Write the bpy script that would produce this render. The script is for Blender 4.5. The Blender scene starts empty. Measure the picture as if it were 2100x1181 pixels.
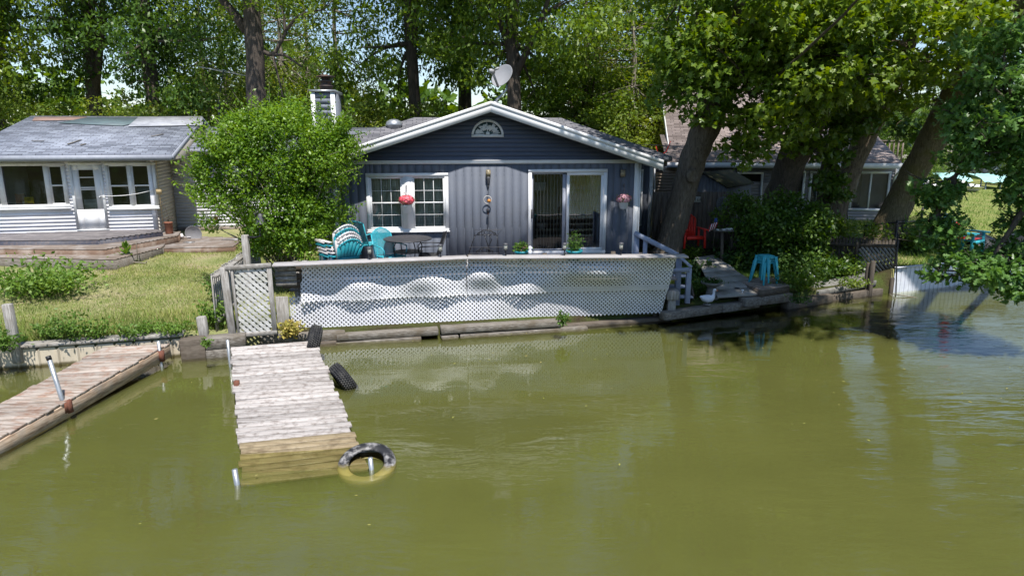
import bpy, math, random
import numpy as np
from mathutils import Vector, Matrix
R = math.radians
scene = bpy.context.scene
C = scene.collection

# ---------------- camera ----------------
PITCH = R(12.5)
CZ = 4.0
cam_d = bpy.data.cameras.new("camera"); cam = bpy.data.objects.new("camera", cam_d); C.objects.link(cam)
cam.location = (0, 0, CZ); cam.rotation_euler = (R(90) - PITCH, 0, 0)
cam_d.lens = 24; cam_d.sensor_width = 36; cam_d.clip_end = 1500; cam_d.clip_start = 0.05
scene.camera = cam
# ---------------- sky, sun, exposure ----------------
SUN_EL, SUN_AZ = 64.5, 15.0        # azimuth measured from straight behind the camera towards +X
w = bpy.data.worlds.new("World"); scene.world = w; w.use_nodes = True
nt = w.node_tree; bg = nt.nodes["Background"]; sky = nt.nodes.new("ShaderNodeTexSky")
sky.sky_type = 'NISHITA'; sky.sun_disc = False; sky.sun_elevation = R(SUN_EL)
sky.sun_rotation = R(180 - SUN_AZ); sky.altitude = 200; sky.air_density = 1.0; sky.dust_density = 0.25; sky.ozone_density = 2.0
nt.links.new(sky.outputs[0], bg.inputs[0]); bg.inputs[1].default_value = 0.108
sd = bpy.data.lights.new("sun", 'SUN'); so = bpy.data.objects.new("sun", sd); C.objects.link(so)
sd.energy = 4.7; sd.angle = R(0.8); sd.color = (1.0, 0.955, 0.89)
sv = Vector((math.sin(R(SUN_AZ)) * math.cos(R(SUN_EL)), -math.cos(R(SUN_AZ)) * math.cos(R(SUN_EL)), math.sin(R(SUN_EL))))
so.rotation_euler = sv.to_track_quat('Z', 'Y').to_euler(); so.location = sv * 60
vs = scene.view_settings; vs.view_transform = 'Standard'; vs.look = 'None'; vs.gamma = 1.0; vs.exposure = 0.55
scene.render.engine = 'CYCLES'
cy = scene.cycles; cy.max_bounces = 8; cy.diffuse_bounces = 3; cy.glossy_bounces = 3; cy.transparent_max_bounces = 16; cy.transmission_bounces = 4
cy.sample_clamp_indirect = 6.0; cy.caustics_reflective = False; cy.caustics_refractive = False

# ---------------- measuring ----------------
_c, _s = math.cos(PITCH), math.sin(PITCH)
def ray(px, py):
    u = (px - 1050) / 1400; v = (590.5 - py) / 1400
    return (u, _c + _s * v, -_s + _c * v)
def atz(px, py, z):
    d = ray(px, py); t = (z - CZ) / d[2]; return Vector((d[0] * t, d[1] * t, z))
def aty(px, py, y):
    d = ray(px, py); t = y / d[1]; return Vector((d[0] * t, y, CZ + d[2] * t))
class Frame:
    def __init__(s, x, y, th, z=0.0):
        s.x, s.y, s.z, s.th = x, y, z, R(th)
    def m(s, px, py, ly=0.0):
        d = ray(px, py); c, q = math.cos(s.th), math.sin(s.th)
        a = -d[0] * q + d[1] * c; b = s.x * q - s.y * c; t = (ly - b) / a
        X, Y = d[0] * t, d[1] * t
        return ((X - s.x) * c + (Y - s.y) * q, CZ + d[2] * t - s.z)
    def w(s, lx, ly, lz=0):
        c, q = math.cos(s.th), math.sin(s.th)
        return Vector((s.x + lx * c - ly * q, s.y + lx * q + ly * c, s.z + lz))

# ---------------- mesh builder ----------------
class MB:
    def __init__(s): s.v = []; s.f = []; s.mi = []; s.bulk = []; s.smooth = False
    def face(s, pts, m=0):
        b = len(s.v); s.v += [tuple(p) for p in pts]; s.f.append(tuple(range(b, b + len(pts)))); s.mi.append(m)
    def hexa(s, p, m=0):
        b = len(s.v); s.v += [tuple(q) for q in p]
        for f in ((0,3,2,1),(4,5,6,7),(0,1,5,4),(1,2,6,5),(2,3,7,6),(3,0,4,7)):
            s.f.append(tuple(b + i for i in f)); s.mi.append(m)
    def box(s, x0, x1, y0, y1, z0, z1, m=0):
        if x0 > x1: x0, x1 = x1, x0
        if y0 > y1: y0, y1 = y1, y0
        if z0 > z1: z0, z1 = z1, z0
        s.hexa([(x0,y0,z0),(x1,y0,z0),(x1,y1,z0),(x0,y1,z0),(x0,y0,z1),(x1,y0,z1),(x1,y1,z1),(x0,y1,z1)], m)
    def beam(s, p0, p1, w, h, up=(0,0,1), m=0, w2=None, h2=None):
        p0 = Vector(p0); p1 = Vector(p1); d = (p1 - p0).normalized(); up = Vector(up)
        a = d.cross(up)
        if a.length < 1e-4: a = d.cross(Vector((1,0,0)))
        a.normalize(); b = a.cross(d).normalized()
        w2 = w if w2 is None else w2; h2 = h if h2 is None else h2
        q = []
        for p, ww, hh in ((p0, w, h), (p1, w2, h2)):
            q += [p - a*ww/2 - b*hh/2, p + a*ww/2 - b*hh/2, p + a*ww/2 + b*hh/2, p - a*ww/2 + b*hh/2]
        s.hexa(q, m)
    def prism(s, poly, vec, m=0):
        vec = Vector(vec); b = len(s.v); n = len(poly)
        s.v += [tuple(Vector(p)) for p in poly] + [tuple(Vector(p) + vec) for p in poly]
        s.f.append(tuple(b + i for i in reversed(range(n)))); s.mi.append(m)
        s.f.append(tuple(b + n + i for i in range(n))); s.mi.append(m)
        for i in range(n):
            j = (i + 1) % n; s.f.append((b+i, b+j, b+n+j, b+n+i)); s.mi.append(m)
    def tube(s, pts, rad, n=8, m=0, cap=True, lump=0.0, rng=None):
        pts = [Vector(p) for p in pts]
        if not hasattr(rad, '__len__'): rad = [rad] * len(pts)
        b = len(s.v); ref = None
        for i, p in enumerate(pts):
            d = (pts[min(i+1, len(pts)-1)] - pts[max(i-1, 0)])
            d = d.normalized() if d.length > 1e-9 else Vector((0,0,1))
            if ref is None:
                ref = d.cross(Vector((0,0,1)))
                if ref.length < 0.1: ref = d.cross(Vector((0,1,0)))
            ref = (ref - d * ref.dot(d)).normalized(); q = d.cross(ref)
            for k in range(n):
                a = 2*math.pi*k/n; r = rad[i]
                if lump and rng: r *= 1 + rng.uniform(-lump, lump)
                s.v.append(tuple(p + ref*math.cos(a)*r + q*math.sin(a)*r))
        for i in range(len(pts)-1):
            for k in range(n):
                k2 = (k+1) % n
                s.f.append((b+i*n+k, b+i*n+k2, b+(i+1)*n+k2, b+(i+1)*n+k)); s.mi.append(m)
        if cap:
            s.f.append(tuple(b+k for k in reversed(range(n)))); s.mi.append(m)
            e = b+(len(pts)-1)*n; s.f.append(tuple(e+k for k in range(n))); s.mi.append(m)
    def lathe(s, prof, c=(0,0,0), n=16, m=0, sx=1, sy=1, M4=None):
        b = len(s.v); c = Vector(c)
        for r, z in prof:
            for k in range(n):
                a = 2*math.pi*k/n; p = Vector((r*math.cos(a)*sx, r*math.sin(a)*sy, z))
                if M4 is not None: p = M4 @ p
                s.v.append(tuple(c + p))
        for i in range(len(prof)-1):
            for k in range(n):
                k2 = (k+1) % n
                s.f.append((b+i*n+k, b+i*n+k2, b+(i+1)*n+k2, b+(i+1)*n+k)); s.mi.append(m)
        s.f.append(tuple(b+k for k in reversed(range(n)))); s.mi.append(m)
        e = b+(len(prof)-1)*n; s.f.append(tuple(e+k for k in range(n))); s.mi.append(m)
    def grid(s, fn, nu, nv, m=0):
        b = len(s.v)
        for i in range(nu+1):
            for j in range(nv+1): s.v.append(tuple(fn(i/nu, j/nv)))
        for i in range(nu):
            for j in range(nv):
                a = b+i*(nv+1)+j; s.f.append((a, a+nv+1, a+nv+2, a+1)); s.mi.append(m)
    def arr(s, V, K, m=0):   # V: (n*K,3) with each K rows one polygon
        s.bulk.append((np.asarray(V, dtype=np.float32).reshape(-1, 3), K, m))
    def mesh(s, name, mats, inv=None, smooth=False):
        me = bpy.data.meshes.new(name)
        V = [np.array(s.v, dtype=np.float32).reshape(-1, 3)]; n0 = len(s.v)
        loops = [np.fromiter((i for f in s.f for i in f), dtype=np.int32)]
        lens = [np.array([len(f) for f in s.f], dtype=np.int32)]; mi = [np.array(s.mi, dtype=np.int32)]
        for B, K, m in s.bulk:
            V.append(B); loops.append(np.arange(n0, n0+len(B), dtype=np.int32)); n0 += len(B)
            lens.append(np.full(len(B)//K, K, dtype=np.int32)); mi.append(np.full(len(B)//K, m, dtype=np.int32))
        V = np.concatenate(V); loops = np.concatenate(loops); lens = np.concatenate(lens); mi = np.concatenate(mi)
        if inv is not None:
            A = np.array(inv); V = V @ A[:3,:3].T + A[:3,3]
        me.vertices.add(len(V)); me.vertices.foreach_set('co', np.ascontiguousarray(V, dtype=np.float32).ravel())
        me.loops.add(len(loops)); me.loops.foreach_set('vertex_index', loops)
        me.polygons.add(len(lens)); st = np.zeros(len(lens), dtype=np.int32); st[1:] = np.cumsum(lens)[:-1]
        me.polygons.foreach_set('loop_start', st)
        me.polygons.foreach_set('material_index', mi)
        if smooth or s.smooth: me.polygons.foreach_set('use_smooth', np.ones(len(lens), dtype=bool))
        me.update(calc_edges=True)
        for mt in (mats if isinstance(mats, (list, tuple)) else [mats]): me.materials.append(mt)
        return me

WM = {}
def tag(o, label=None, cat=None, group=None, kind=None):
    if label: o['label'] = label
    if cat: o['category'] = cat
    if group: o['group'] = group
    if kind: o['kind'] = kind
    return o
def thing(name, label, cat, loc=(0,0,0), rz=0.0, group=None, kind=None):
    o = bpy.data.objects.new(name, None); C.objects.link(o); o.empty_display_size = 0.2
    o.location = loc; o.rotation_euler = (0, 0, rz)
    WM[o.name] = Matrix.Translation(Vector(loc)) @ Matrix.Rotation(rz, 4, 'Z')
    return tag(o, label, cat, group, kind)
def bevel(o, wd, seg=1):
    md = o.modifiers.new('bevel', 'BEVEL'); md.width = wd; md.segments = seg; md.limit_method = 'ANGLE'; md.angle_limit = R(50)
def part(name, mb, mats, parent, label=None, world=False, smooth=False, bv=0, kind=None):
    inv = WM[parent.name].inverted() if world else None
    o = bpy.data.objects.new(name, mb.mesh(name, mats, inv, smooth)); C.objects.link(o); o.parent = parent
    WM[o.name] = WM[parent.name]
    if label: o['label'] = label
    if kind: o['kind'] = kind
    if bv: bevel(o, bv)
    return o
def solo(name, mb, mats, label=None, cat=None, group=None, kind=None, smooth=False, bv=0):
    P = [np.array(mb.v, dtype=np.float32).reshape(-1,3)] + [b[0] for b in mb.bulk]; P = np.concatenate(P)
    lo, hi = P.min(0), P.max(0); org = Vector((float((lo[0]+hi[0])/2), float((lo[1]+hi[1])/2), float(lo[2])))
    if kind == 'structure': org = Vector((0,0,0))
    o = bpy.data.objects.new(name, mb.mesh(name, mats, Matrix.Translation(-org), smooth)); o.location = org
    C.objects.link(o); WM[o.name] = Matrix.Translation(org)
    if bv: bevel(o, bv)
    return tag(o, label, cat, group, kind)
def copy_tree(o, loc=None, rz=None, sc=None, label=None, parent=None):
    c = o.copy(); C.objects.link(c)
    if parent: c.parent = parent
    if loc is not None: c.location = loc
    if rz is not None: c.rotation_euler = (0, 0, rz)
    if sc is not None: c.scale = sc if hasattr(sc, '__len__') else (sc,)*3
    if label: c['label'] = label
    for ch in [k for k in o.children]: copy_tree(ch, parent=c)
    return c

# ---------------- materials ----------------
def newmat(name):
    m = bpy.data.materials.new(name); m.use_nodes = True; nt = m.node_tree; nt.nodes.clear()
    out = nt.nodes.new('ShaderNodeOutputMaterial'); return m, nt, out
def N(nt, t, **kw):
    n = nt.nodes.new('ShaderNode' + t)
    for k, v in kw.items():
        if k.startswith('i_'):
            key = k[2:].replace('_', ' '); n.inputs[key].default_value = v
        else: setattr(n, k, v)
    return n
def L(nt, a, b): nt.links.new(a, b)
def col4(c): return (c[0], c[1], c[2], 1)
def ramp(nt, fac, stops):
    r = N(nt, 'ValToRGB'); e = r.color_ramp.elements
    while len(e) < len(stops): e.new(0.5)
    for i, (p, c) in enumerate(stops): e[i].position = p; e[i].color = col4(c)
    L(nt, fac, r.inputs[0]); return r.outputs[0]
def coords(nt, scale, kind='Object', rot=(0,0,0)):
    tc = N(nt, 'TexCoord'); mp = N(nt, 'Mapping'); mp.inputs['Scale'].default_value = scale; mp.inputs['Rotation'].default_value = rot
    L(nt, tc.outputs[kind], mp.inputs['Vector']); return mp.outputs[0]
def noise(nt, vec, scale, detail=5, rough=0.6, out=0, dist=0.0):
    n = N(nt, 'TexNoise'); n.inputs['Scale'].default_value = scale; n.inputs['Detail'].default_value = detail; n.inputs['Roughness'].default_value = rough
    n.inputs['Distortion'].default_value = dist
    if vec is not None: L(nt, vec, n.inputs['Vector'])
    return n.outputs[out]
def mixc(nt, fac, a, b, mode='MIX'):
    m = N(nt, 'Mix', data_type='RGBA', blend_type=mode)
    for sock, v in ((m.inputs[0], fac), (m.inputs[6], a), (m.inputs[7], b)):
        if hasattr(v, 'default_value') or hasattr(v, 'is_linked'): L(nt, v, sock)
        elif hasattr(v, '__len__'): sock.default_value = col4(v)
        else: sock.default_value = v
    return m.outputs[2]
def mathn(nt, op, a, b=0.0, clamp=False):
    m = N(nt, 'Math', operation=op, use_clamp=clamp)
    for i, v in enumerate((a, b)):
        if hasattr(v, 'is_linked'): L(nt, v, m.inputs[i])
        else: m.inputs[i].default_value = v
    return m.outputs[0]
def surf(name, a, b=None, scale=(1,1,1), ns=6, rough=0.6, bump=0.15, island=0.0, metal=0.0, spec=0.4, dirt=None, dscale=1.5, damt=0.5, bdist=0.01, lo=0.35, hi=0.65, dist=0.0):
    """base colour wandering between a and b on stretched noise; per-piece brightness; optional stains"""
    m, nt, out = newmat(name); p = N(nt, 'BsdfPrincipled')
    b = b or tuple(x*0.8 for x in a)
    vec = coords(nt, scale); f = noise(nt, vec, ns, 7, 0.62, dist=dist)
    c = ramp(nt, f, [(lo, b), (hi, a)])
    if dirt:
        f2 = noise(nt, coords(nt, (1,1,1)), dscale, 5, 0.65)
        fr = ramp(nt, f2, [(0.48, (0,0,0)), (0.68, (damt,)*3)])
        c = mixc(nt, fr, c, dirt)
    if island:
        g = N(nt, 'NewGeometry'); mr = N(nt, 'MapRange'); mr.inputs[3].default_value = 1-island; mr.inputs[4].default_value = 1+island
        L(nt, g.outputs['Random Per Island'], mr.inputs[0])
        hs = N(nt, 'HueSaturation'); L(nt, mr.outputs[0], hs.inputs['Value']); L(nt, c, hs.inputs['Color']); c = hs.outputs[0]
    L(nt, c, p.inputs['Base Color']); p.inputs['Roughness'].default_value = rough; p.inputs['Metallic'].default_value = metal
    p.inputs['Specular IOR Level'].default_value = spec
    if bump:
        bm = N(nt, 'Bump'); bm.inputs['Strength'].default_value = bump; bm.inputs['Distance'].default_value = bdist
        L(nt, f, bm.inputs['Height']); L(nt, bm.outputs[0], p.inputs['Normal'])
    L(nt, p.outputs[0], out.inputs[0]); return m
def leafmat(name, cols, trans=0.35, rough=0.5, spec=0.35):
    m, nt, out = newmat(name); p = N(nt, 'BsdfPrincipled'); g = N(nt, 'NewGeometry')
    n = len(cols); c = ramp(nt, g.outputs['Random Per Island'], [(i/(n-1), cc) for i, cc in enumerate(cols)])
    f = noise(nt, coords(nt, (1,1,1)), 0.9, 3)
    c2 = mixc(nt, 0.75, c, ramp(nt, f, [(0.35, (0.62,0.72,0.55)), (0.65, (1.25,1.15,1.05))]), 'MULTIPLY')
    oi = N(nt, 'ObjectInfo'); c2 = mixc(nt, 1.0, c2, ramp(nt, oi.outputs['Random'], [(0.0,(0.72,0.78,0.85)),(0.5,(1.0,1.0,1.0)),(1.0,(1.30,1.15,0.9))]), 'MULTIPLY')
    L(nt, c2, p.inputs['Base Color']); p.inputs['Roughness'].default_value = rough; p.inputs['Specular IOR Level'].default_value = spec
    t = N(nt, 'BsdfTranslucent'); hs = N(nt, 'HueSaturation'); hs.inputs['Hue'].default_value = 0.485; hs.inputs['Saturation'].default_value = 1.15; hs.inputs['Value'].default_value = 1.3
    L(nt, c2, hs.inputs['Color']); L(nt, hs.outputs[0], t.inputs['Color'])
    mx = N(nt, 'MixShader'); mx.inputs[0].default_value = trans; L(nt, p.outputs[0], mx.inputs[1]); L(nt, t.outputs[0], mx.inputs[2])
    L(nt, mx.outputs[0], out.inputs[0]); return m
def shingles(name, cols, mortar, bw=0.32, rh=0.14, axis='xy', slopefac=1.0):
    m, nt, out = newmat(name); p = N(nt, 'BsdfPrincipled')
    tc = N(nt, 'TexCoord'); sp = N(nt, 'SeparateXYZ'); L(nt, tc.outputs['Object'], sp.inputs[0]); cb = N(nt, 'CombineXYZ')
    a, b = (0, 1) if axis == 'xy' else (1, 0)
    L(nt, sp.outputs[a], cb.inputs[0]); L(nt, mathn(nt, 'MULTIPLY', sp.outputs[b], slopefac), cb.inputs[1])
    br = N(nt, 'TexBrick'); br.offset = 0.37; br.squash = 1.0; L(nt, cb.outputs[0], br.inputs['Vector'])
    br.inputs['Color1'].default_value = (0,0,0,1); br.inputs['Color2'].default_value = (1,1,1,1); br.inputs['Mortar'].default_value = (0.5,0.5,0.5,1)
    br.inputs['Scale'].default_value = 1; br.inputs['Mortar Size'].default_value = 0.012; br.inputs['Mortar Smooth'].default_value = 0.3
    br.inputs['Brick Width'].default_value = bw; br.inputs['Row Height'].default_value = rh
    c = ramp(nt, br.outputs['Color'], [(i/(len(cols)-1), q) for i, q in enumerate(cols)])
    f = noise(nt, coords(nt, (1,1,1)), 60, 3); c = mixc(nt, 0.6, c, ramp(nt, f, [(0.3,(0.6,0.6,0.6)),(0.7,(1.35,1.35,1.35))]), 'MULTIPLY')
    f3 = noise(nt, coords(nt, (1,1,1)), 1.1, 4); c = mixc(nt, 0.5, c, ramp(nt, f3, [(0.3,(0.75,0.75,0.75)),(0.7,(1.2,1.2,1.2))]), 'MULTIPLY')
    c = mixc(nt, br.outputs['Fac'], c, mortar)
    L(nt, c, p.inputs['Base Color']); p.inputs['Roughness'].default_value = 0.9
    bm = N(nt, 'Bump'); bm.inputs['Strength'].default_value = 0.5; bm.inputs['Distance'].default_value = 0.012; bm.invert = True
    L(nt, br.outputs['Fac'], bm.inputs['Height']); L(nt, bm.outputs[0], p.inputs['Normal'])
    L(nt, p.outputs[0], out.inputs[0]); return m
def glassmat(name, tint=(0.8,0.85,0.85), refl=0.08):
    m, nt, out = newmat(name); g = N(nt, 'BsdfGlossy'); g.inputs['Roughness'].default_value = 0.012
    g.inputs['Color'].default_value = (1,1,1,1)
    bm = N(nt, 'Bump'); bm.inputs['Strength'].default_value = 0.06; bm.inputs['Distance'].default_value = 0.02
    L(nt, noise(nt, coords(nt, (1,1,1)), 1.3, 2), bm.inputs['Height']); L(nt, bm.outputs[0], g.inputs['Normal'])
    t = N(nt, 'BsdfTransparent'); t.inputs['Color'].default_value = col4(tint)
    fr = N(nt, 'Fresnel'); fr.inputs['IOR'].default_value = 1.6
    fac = mathn(nt, 'ADD', fr.outputs[0], refl, True)
    mx = N(nt, 'MixShader'); L(nt, fac, mx.inputs[0]); L(nt, t.outputs[0], mx.inputs[1]); L(nt, g.outputs[0], mx.inputs[2])
    L(nt, mx.outputs[0], out.inputs[0]); return m

M = {}
M['t111'] = surf('charcoal_siding', (0.118,0.133,0.168), (0.104,0.117,0.148), (9,9,1), 9, 0.75, 0.06, dirt=(0.15,0.16,0.18), dscale=1.2, damt=.4)
M['lap_dark'] = surf('dark_lap_siding', (0.085,0.105,0.155), (0.065,0.082,0.125), (1,9,20), 5, 0.7, 0.2)
M['white'] = surf('white_paint', (0.80,0.80,0.80), (0.72,0.73,0.74), (2,2,2), 3, 0.5, 0.05, dirt=(0.45,0.44,0.40), dscale=5, damt=0.35)
M['white_clean'] = surf('white_vinyl', (0.82,0.82,0.83), (0.78,0.78,0.79), (1,1,1), 3, 0.35, 0.02)
M['grey_trim'] = surf('grey_trim', (0.34,0.36,0.42), (0.28,0.30,0.36), (3,3,3), 4, 0.6, 0.1)
M['vinyl'] = surf('vinyl_siding', (0.86,0.86,0.90), (0.78,0.78,0.83), (1,1,6), 3, 0.5, 0.03, dirt=(0.5,0.5,0.47), dscale=2.5, damt=0.35)
M['vinyl_cream'] = surf('cream_siding', (0.50,0.47,0.42), (0.44,0.41,0.37), (1,1,6), 3, 0.55, 0.03)
M['beige'] = surf('beige_siding', (0.50,0.40,0.31), (0.43,0.34,0.26), (1,1,8), 3, 0.6, 0.05)
M['taupe'] = surf('taupe_siding', (0.34,0.32,0.34), (0.28,0.27,0.29), (1,1,8), 3, 0.6, 0.05)
M['roof_grey'] = shingles('grey_shingles', [(0.11,0.125,0.16),(0.21,0.23,0.285),(0.30,0.33,0.395),(0.155,0.17,0.215)], (0.08,0.085,0.10), 0.34, 0.145)
M['roof_dark'] = shingles('charcoal_shingles', [(0.10,0.10,0.115),(0.19,0.185,0.20),(0.14,0.14,0.15)], (0.04,0.04,0.045), 0.33, 0.14, 'yx')
M['roof_dark2'] = shingles('charcoal_shingles_back', [(0.10,0.10,0.115),(0.19,0.185,0.20),(0.14,0.14,0.15)], (0.04,0.04,0.045), 0.33, 0.14)
M['roof_brown'] = shingles('brown_shingles', [(0.17,0.135,0.125),(0.33,0.27,0.255),(0.24,0.195,0.185)], (0.09,0.07,0.065), 0.33, 0.13, slopefac=1.3)
M['moss_roof'] = surf('mossy_roof', (0.035,0.038,0.016), (0.022,0.018,0.014), (4,4,4), 3, 0.95, 0.5, dirt=(0.07,0.085,0.02), dscale=4)
M['dockwood'] = surf('bleached_dock_wood', (0.415,0.385,0.365), (0.17,0.14,0.12), (0.45,15,15), 2.6, 0.85, 0.5, island=0.22, dirt=(0.10,0.07,0.055), dscale=11, damt=0.6, lo=0.30, hi=0.50)
M['dockwood_y'] = surf('brown_bleached_dock_wood', (0.38,0.33,0.29), (0.17,0.125,0.09), (0.45,15,15), 2.6, 0.85, 0.5, island=0.22, dirt=(0.22,0.10,0.055), dscale=6, damt=0.75, lo=0.34, hi=0.56)
M['dockwet'] = surf('wet_dock_wood', (0.31,0.25,0.16), (0.19,0.145,0.085), (1,14,14), 2.5, 0.35, 0.3, island=0.2, dirt=(0.10,0.07,0.04), dscale=5, damt=0.7)
M['grain_x'] = surf('weathered_grey_wood', (0.36,0.345,0.325), (0.15,0.135,0.12), (1.5,16,16), 3, 0.85, 0.5, island=0.15, dirt=(0.12,0.10,0.07), dscale=3, damt=0.6)
M['grain_z'] = surf('weathered_grey_post', (0.40,0.385,0.365), (0.18,0.165,0.15), (16,16,1.5), 3, 0.85, 0.5, island=0.12, dirt=(0.14,0.12,0.09), dscale=3, damt=0.5)
M['timber'] = surf('old_timber', (0.235,0.215,0.19), (0.085,0.072,0.058), (1.5,14,14), 2.6, 0.9, 0.8, island=0.15, dirt=(0.10,0.08,0.055), dscale=2.5, damt=0.8)
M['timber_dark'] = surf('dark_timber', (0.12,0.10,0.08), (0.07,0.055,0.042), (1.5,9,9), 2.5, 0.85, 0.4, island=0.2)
M['brownwood'] = surf('brown_deck_wood', (0.18,0.112,0.075), (0.11,0.068,0.046), (1.2,12,12), 2.5, 0.75, 0.35, island=0.18, dirt=(0.30,0.25,0.21), dscale=2.5, damt=0.75)
M['brownwood_top'] = surf('weathered_deck_top', (0.27,0.22,0.185), (0.15,0.115,0.09), (1.2,12,12), 2.5, 0.8, 0.35, island=0.15, dirt=(0.38,0.35,0.33), dscale=2.5, damt=0.8)
M['greydeck'] = surf('grey_painted_deck', (0.20,0.185,0.19), (0.13,0.115,0.115), (1.2,12,12), 2.5, 0.7, 0.3, island=0.12, dirt=(0.32,0.29,0.28), dscale=3, damt=0.6)
M['bluepaint'] = surf('flaking_blue_grey_paint', (0.045,0.05,0.075), (0.03,0.033,0.05), (2,6,6), 3, 0.6, 0.3, dirt=(0.14,0.10,0.085), dscale=14, damt=0.5)
M['fencewood'] = surf('brown_fence_wood', (0.20,0.165,0.14), (0.11,0.085,0.07), (10,10,1), 2.5, 0.9, 0.4, island=0.25)  # plain brown of the fence and railing boards
M['fencewood_dark'] = surf('dark_fence_wood', (0.09,0.075,0.06), (0.045,0.037,0.03), (10,10,1), 2.5, 0.9, 0.4, island=0.25)
M['shedwood'] = surf('shed_boards', (0.21,0.215,0.23), (0.13,0.13,0.14), (10,10,1), 2.5, 0.9, 0.4, island=0.12)
M['railpaint'] = surf('blue_grey_rail_paint', (0.30,0.34,0.44), (0.23,0.26,0.34), (3,3,3), 3, 0.6, 0.15)
M['bark'] = surf('grey_bark', (0.20,0.165,0.125), (0.085,0.066,0.05), (5,5,1.0), 5, 0.95, 0.9, bdist=0.05, dist=0.6)
M['bark_dark'] = surf('dark_bark', (0.13,0.105,0.085), (0.055,0.044,0.036), (6,6,1.0), 4, 0.95, 0.9, bdist=0.05, dist=0.5)
M['bark_pale'] = surf('pale_bark', (0.32,0.29,0.24), (0.16,0.13,0.10), (5,5,1.2), 4, 0.9, 0.5, bdist=0.03)
M['bark_tan'] = surf('tan_ridged_bark', (0.33,0.26,0.19), (0.13,0.10,0.07), (5.5,5.5,1.1), 5, 0.95, 1.0, bdist=0.06, dist=0.7)
M['bark_moss'] = surf('mossy_bark', (0.27,0.215,0.13), (0.10,0.085,0.045), (5.5,5.5,1.1), 5, 0.95, 1.0, bdist=0.06, dist=0.7, dirt=(0.15,0.14,0.035), dscale=1.5, damt=0.7)
M['lat'] = surf('white_lattice', (0.80,0.80,0.84), (0.72,0.72,0.77), (1,1,1), 3, 0.45, 0.02, dirt=(0.5,0.52,0.46), dscale=1.8, damt=0.3)
M['lat_gate'] = surf('worn_white_lattice', (0.66,0.65,0.63), (0.50,0.49,0.46), (2,2,2), 5, 0.7, 0.1, dirt=(0.25,0.26,0.14), dscale=4, damt=0.6)
M['teal'] = surf('teal_plastic', (0.022,0.30,0.36), (0.018,0.25,0.31), (1,1,1), 3, 0.4, 0.0, dirt=(0.2,0.45,0.47), dscale=7, damt=0.2)
M['tealpaint'] = surf('teal_metal', (0.05,0.42,0.50), (0.04,0.36,0.44), (1,1,1), 4, 0.35, 0.0)
M['whiteplastic'] = surf('dirty_white_plastic', (0.72,0.70,0.70), (0.58,0.55,0.56), (1,1,1), 4, 0.5, 0.0, dirt=(0.45,0.30,0.20), dscale=9, damt=0.4)
M['black'] = surf('black_metal', (0.022,0.022,0.025), (0.015,0.015,0.017), (1,1,1), 5, 0.45, 0.05)
M['darkgrey'] = surf('dark_grey_metal', (0.09,0.09,0.10), (0.06,0.06,0.07), (1,1,1), 5, 0.5, 0.05)
M['galv'] = surf('galvanised_steel', (0.45,0.47,0.49), (0.30,0.32,0.34), (2,2,2), 5, 0.4, 0.05, metal=0.6)
M['rust'] = surf('rusty_steel', (0.20,0.075,0.045), (0.10,0.04,0.028), (3,3,3), 5, 0.85, 0.3)
M['dish'] = surf('grey_dish', (0.34,0.34,0.355), (0.30,0.30,0.31), (1,1,1), 3, 0.45, 0.0)
M['rubber'] = surf('tyre_rubber', (0.022,0.022,0.024), (0.013,0.013,0.015), (1,1,1), 9, 0.6, 0.1, dirt=(0.09,0.085,0.075), dscale=9, damt=0.5)
M['rubber_scuffed'] = surf('scuffed_tyre_rubber', (0.03,0.03,0.033), (0.014,0.014,0.016), (1,1,1), 9, 0.45, 0.15, dirt=(0.55,0.53,0.52), dscale=9, damt=0.55)
def fouled(m, zw, colr=(0.33,0.27,0.12)):
    nt = m.node_tree; p = [n for n in nt.nodes if n.type == 'BSDF_PRINCIPLED'][0]; src = p.inputs['Base Color'].links[0].from_socket
    tc = N(nt, 'TexCoord'); sp = N(nt, 'SeparateXYZ'); L(nt, tc.outputs['Object'], sp.inputs[0]); nz = noise(nt, tc.outputs['Object'], 9, 3)
    z = mathn(nt, 'ADD', sp.outputs[2], mathn(nt, 'MULTIPLY', nz, 0.05)); mr = N(nt, 'MapRange'); mr.inputs[1].default_value = zw+.045; mr.inputs[2].default_value = zw; L(nt, z, mr.inputs[0])
    L(nt, mixc(nt, mr.outputs[0], src, colr), p.inputs['Base Color'])
fouled(M['rubber_scuffed'], 0.055)
M['terracotta'] = surf('rusty_pot', (0.30,0.12,0.07), (0.2,0.08,0.05), (2,2,2), 4, 0.8, 0.1)
M['red'] = surf('red_plastic', (0.80,0.04,0.025), (0.7,0.03,0.02), (1,1,1), 4, 0.4, 0.0)
M['redflower'] = surf('red_petals', (0.75,0.035,0.07), (0.78,0.22,0.26), (1,1,1), 22, 0.6, 0.0, island=0.3)
M['pinkflower'] = surf('pink_petals', (0.62,0.22,0.30), (0.55,0.35,0.36), (1,1,1), 22, 0.6, 0.0, island=0.3)
M['stone'] = surf('grey_stone', (0.22,0.215,0.20), (0.12,0.115,0.105), (1,1,1), 9, 0.9, 0.5)
M['rock'] = surf('pavers', (0.36,0.34,0.31), (0.24,0.23,0.21), (1,1,1), 4, 0.9, 0.3, island=0.1, dirt=(0.14,0.13,0.09), dscale=3, damt=0.6)
M['seawall'] = surf('beige_vinyl_wall', (0.66,0.58,0.46), (0.56,0.49,0.38), (3,3,1), 3, 0.5, 0.05, dirt=(0.30,0.24,0.16), dscale=2, damt=0.5)
fouled(M['seawall'], 0.045, (0.12,0.10,0.05))
M['metalwall'] = surf('white_steel_wall', (0.76,0.79,0.86), (0.66,0.69,0.77), (1,1,2), 4, 0.5, 0.03, dirt=(0.42,0.40,0.38), dscale=2, damt=0.4)
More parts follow.
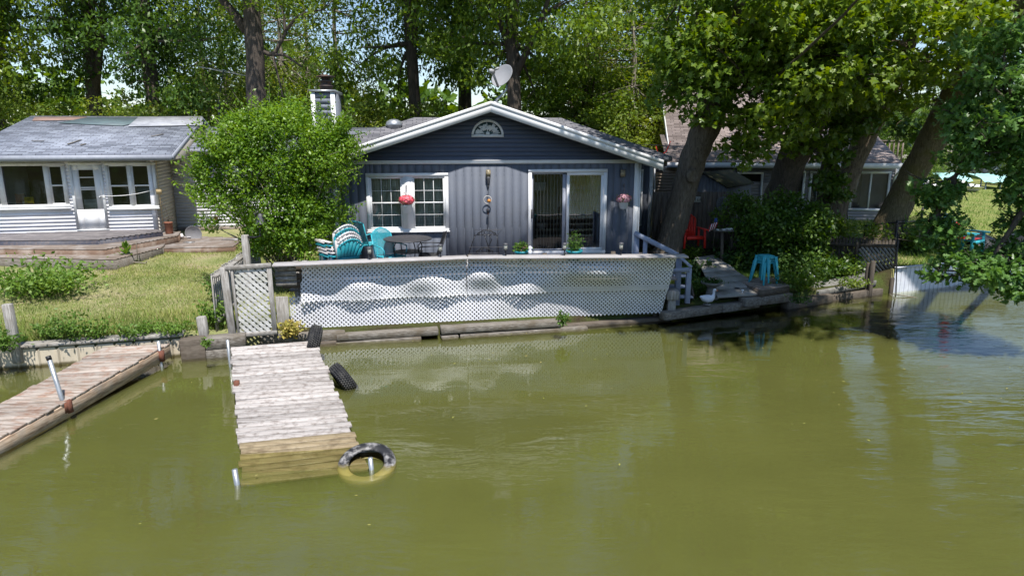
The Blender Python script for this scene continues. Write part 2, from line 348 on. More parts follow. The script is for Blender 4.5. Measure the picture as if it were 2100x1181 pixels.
M['dark_interior'] = surf('dark_room', (0.05,0.05,0.052), (0.035,0.035,0.036), (1,1,1), 2, 0.9, 0.0)
M['curtain'] = surf('lace_curtain', (0.50,0.52,0.46), (0.30,0.32,0.29), (5,5,1.5), 3, 0.9, 0.1)
M['blind'] = surf('blind_slats', (0.55,0.53,0.50), (0.48,0.46,0.44), (1,1,1), 3, 0.6, 0.0)
M['glass'] = glassmat('window_glass', refl=0.015); M['glass_dark'] = glassmat('dark_window_glass', (0.55,0.6,0.6), 0.02); M['glass_mirror'] = glassmat('reflective_glass', (0.45,0.5,0.5), 0.17)
M['yellow'] = surf('yellow_card', (0.80,0.58,0.03), (0.72,0.50,0.02), (1,1,1), 4, 0.7, 0.0)
M['orange'] = surf('orange_glass', (0.7,0.28,0.04), (0.5,0.2,0.03), (1,1,1), 4, 0.5, 0.0)
M['bird_white'] = surf('white_feathers_paint', (0.72,0.74,0.80), (0.62,0.64,0.70), (1,1,1), 6, 0.6, 0.05)
M['beak'] = surf('orange_beak', (0.65,0.18,0.05), (0.55,0.13,0.04), (1,1,1), 4, 0.5, 0)
M['flag_blue'] = surf('flag_blue', (0.03,0.06,0.22), (0.02,0.05,0.18), (1,1,1), 4, 0.8, 0)
M['flag_red'] = surf('flag_red', (0.5,0.04,0.06), (0.42,0.03,0.05), (1,1,1), 4, 0.8, 0)
M['bluepl'] = surf('blue_tray', (0.05,0.22,0.42), (0.04,0.18,0.36), (1,1,1), 4, 0.5, 0)
M['tarp_green'] = surf('green_tarp', (0.115,0.165,0.175), (0.09,0.12,0.135), (1,1,1), 4, 0.6, 0.2)
M['tarp_white'] = surf('pale_roof_sheet', (0.42,0.43,0.46), (0.26,0.27,0.30), (1,1,1), 3, 0.7, 0.1)
M['tarp_red'] = surf('bare_roof_decking', (0.32,0.21,0.17), (0.22,0.15,0.125), (1,1,1), 4, 0.8, 0.1)
M['soil'] = surf('damp_soil', (0.075,0.055,0.035), (0.04,0.03,0.02), (1,1,1), 6, 0.95, 0.5, dirt=(0.10,0.12,0.035), dscale=2)
# foliage
M['lf_mid'] = leafmat('green_leaves', [(0.080,0.160,0.018),(0.125,0.22,0.026),(0.185,0.285,0.038),(0.10,0.19,0.026)], 0.42, 0.42, 0.5)
M['lf_dark'] = leafmat('deep_green_leaves', [(0.055,0.12,0.018),(0.085,0.17,0.022),(0.13,0.225,0.032),(0.065,0.145,0.022)], 0.38, 0.42, 0.5)
M['lf_light'] = leafmat('yellow_green_leaves', [(0.13,0.21,0.03),(0.18,0.265,0.042),(0.23,0.30,0.065),(0.145,0.225,0.038)], 0.45)
M['lf_oak'] = leafmat('oak_leaves', [(0.09,0.20,0.042),(0.13,0.26,0.058),(0.18,0.32,0.078),(0.105,0.225,0.05)], 0.40, 0.4, 0.5)
M['lf_bush'] = leafmat('bush_leaves', [(0.085,0.20,0.020),(0.13,0.27,0.028),(0.185,0.33,0.045),(0.10,0.215,0.026)], 0.42, 0.42, 0.5)
M['lf_under'] = leafmat('undergrowth_leaves', [(0.03,0.075,0.014),(0.05,0.11,0.02),(0.08,0.15,0.03),(0.04,0.09,0.018)], 0.3)
M['lf_weed'] = leafmat('weed_leaves', [(0.10,0.20,0.03),(0.15,0.27,0.045),(0.20,0.31,0.07),(0.12,0.22,0.035)], 0.35)
M['lf_grass'] = leafmat('grass_blades', [(0.16,0.25,0.055),(0.25,0.34,0.10),(0.36,0.36,0.17),(0.19,0.28,0.07),(0.46,0.43,0.25)], 0.25, 0.7, 0.2)
M['lf_dry'] = leafmat('dry_grass', [(0.35,0.32,0.12),(0.28,0.30,0.09),(0.42,0.36,0.18)], 0.25, 0.7, 0.2)
# ======================= water and ground =======================
rng = random.Random(7); nr = np.random.default_rng(11)
SH = [(-90,-9),(-40,3.3),(-9.06,11.49),(-6.14,12.26),(-5.47,12.42),(-4.5,12.95),(0.5,14.02),(3.47,14.9),(5.94,15.8),(9.39,17.3),(10.02,17.5),(12.58,18.5),(20,21.5),(40,30),(90,48)]
def shoreY(X): return float(np.interp(X, [p[0] for p in SH], [p[1] for p in SH]))
def gz(X, Y):
    d = max(0.0, Y - shoreY(X)); z0 = float(np.interp(X, [-90,-4.7,-4.4,3.3,9.3,9.9,12,90], [.37,.37,.2,.22,.36,.62,.66,.7]))
    sl = float(np.interp(X, [-90,-4.6,3,6,90],[.040,.040,.06,.06,.035]))
    return z0 + sl*min(d, 12) + 0.02*math.sin(X*1.7+Y)*min(1,d) 

def water_mat():
    m, nt, out = newmat('water_surface')
    g = N(nt, 'BsdfGlossy'); g.inputs['Roughness'].default_value = 0.02; g.inputs['Color'].default_value = (1,1,1,1)
    t = N(nt, 'BsdfTransparent'); t.inputs['Color'].default_value = (0.93,0.95,0.80,1)
    v1 = coords(nt, (0.55,1.9,1), rot=(0,0,R(-8))); v2 = coords(nt, (2.4,7.5,1), rot=(0,0,R(6))); v3 = coords(nt, (0.16,0.30,1)); v4 = coords(nt, (9,22,1), rot=(0,0,R(-14)))
    a = noise(nt, v1, 1.0, 4, 0.55, dist=0.5); b = noise(nt, v2, 1.0, 4, 0.6, dist=0.7); cc = noise(nt, v3, 1.0, 3); d = noise(nt, v4, 1.0, 3, 0.6)
    calm = ramp(nt, cc, [(0.40,(0.22,)*3),(0.62,(1,1,1))])
    # ripples are livelier towards the open water on the right
    tc = N(nt, 'TexCoord'); sp = N(nt, 'SeparateXYZ'); L(nt, tc.outputs['Object'], sp.inputs[0])
    mr = N(nt, 'MapRange'); mr.inputs[1].default_value = 2; mr.inputs[2].default_value = 9.0; mr.inputs[3].default_value = 0.28; mr.inputs[4].default_value = 1.4; L(nt, sp.outputs[0], mr.inputs[0])
    md = N(nt, 'MapRange'); md.inputs[1].default_value = 12.5; md.inputs[2].default_value = 8.0; md.inputs[3].default_value = 0.35; md.inputs[4].default_value = 1.0; L(nt, sp.outputs[1], md.inputs[0])
    gl = ramp(nt, noise(nt, coords(nt, (0.30,0.75,1), rot=(0,0,R(-10))), 1.0, 4, 0.65), [(0.45,(0.06,)*3),(0.60,(1,1,1))])   # gusts: patches of finer ripples
    h = mathn(nt, 'ADD', a, mathn(nt, 'MULTIPLY', mathn(nt, 'MULTIPLY', b, 0.30), gl)); h = mathn(nt, 'ADD', h, mathn(nt, 'MULTIPLY', mathn(nt, 'MULTIPLY', d, 0.05), mathn(nt, 'ADD', gl, 0.25)))
    st = mathn(nt, 'MULTIPLY', mathn(nt, 'MULTIPLY', calm, mr.outputs[0]), md.outputs[0])
    bm = N(nt, 'Bump'); bm.inputs['Distance'].default_value = 0.085; L(nt, h, bm.inputs['Height']); L(nt, mathn(nt, 'MULTIPLY', st, 0.85), bm.inputs['Strength'])
    L(nt, bm.outputs[0], g.inputs['Normal'])
    fr = N(nt, 'Fresnel'); fr.inputs['IOR'].default_value = 1.70; L(nt, bm.outputs[0], fr.inputs['Normal'])
    mx = N(nt, 'MixShader'); L(nt, fr.outputs[0], mx.inputs[0]); L(nt, t.outputs[0], mx.inputs[1]); L(nt, g.outputs[0], mx.inputs[2]); L(nt, mx.outputs[0], out.inputs[0]); return m
def murk_mat(name, dens, c=(0.200,0.208,0.082)):
    m, nt, out = newmat(name); d = N(nt, 'BsdfDiffuse')
    f = noise(nt, coords(nt, (0.35,0.6,1)), 1.0, 3)
    L(nt, ramp(nt, f, [(0.3, tuple(x*0.90 for x in c)), (0.7, tuple(x*1.08 for x in c))]), d.inputs['Color'])
    if dens >= 1: L(nt, d.outputs[0], out.inputs[0]); return m
    t = N(nt, 'BsdfTransparent'); mx = N(nt, 'MixShader'); mx.inputs[0].default_value = dens
    L(nt, t.outputs[0], mx.inputs[1]); L(nt, d.outputs[0], mx.inputs[2]); L(nt, mx.outputs[0], out.inputs[0]); return m
mb = MB()
mb.face([(-160,-110,0),(160,-110,0),(160,80,0),(-160,80,0)], 0)
for i, z in enumerate((-0.045,-0.075,-0.105,-0.14,-0.18,-0.235,-0.30)):
    mb.face([(-160,-110,z),(160,-110,z),(160,80,z),(-160,80,z)], 1)
mb.face([(-160,-110,-0.38),(160,-110,-0.38),(160,80,-0.38),(-160,80,-0.38)], 2)
solo('water', mb, [water_mat(), murk_mat('murk', 0.26), murk_mat('murk_deep', 1.0)], kind='structure')

def ground_mat(name, kind):
    m, nt, out = newmat(name); p = N(nt, 'BsdfPrincipled'); p.inputs['Roughness'].default_value = 0.95; p.inputs['Specular IOR Level'].default_value = 0.1
    v = coords(nt, (1,1,1)); f = noise(nt, v, 1.1, 6, 0.65); g = noise(nt, v, 22, 4, 0.7)
    if kind == 'lawn':
        c = ramp(nt, f, [(0.30,(0.34,0.27,0.19)),(0.44,(0.30,0.285,0.15)),(0.56,(0.23,0.245,0.105)),(0.72,(0.16,0.195,0.065))])
    elif kind == 'far':
        c = ramp(nt, f, [(0.3,(0.30,0.27,0.13)),(0.5,(0.20,0.23,0.07)),(0.7,(0.13,0.18,0.05))])
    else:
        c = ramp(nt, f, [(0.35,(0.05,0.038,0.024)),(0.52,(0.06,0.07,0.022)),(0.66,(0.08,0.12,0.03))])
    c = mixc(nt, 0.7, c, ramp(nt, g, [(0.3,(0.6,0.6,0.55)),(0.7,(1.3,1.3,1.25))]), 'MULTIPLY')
    L(nt, c, p.inputs['Base Color']); bm = N(nt, 'Bump'); bm.inputs['Strength'].default_value = 0.8; bm.inputs['Distance'].default_value = 0.04
    L(nt, g, bm.inputs['Height']); L(nt, bm.outputs[0], p.inputs['Normal']); L(nt, p.outputs[0], out.inputs[0]); return m
OFF = [0,.25,.6,1,1.5,2,3,4,5,6,8,10,12,15,20,30,45,70,120,260]
def ground(name, x0, x1, step, mat_, offs=OFF):
    xs = [x for x in np.arange(x0, x1+1e-6, step)]; xs = sorted(set([round(x,3) for x in xs] + [p[0] for p in SH if x0 < p[0] < x1]))
    mb = MB(); n = len(offs)+1
    for X in xs:
        y0 = shoreY(X); mb.v.append((X, y0, -1.2))
        for o in offs: mb.v.append((X, y0+o, gz(X, y0+o)))
    for i in range(len(xs)-1):
        for j in range(n-1):
            a = i*n+j; mb.f.append((a, a+n, a+n+1, a+1)); mb.mi.append(0)
    return solo(name, mb, mat_, kind='structure')
ground('lawn', -90, -4.5, 0.9, ground_mat('lawn_mat','lawn'))
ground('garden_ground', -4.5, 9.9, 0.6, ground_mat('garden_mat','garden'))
ground('grass_ground', 9.9, 90, 1.5, ground_mat('far_grass_mat','far'))
# the other bank of the pond, behind the viewer (seen in the door glass)
mb = MB(); mb.grid(lambda u, v: (-120+240*u, -42-70*v, -0.5+ (1.6 if v > 0.02 else 0)+v*5), 12, 8)
solo('far_bank', mb, ground_mat('bank_mat','garden'), kind='structure')

# grass blades on the lawn
def blades(n, fx, fy, h0, h1, w, rngn, lean=0.5, zf=gz, mask=None):
    P = []
    while len(P) < n:
        x = rngn.uniform(*fx); y = fy(x, rngn)
        if mask and not mask(x, y, rngn): continue
        P.append((x, y, zf(x, y)))
    P = np.array(P); a = rngn.uniform(0, 2*np.pi, n); h = rngn.uniform(h0, h1, n); b = rngn.uniform(0, 2*np.pi, n)
    d = np.stack([np.cos(a), np.sin(a), 0*a], 1)*w; t = np.stack([np.cos(b)*lean*h, np.sin(b)*lean*h, h], 1)
    V = np.stack([P-d, P+d, P+t], 1); return V.reshape(-1, 3)
def patch(x, y, r):
    v = math.sin(x*1.3+0.7)*math.sin(y*1.9+x*0.6) + 0.5*math.sin(x*3.1+y*2.3)
    return r.random() < 0.72 + 0.5*v
mb = MB(); g2 = np.random.default_rng(3)
mb.arr(blades(64000, (-11.5,-4.75), lambda x, r: shoreY(x)+0.25+r.random()**1.1*(8.6), 0.025, 0.075, 0.006, g2, mask=patch), 3)
mb.arr(blades(9000, (-11.5,-4.8), lambda x, r: shoreY(x)+0.28+r.random()**2*1.3, 0.08, 0.24, 0.009, g2, 0.45), 3)
solo('grass', mb, M['lf_grass'], kind='stuff')
mb = MB()
mb.arr(blades(14000, (3.6,9.6), lambda x, r: shoreY(x)+0.2+r.random()*2.6, 0.03, 0.10, 0.007, g2, 0.5, mask=lambda x,y,r: r.random() < 0.5+0.5*math.sin(x*2.2+1)*math.sin(y*2.5)), 3)
mb.arr(blades(16000, (10.2,24), lambda x, r: shoreY(x)+0.15+r.random()**2*14, 0.05, 0.16, 0.012, g2, 0.5), 3)
solo('ground_cover', mb, M['lf_weed'], kind='stuff')

# ======================= shore walls =======================
def polyx(pts):   # y as function of x along polyline
    xs = [p[0] for p in pts]; ys = [p[1] for p in pts]; return lambda x: float(np.interp(x, xs, ys))
# vinyl sea wall along the left lot
t = thing('seawall', 'beige vinyl sea wall with narrow ribs and a grey board on top, below the lawn', 'sea wall', (-8.0, 11.7, 0))
mb = MB(); sx = -24.0
while sx < -5.95:
    y = shoreY(sx) - 0.05; y2 = shoreY(sx+0.30) - 0.05; zt = 0.33 if sx > -9.3 else 0.22
    mb.face([(sx,y,-0.9),(sx+0.24,y+(y2-y)*.8,-0.9),(sx+0.24,y+(y2-y)*.8,zt),(sx,y,zt)])
    mb.face([(sx+0.24,y+(y2-y)*.8,-0.9),(sx+0.26,y2-0.045,-0.9),(sx+0.26,y2-0.045,zt-.03),(sx+0.24,y+(y2-y)*.8,zt)])
    mb.face([(sx+0.26,y2-0.045,-0.9),(sx+0.285,y2-0.045,-0.9),(sx+0.285,y2-0.045,zt-.03),(sx+0.26,y2-0.045,zt-.03)])
    mb.face([(sx+0.285,y2-0.045,-0.9),(sx+0.30,y2,-0.9),(sx+0.30,y2,zt),(sx+0.285,y2-0.045,zt-.03)])
    sx += 0.30
part('panel', mb, M['seawall'], t, world=True)
mb = MB(); a = Vector((-8.98, shoreY(-8.98)+.07, .37)); b = Vector((-6.15, shoreY(-6.15)+.07, .40)); mb.beam(a, b, 0.30, 0.055)
part('cap_board', mb, M['grain_x'], t, world=True, bv=0.006)
mb = MB(); mb.beam((-24,shoreY(-24)-.02,.235),(-9.05,shoreY(-9.05)-.02,.235),.12,.03); part('edge_strip', mb, M['seawall'], t, world=True)
def post(name, px0, px1, y_base, Y, ztop, label, mat='grain_z', dep=None, tilt=(0,0)):
    a = aty(px0, y_base, Y); b = aty(px1, y_base, Y); wd = b.x-a.x; dep = dep or wd*0.8; mb = MB(); zb = min(a.z-0.25, 0.1)
    mb.beam((0,0,zb-ztop*0),(tilt[0],tilt[1],ztop), wd, dep, up=(0,1,0))
    for q in range(len(mb.v)): mb.v[q] = (mb.v[q][0]+(a.x+b.x)/2, mb.v[q][1]+Y+dep/2, mb.v[q][2])
    return solo(name, mb, M[mat], label, 'post', bv=0.012)
post('mooring_post', 18, 35, 705, 11.43, 1.17, 'thick grey square post standing on the left end of the sea wall board', tilt=(-.03,0))
post('broken_post', 409, 426, 688, 12.28, 0.72, 'short broken grey post stump in the weeds near the lattice gate', tilt=(-.04,0))
mb = MB(); mb.beam((-6.12,12.08,.22),(-5.72,12.2,.22),.28,.30); mb.beam((-6.1,12.05,.0),(-5.7,12.17,.0),.22,.5)
solo('shore_timber', mb, M['timber_dark'], 'dark timber block at the right end of the vinyl sea wall', 'timber', 'timbers edging the water', bv=.01)
mb = MB(); mb.beam((-5.68,12.17,.26),(-5.02,12.37,.27),.30,.22); mb.beam((-5.68,12.14,.02),(-5.02,12.34,.02),.26,.26)
solo('shore_timber', mb, M['timber'], 'grey timber block left of the lattice gate post, by the steel dock pipe', 'timber', 'timbers edging the water', bv=.012)
# timbers below the lattice
def tim(p0, p1, wd, h, label, mat='timber'):
    o_ = Vector((0,.20,-.085)) if p0[0] < 3 else Vector((0,0,0)); h = h*.82 if p0[0] < 3 and h < .2 else h; mb = MB(); mb.beam(Vector(p0)+o_, Vector(p1)+o_, wd, h); return solo('shore_timber', mb, M[mat], label, 'timber', 'timbers edging the water', bv=.012)
tim((-4.92,12.62,.22),(-3.35,12.98,.19),.24,.20,'mossy timber under the lattice gate and behind the top of the dock')
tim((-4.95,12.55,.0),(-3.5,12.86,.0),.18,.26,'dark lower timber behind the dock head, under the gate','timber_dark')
tim((-3.50,12.93,.18),(-1.52,13.30,.20),.26,.17,'long grey timber under the lattice, right of the black tyre')
tim((-1.47,13.30,.22),(1.02,13.86,.22),.28,.17,'longest grey timber under the middle of the lattice, upper course')
tim((-3.55,12.88,-.02),(-1.85,13.16,.02),.20,.22,'lower timber touching the water just right of the tyre')
tim((-1.45,13.22,.05),(-1.12,13.32,.05),.22,.17,'short lower timber block under the seam between two long timbers')
tim((-1.08,13.34,.05),(1.6,13.93,.05),.20,.18,'low wet timber along the waterline under the middle of the lattice')
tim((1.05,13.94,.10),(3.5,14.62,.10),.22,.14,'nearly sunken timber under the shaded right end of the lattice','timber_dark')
tim((3.30,14.50,.16),(4.75,15.18,.17),.24,.18,'grey log timber in front of the goose figurine')
tim((4.75,15.14,.17),(5.75,15.62,.18),.25,.17,'short grey timber in front of the planter urn and white stake')
tim((5.3,15.28,.28),(6.6,15.86,.28),.26,.20,'chunky old timber lying at the foot of the plank path')
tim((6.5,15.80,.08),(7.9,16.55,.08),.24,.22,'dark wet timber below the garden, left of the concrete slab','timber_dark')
mb = MB(); p = [(7.55,16.42,.26),(9.45,17.30,.36),(9.38,17.72,.50),(7.50,16.82,.40)]
mb.prism(p, (0,0,-.14)); solo('shore_slab', mb, M['stone'], 'long pale concrete slab edging the garden, left of the standing water posts', 'slab', bv=.015)
tim((7.6,16.45,.02),(9.6,17.36,.02),.18,.26,'black wet timber under the pale concrete slab','timber_dark')
# white steel sheet wall at right
t = thing('steel_seawall', 'white corrugated steel sea wall at the right behind hanging oak leaves', 'sea wall', (10.0,17.5,0))
mb = MB(); pts = [(9.98,17.46),(12.58,18.46),(20,21.45),(40,29.9)]; py = polyx(pts); x = 9.98; k = 0
while x < 34:
    st = 0.062; x2 = x+st; o = 0.0 if k % 2 == 0 else -0.014; y1 = py(x)+o; y2 = py(x2)+o
    mb.face([(x,y1,-.9),(x2,y2,-.9),(x2,y2,.66),(x,y1,.66)]); on = -0.014 if k % 2 == 0 else 0.0
    mb.face([(x2,y2,-.9),(x2+.012,py(x2)+on,-.9),(x2+.012,py(x2)+on,.66),(x2,y2,.66)]); x = x2+.012; k += 1
part('sheet', mb, M['metalwall'], t, world=True)
mb = MB(); mb.beam((9.98,17.44,.675),(12.58,18.44,.675),.09,.03); mb.beam((12.58,18.44,.675),(20,21.43,.675),.09,.03); part('cap_rail', mb, M['metalwall'], t, world=True)

# ======================= docks =======================
def bil(c, u, v):   # c: far-left, far-right, near-left, near-right
    return (c[0]*(1-v)+c[1]*v)*(1-u) + (c[2]*(1-v)+c[3]*v)*u
t = thing('dock', 'bleached plank dock sinking into green water below the lattice gate', 'dock', (-4.3,11.9,0))
cc = [atz(473,711,.34), atz(647,699,.34), atz(497,994,-.065), atz(752,962,-.045)]
n = 31; top = MB(); wet = MB(); br = random.Random(5)
for i in range(n):
    u0 = i/n+.0015; u1 = (i+1)/n-.0015; eL = br.uniform(-.02,.012); eR = br.uniform(-.012,.03)
    p = [bil(cc,u0,eL), bil(cc,u0,1+eR), bil(cc,u1,1+eR), bil(cc,u1,eL)]; dz = br.uniform(-.006,.006)
    tl = br.uniform(-.008,.008)
    p = [q+Vector((0,0,dz+(tl if j in (1,2) else -tl))) for j, q in enumerate(p)]
    b = [q-Vector((0,0,.038)) for q in p]; tgt = wet if i >= 24 else top
    tgt.hexa([b[3],b[2],b[1],b[0],p[3],p[2],p[1],p[0]])
part('deck_boards', top, M['dockwood'], t, world=True, bv=.004)
part('wet_boards', wet, M['dockwet'], t, world=True, bv=.004, label='wet brown boards at the sunken end')
for v in (.02,.5,.98):
    mb = MB(); mb.beam(bil(cc,.01,v)-Vector((0,0,.13)), bil(cc,.99,v)-Vector((0,0,.13)), .04, .17); part('joist', mb, M['timber_dark'], t, world=True)
def pipe(name, p0, p1, r, label=None, mats='galv', parent=None):
    mb = MB(); mb.tube([p0, Vector(p0).lerp(Vector(p1), .5), p1], r, 12); return part(name, mb, M[mats], parent, label, world=True, smooth=False)
b0 = atz(493,994,0); pipe('support_pipe', b0+Vector((.01,0,-.7)), b0+Vector((-.06,.02,.19)), .032, parent=t)
b0 = atz(474,752,0); pipe('support_pipe', b0+Vector((0,0,-.7)), b0+Vector((-.02,.0,.50)), .026, parent=t)
b0 = atz(765,962,0); pipe('support_pipe', b0+Vector((.01,-.01,-.5)), b0+Vector((-.03,.01,.15)), .03, parent=t)
b0 = atz(488,812,0); mb = MB(); mb.box(b0.x-.03,b0.x+.035,b0.y-.05,b0.y+.03,.0,.26); mb.tube([b0+Vector((-.02,0,-.1)),b0+Vector((-.02,0,.24))],.03,10); part('bracket', mb, M['rust'], t, world=True)

t = thing('dock', 'narrow weathered dock with orange brown streaks at the left edge of the picture', 'dock', (-6.9,11.9,0))
L0_, L1_, R0_, R1_ = atz(211,712,.34), atz(0,828,.28), atz(345,704,.34), atz(0,896,.21)
def onl(a, b, y): return a + (b-a)*((y-a.y)/(b.y-a.y))
mb = MB(); y = R0_.y; k = 0
while y > 5.0:
    w_ = .138; eL = br.uniform(-.03,.02); eR = br.uniform(-.015,.03); dz = br.uniform(-.004,.004); sh = L0_.y-R0_.y
    if y+sh > 4.6:
        p = [onl(L0_,L1_,y+sh)+Vector((eL,0,dz)), onl(R0_,R1_,y)+Vector((eR,0,-dz)), onl(R0_,R1_,y-w_)+Vector((eR,0,-dz)), onl(L0_,L1_,y-w_+sh)+Vector((eL,0,dz))]
        b = [q-Vector((0,0,.038)) for q in p]; mb.hexa([b[3],b[2],b[1],b[0],p[3],p[2],p[1],p[0]])
    y -= w_+.009
part('deck_boards', mb, M['dockwood_y'], t, world=True, bv=.004)
dn_ = Vector((0,0,-.15)); sideM = surf('brown_side_beam',(0.62,0.47,0.34),(0.26,0.17,0.11),(12,1.0,12),2.4,0.85,0.5,dirt=(0.34,0.31,0.27),dscale=3,damt=.6)
mb = MB(); mb.beam(onl(R0_,R1_,R0_.y+.02)+dn_, onl(R0_,R1_,5.0)+dn_, .045, .215); part('side_beam', mb, sideM, t, world=True, bv=.005)
mb = MB(); mb.beam(onl(L0_,L1_,L0_.y)+dn_+Vector((.04,0,0)), onl(L0_,L1_,5.0)+dn_+Vector((.04,0,0)), .045, .2); part('side_beam', mb, M['timber_dark'], t, world=True)
X1 = onl(R0_,R1_,atz(148,853,0).y).x
b0 = atz(148,853,0); pipe('support_pipe', b0+Vector((.02,0,-.6)), b0+Vector((-.22,.02,.86)), .033, parent=t)
mb = MB(); c0 = b0+Vector((-.22,.02,.86)); c1 = b0+Vector((-.235,.02,.915)); mb.tube([c0,c1],.036,12); part('pipe_cap', mb, M['black'], t, world=True)
mb = MB(); mb.box(X1+.012,X1+.03,b0.y-.09,b0.y+.11,.08,.24); mb.tube([b0+Vector((-.01,0,.06)),b0+Vector((-.045,0,.25))],.045,10); part('bracket', mb, M['rust'], t, world=True)
b0 = atz(333,752,0); pipe('support_pipe', b0+Vector((.0,0,-.6)), b0+Vector((-.03,.02,.47)), .028, parent=t)
mb = MB(); mb.box(b0.x-.05,b0.x+.05,b0.y-.03,b0.y+.03,.10,.30); part('bracket', mb, M['rust'], t, world=True)

# ======================= tyres =======================
def tyre(center, axis, Ro, Ri, wd, label, mat_, tread=True, seed=1):
    axis = Vector(axis).normalized(); Q = axis.to_track_quat('Z','Y').to_matrix().to_4x4()
    t = thing('tyre', label, 'tyre', (center.x, center.y, center.z), group='old tyres along the dock')
    h = wd/2; mb = MB(); n = 48
    prof = [(Ri,-h*.72),(Ri+.02,-h*.86),(Ri+(Ro-Ri)*.5,-h*1.04),(Ro-.035,-h*.93),(Ro-.008,-h*.72),(Ro,-h*.3),(Ro,h*.3),(Ro-.008,h*.72),(Ro-.035,h*.93),(Ri+(Ro-Ri)*.5,h*1.04),(Ri+.02,h*.86),(Ri,h*.72),(Ri+.03,h*.6),(Ro-.045,h*.5),(Ro-.05,0),(Ro-.045,-h*.5),(Ri+.03,-h*.6),(Ri,-h*.72)]
    b = 0
    for r, z in prof:
        for k in range(n):
            a = 2*math.pi*k/n; mb.v.append(tuple(Q @ Vector((r*math.cos(a), r*math.sin(a), z))))
    for i in range(len(prof)-1):
        for k in range(n):
            k2 = (k+1) % n; mb.f.append((i*n+k, i*n+k2, (i+1)*n+k2, (i+1)*n+k)); mb.mi.append(0)
    part('casing', mb, mat_, t, smooth=True)
    if tread:
        mb = MB(); nb = 46
        for row in range(5):
            zc = (row-2)*wd*.175
            for k in range(nb):
                a = 2*math.pi*(k+.5*(row % 2))/nb; r0 = Ro-.02; r1 = Ro+.009-(.012 if abs(row-2) == 2 else 0)
                da = 2*math.pi/nb*.36; sk = .25*da*(1 if row % 2 else -1); q = []
                for rr in (r0, r1):
                    for (aa, zz) in ((a-da-sk,zc-wd*.073),(a+da-sk,zc-wd*.073),(a+da+sk,zc+wd*.073),(a-da+sk,zc+wd*.073)):
                        q.append(Q @ Vector((rr*math.cos(aa), rr*math.sin(aa), zz)))
                mb.hexa(q)
        part('tread', mb, mat_, t)
    return t
c_ = aty(643,699,11.98); tyre(c_, (.93,.28,-.30), .29,.17,.215, 'black tyre standing wedged between dock head and lattice timbers', M['rubber'])
c_ = atz(706,779,.03); tyre(c_, (.72,.42,.50), .31,.18,.21, 'chunky treaded tyre leaning half sunk against the right side of the dock', M['rubber'])
c_ = atz(753,957,-.055); tyre(c_, (0,-math.sin(R(20)),math.cos(R(20))), .365,.215,.19, 'white scuffed tyre floating half under water at the sunken dock corner', M['rubber_scuffed'], tread=False)
# ======================= helpers for walls =======================
def wall_with_holes(mb, x0, x1, z0, z1, holes, y=0.0, m=0, th=0.12):
    """solid wall slab of thickness th (front face at y), minus rectangular holes (hx0,hx1,hz0,hz1)"""
    xs = sorted(set([x0,x1]+[h[0] for h in holes]+[h[1] for h in holes])); zs = sorted(set([z0,z1]+[h[2] for h in holes]+[h[3] for h in holes]))
    xs = [v for v in xs if x0 <= v <= x1]; zs = [v for v in zs if z0 <= v <= z1]
    for i in range(len(xs)-1):
        for j in range(len(zs)-1):
            cx = (xs[i]+xs[i+1])/2; cz = (zs[j]+zs[j+1])/2
            if any(h[0] < cx < h[1] and h[2] < cz < h[3] for h in holes): continue
            mb.box(xs[i], xs[i+1], y, y+th, zs[j], zs[j+1], m)
def t111(mb, x0, x1, z0, z1, holes, y=0.0, step=0.203, th=0.1):
    """grooved sheet siding: raised strips on a backing"""
    wall_with_holes(mb, x0, x1, z0, z1, holes, y+0.0022, 0, th)
    x = x0
    while x < x1-0.02:
        a, b = x+0.003, min(x+step-0.003, x1); segs = [(z0, z1)]
        # cut strips at holes (holes edges inside the strip are handled by splitting the strip)
        cuts = sorted(set([a, b]+[h for hh in holes for h in hh[:2] if a < h < b]))
        for i in range(len(cuts)-1):
            cx = (cuts[i]+cuts[i+1])/2; zz = [(z0, z1)]
            for h in holes:
                if h[0] < cx < h[1]:
                    nz = []
                    for s0, s1 in zz:
                        if h[2] > s0: nz.append((s0, min(s1, h[2])))
                        if h[3] < s1: nz.append((max(s0, h[3]), s1))
                    zz = nz
            for s0, s1 in zz:
                if s1-s0 > .01: mb.box(cuts[i], cuts[i+1], y, y+0.0020, s0, s1)
        x += step
def lap(mb, x0, x1, z0, z1, holes, y=0.0, step=0.105, out=0.016, xr=None, ax='x', m=0):
    """lapped boards, bottom edge proud; xr(z)->(xa,xb) clips each course"""
    z = z0
    while z < z1-0.01:
        zt = min(z+step, z1); xa, xb = (x0, x1) if xr is None else xr((z+zt)/2)
        if xb > xa:
            segs = [(xa, xb)]
            for h in holes:
                if h[2] < (z+zt)/2 < h[3]:
                    ns = []
                    for s0, s1 in segs:
                        if h[0] > s0: ns.append((s0, min(s1, h[0])))
                        if h[1] < s1: ns.append((max(s0, h[1]), s1))
                    segs = ns
            for s0, s1 in segs:
                if s1-s0 < .01: continue
                if ax == 'x': q = [(s0,y-out,z),(s1,y-out,z),(s1,y+.03,z),(s0,y+.03,z),(s0,y-.002,zt),(s1,y-.002,zt),(s1,y+.03,zt),(s0,y+.03,zt)]
                else: q = [(y+out,s0,z),(y+out,s1,z),(y-.03,s1,z),(y-.03,s0,z),(y+.002,s0,zt),(y+.002,s1,zt),(y-.03,s1,zt),(y-.03,s0,zt)]
                mb.hexa(q, m)
        z += step
def rect_frame(mb, x0, x1, z0, z1, w, y0, y1, m=0, wb=None):
    wb = wb or w
    mb.box(x0, x1, y0, y1, z1-w, z1, m); mb.box(x0, x1, y0, y1, z0, z0+wb, m)
    mb.box(x0, x0+w, y0, y1, z0+wb, z1-w, m); mb.box(x1-w, x1, y0, y1, z0+wb, z1-w, m)
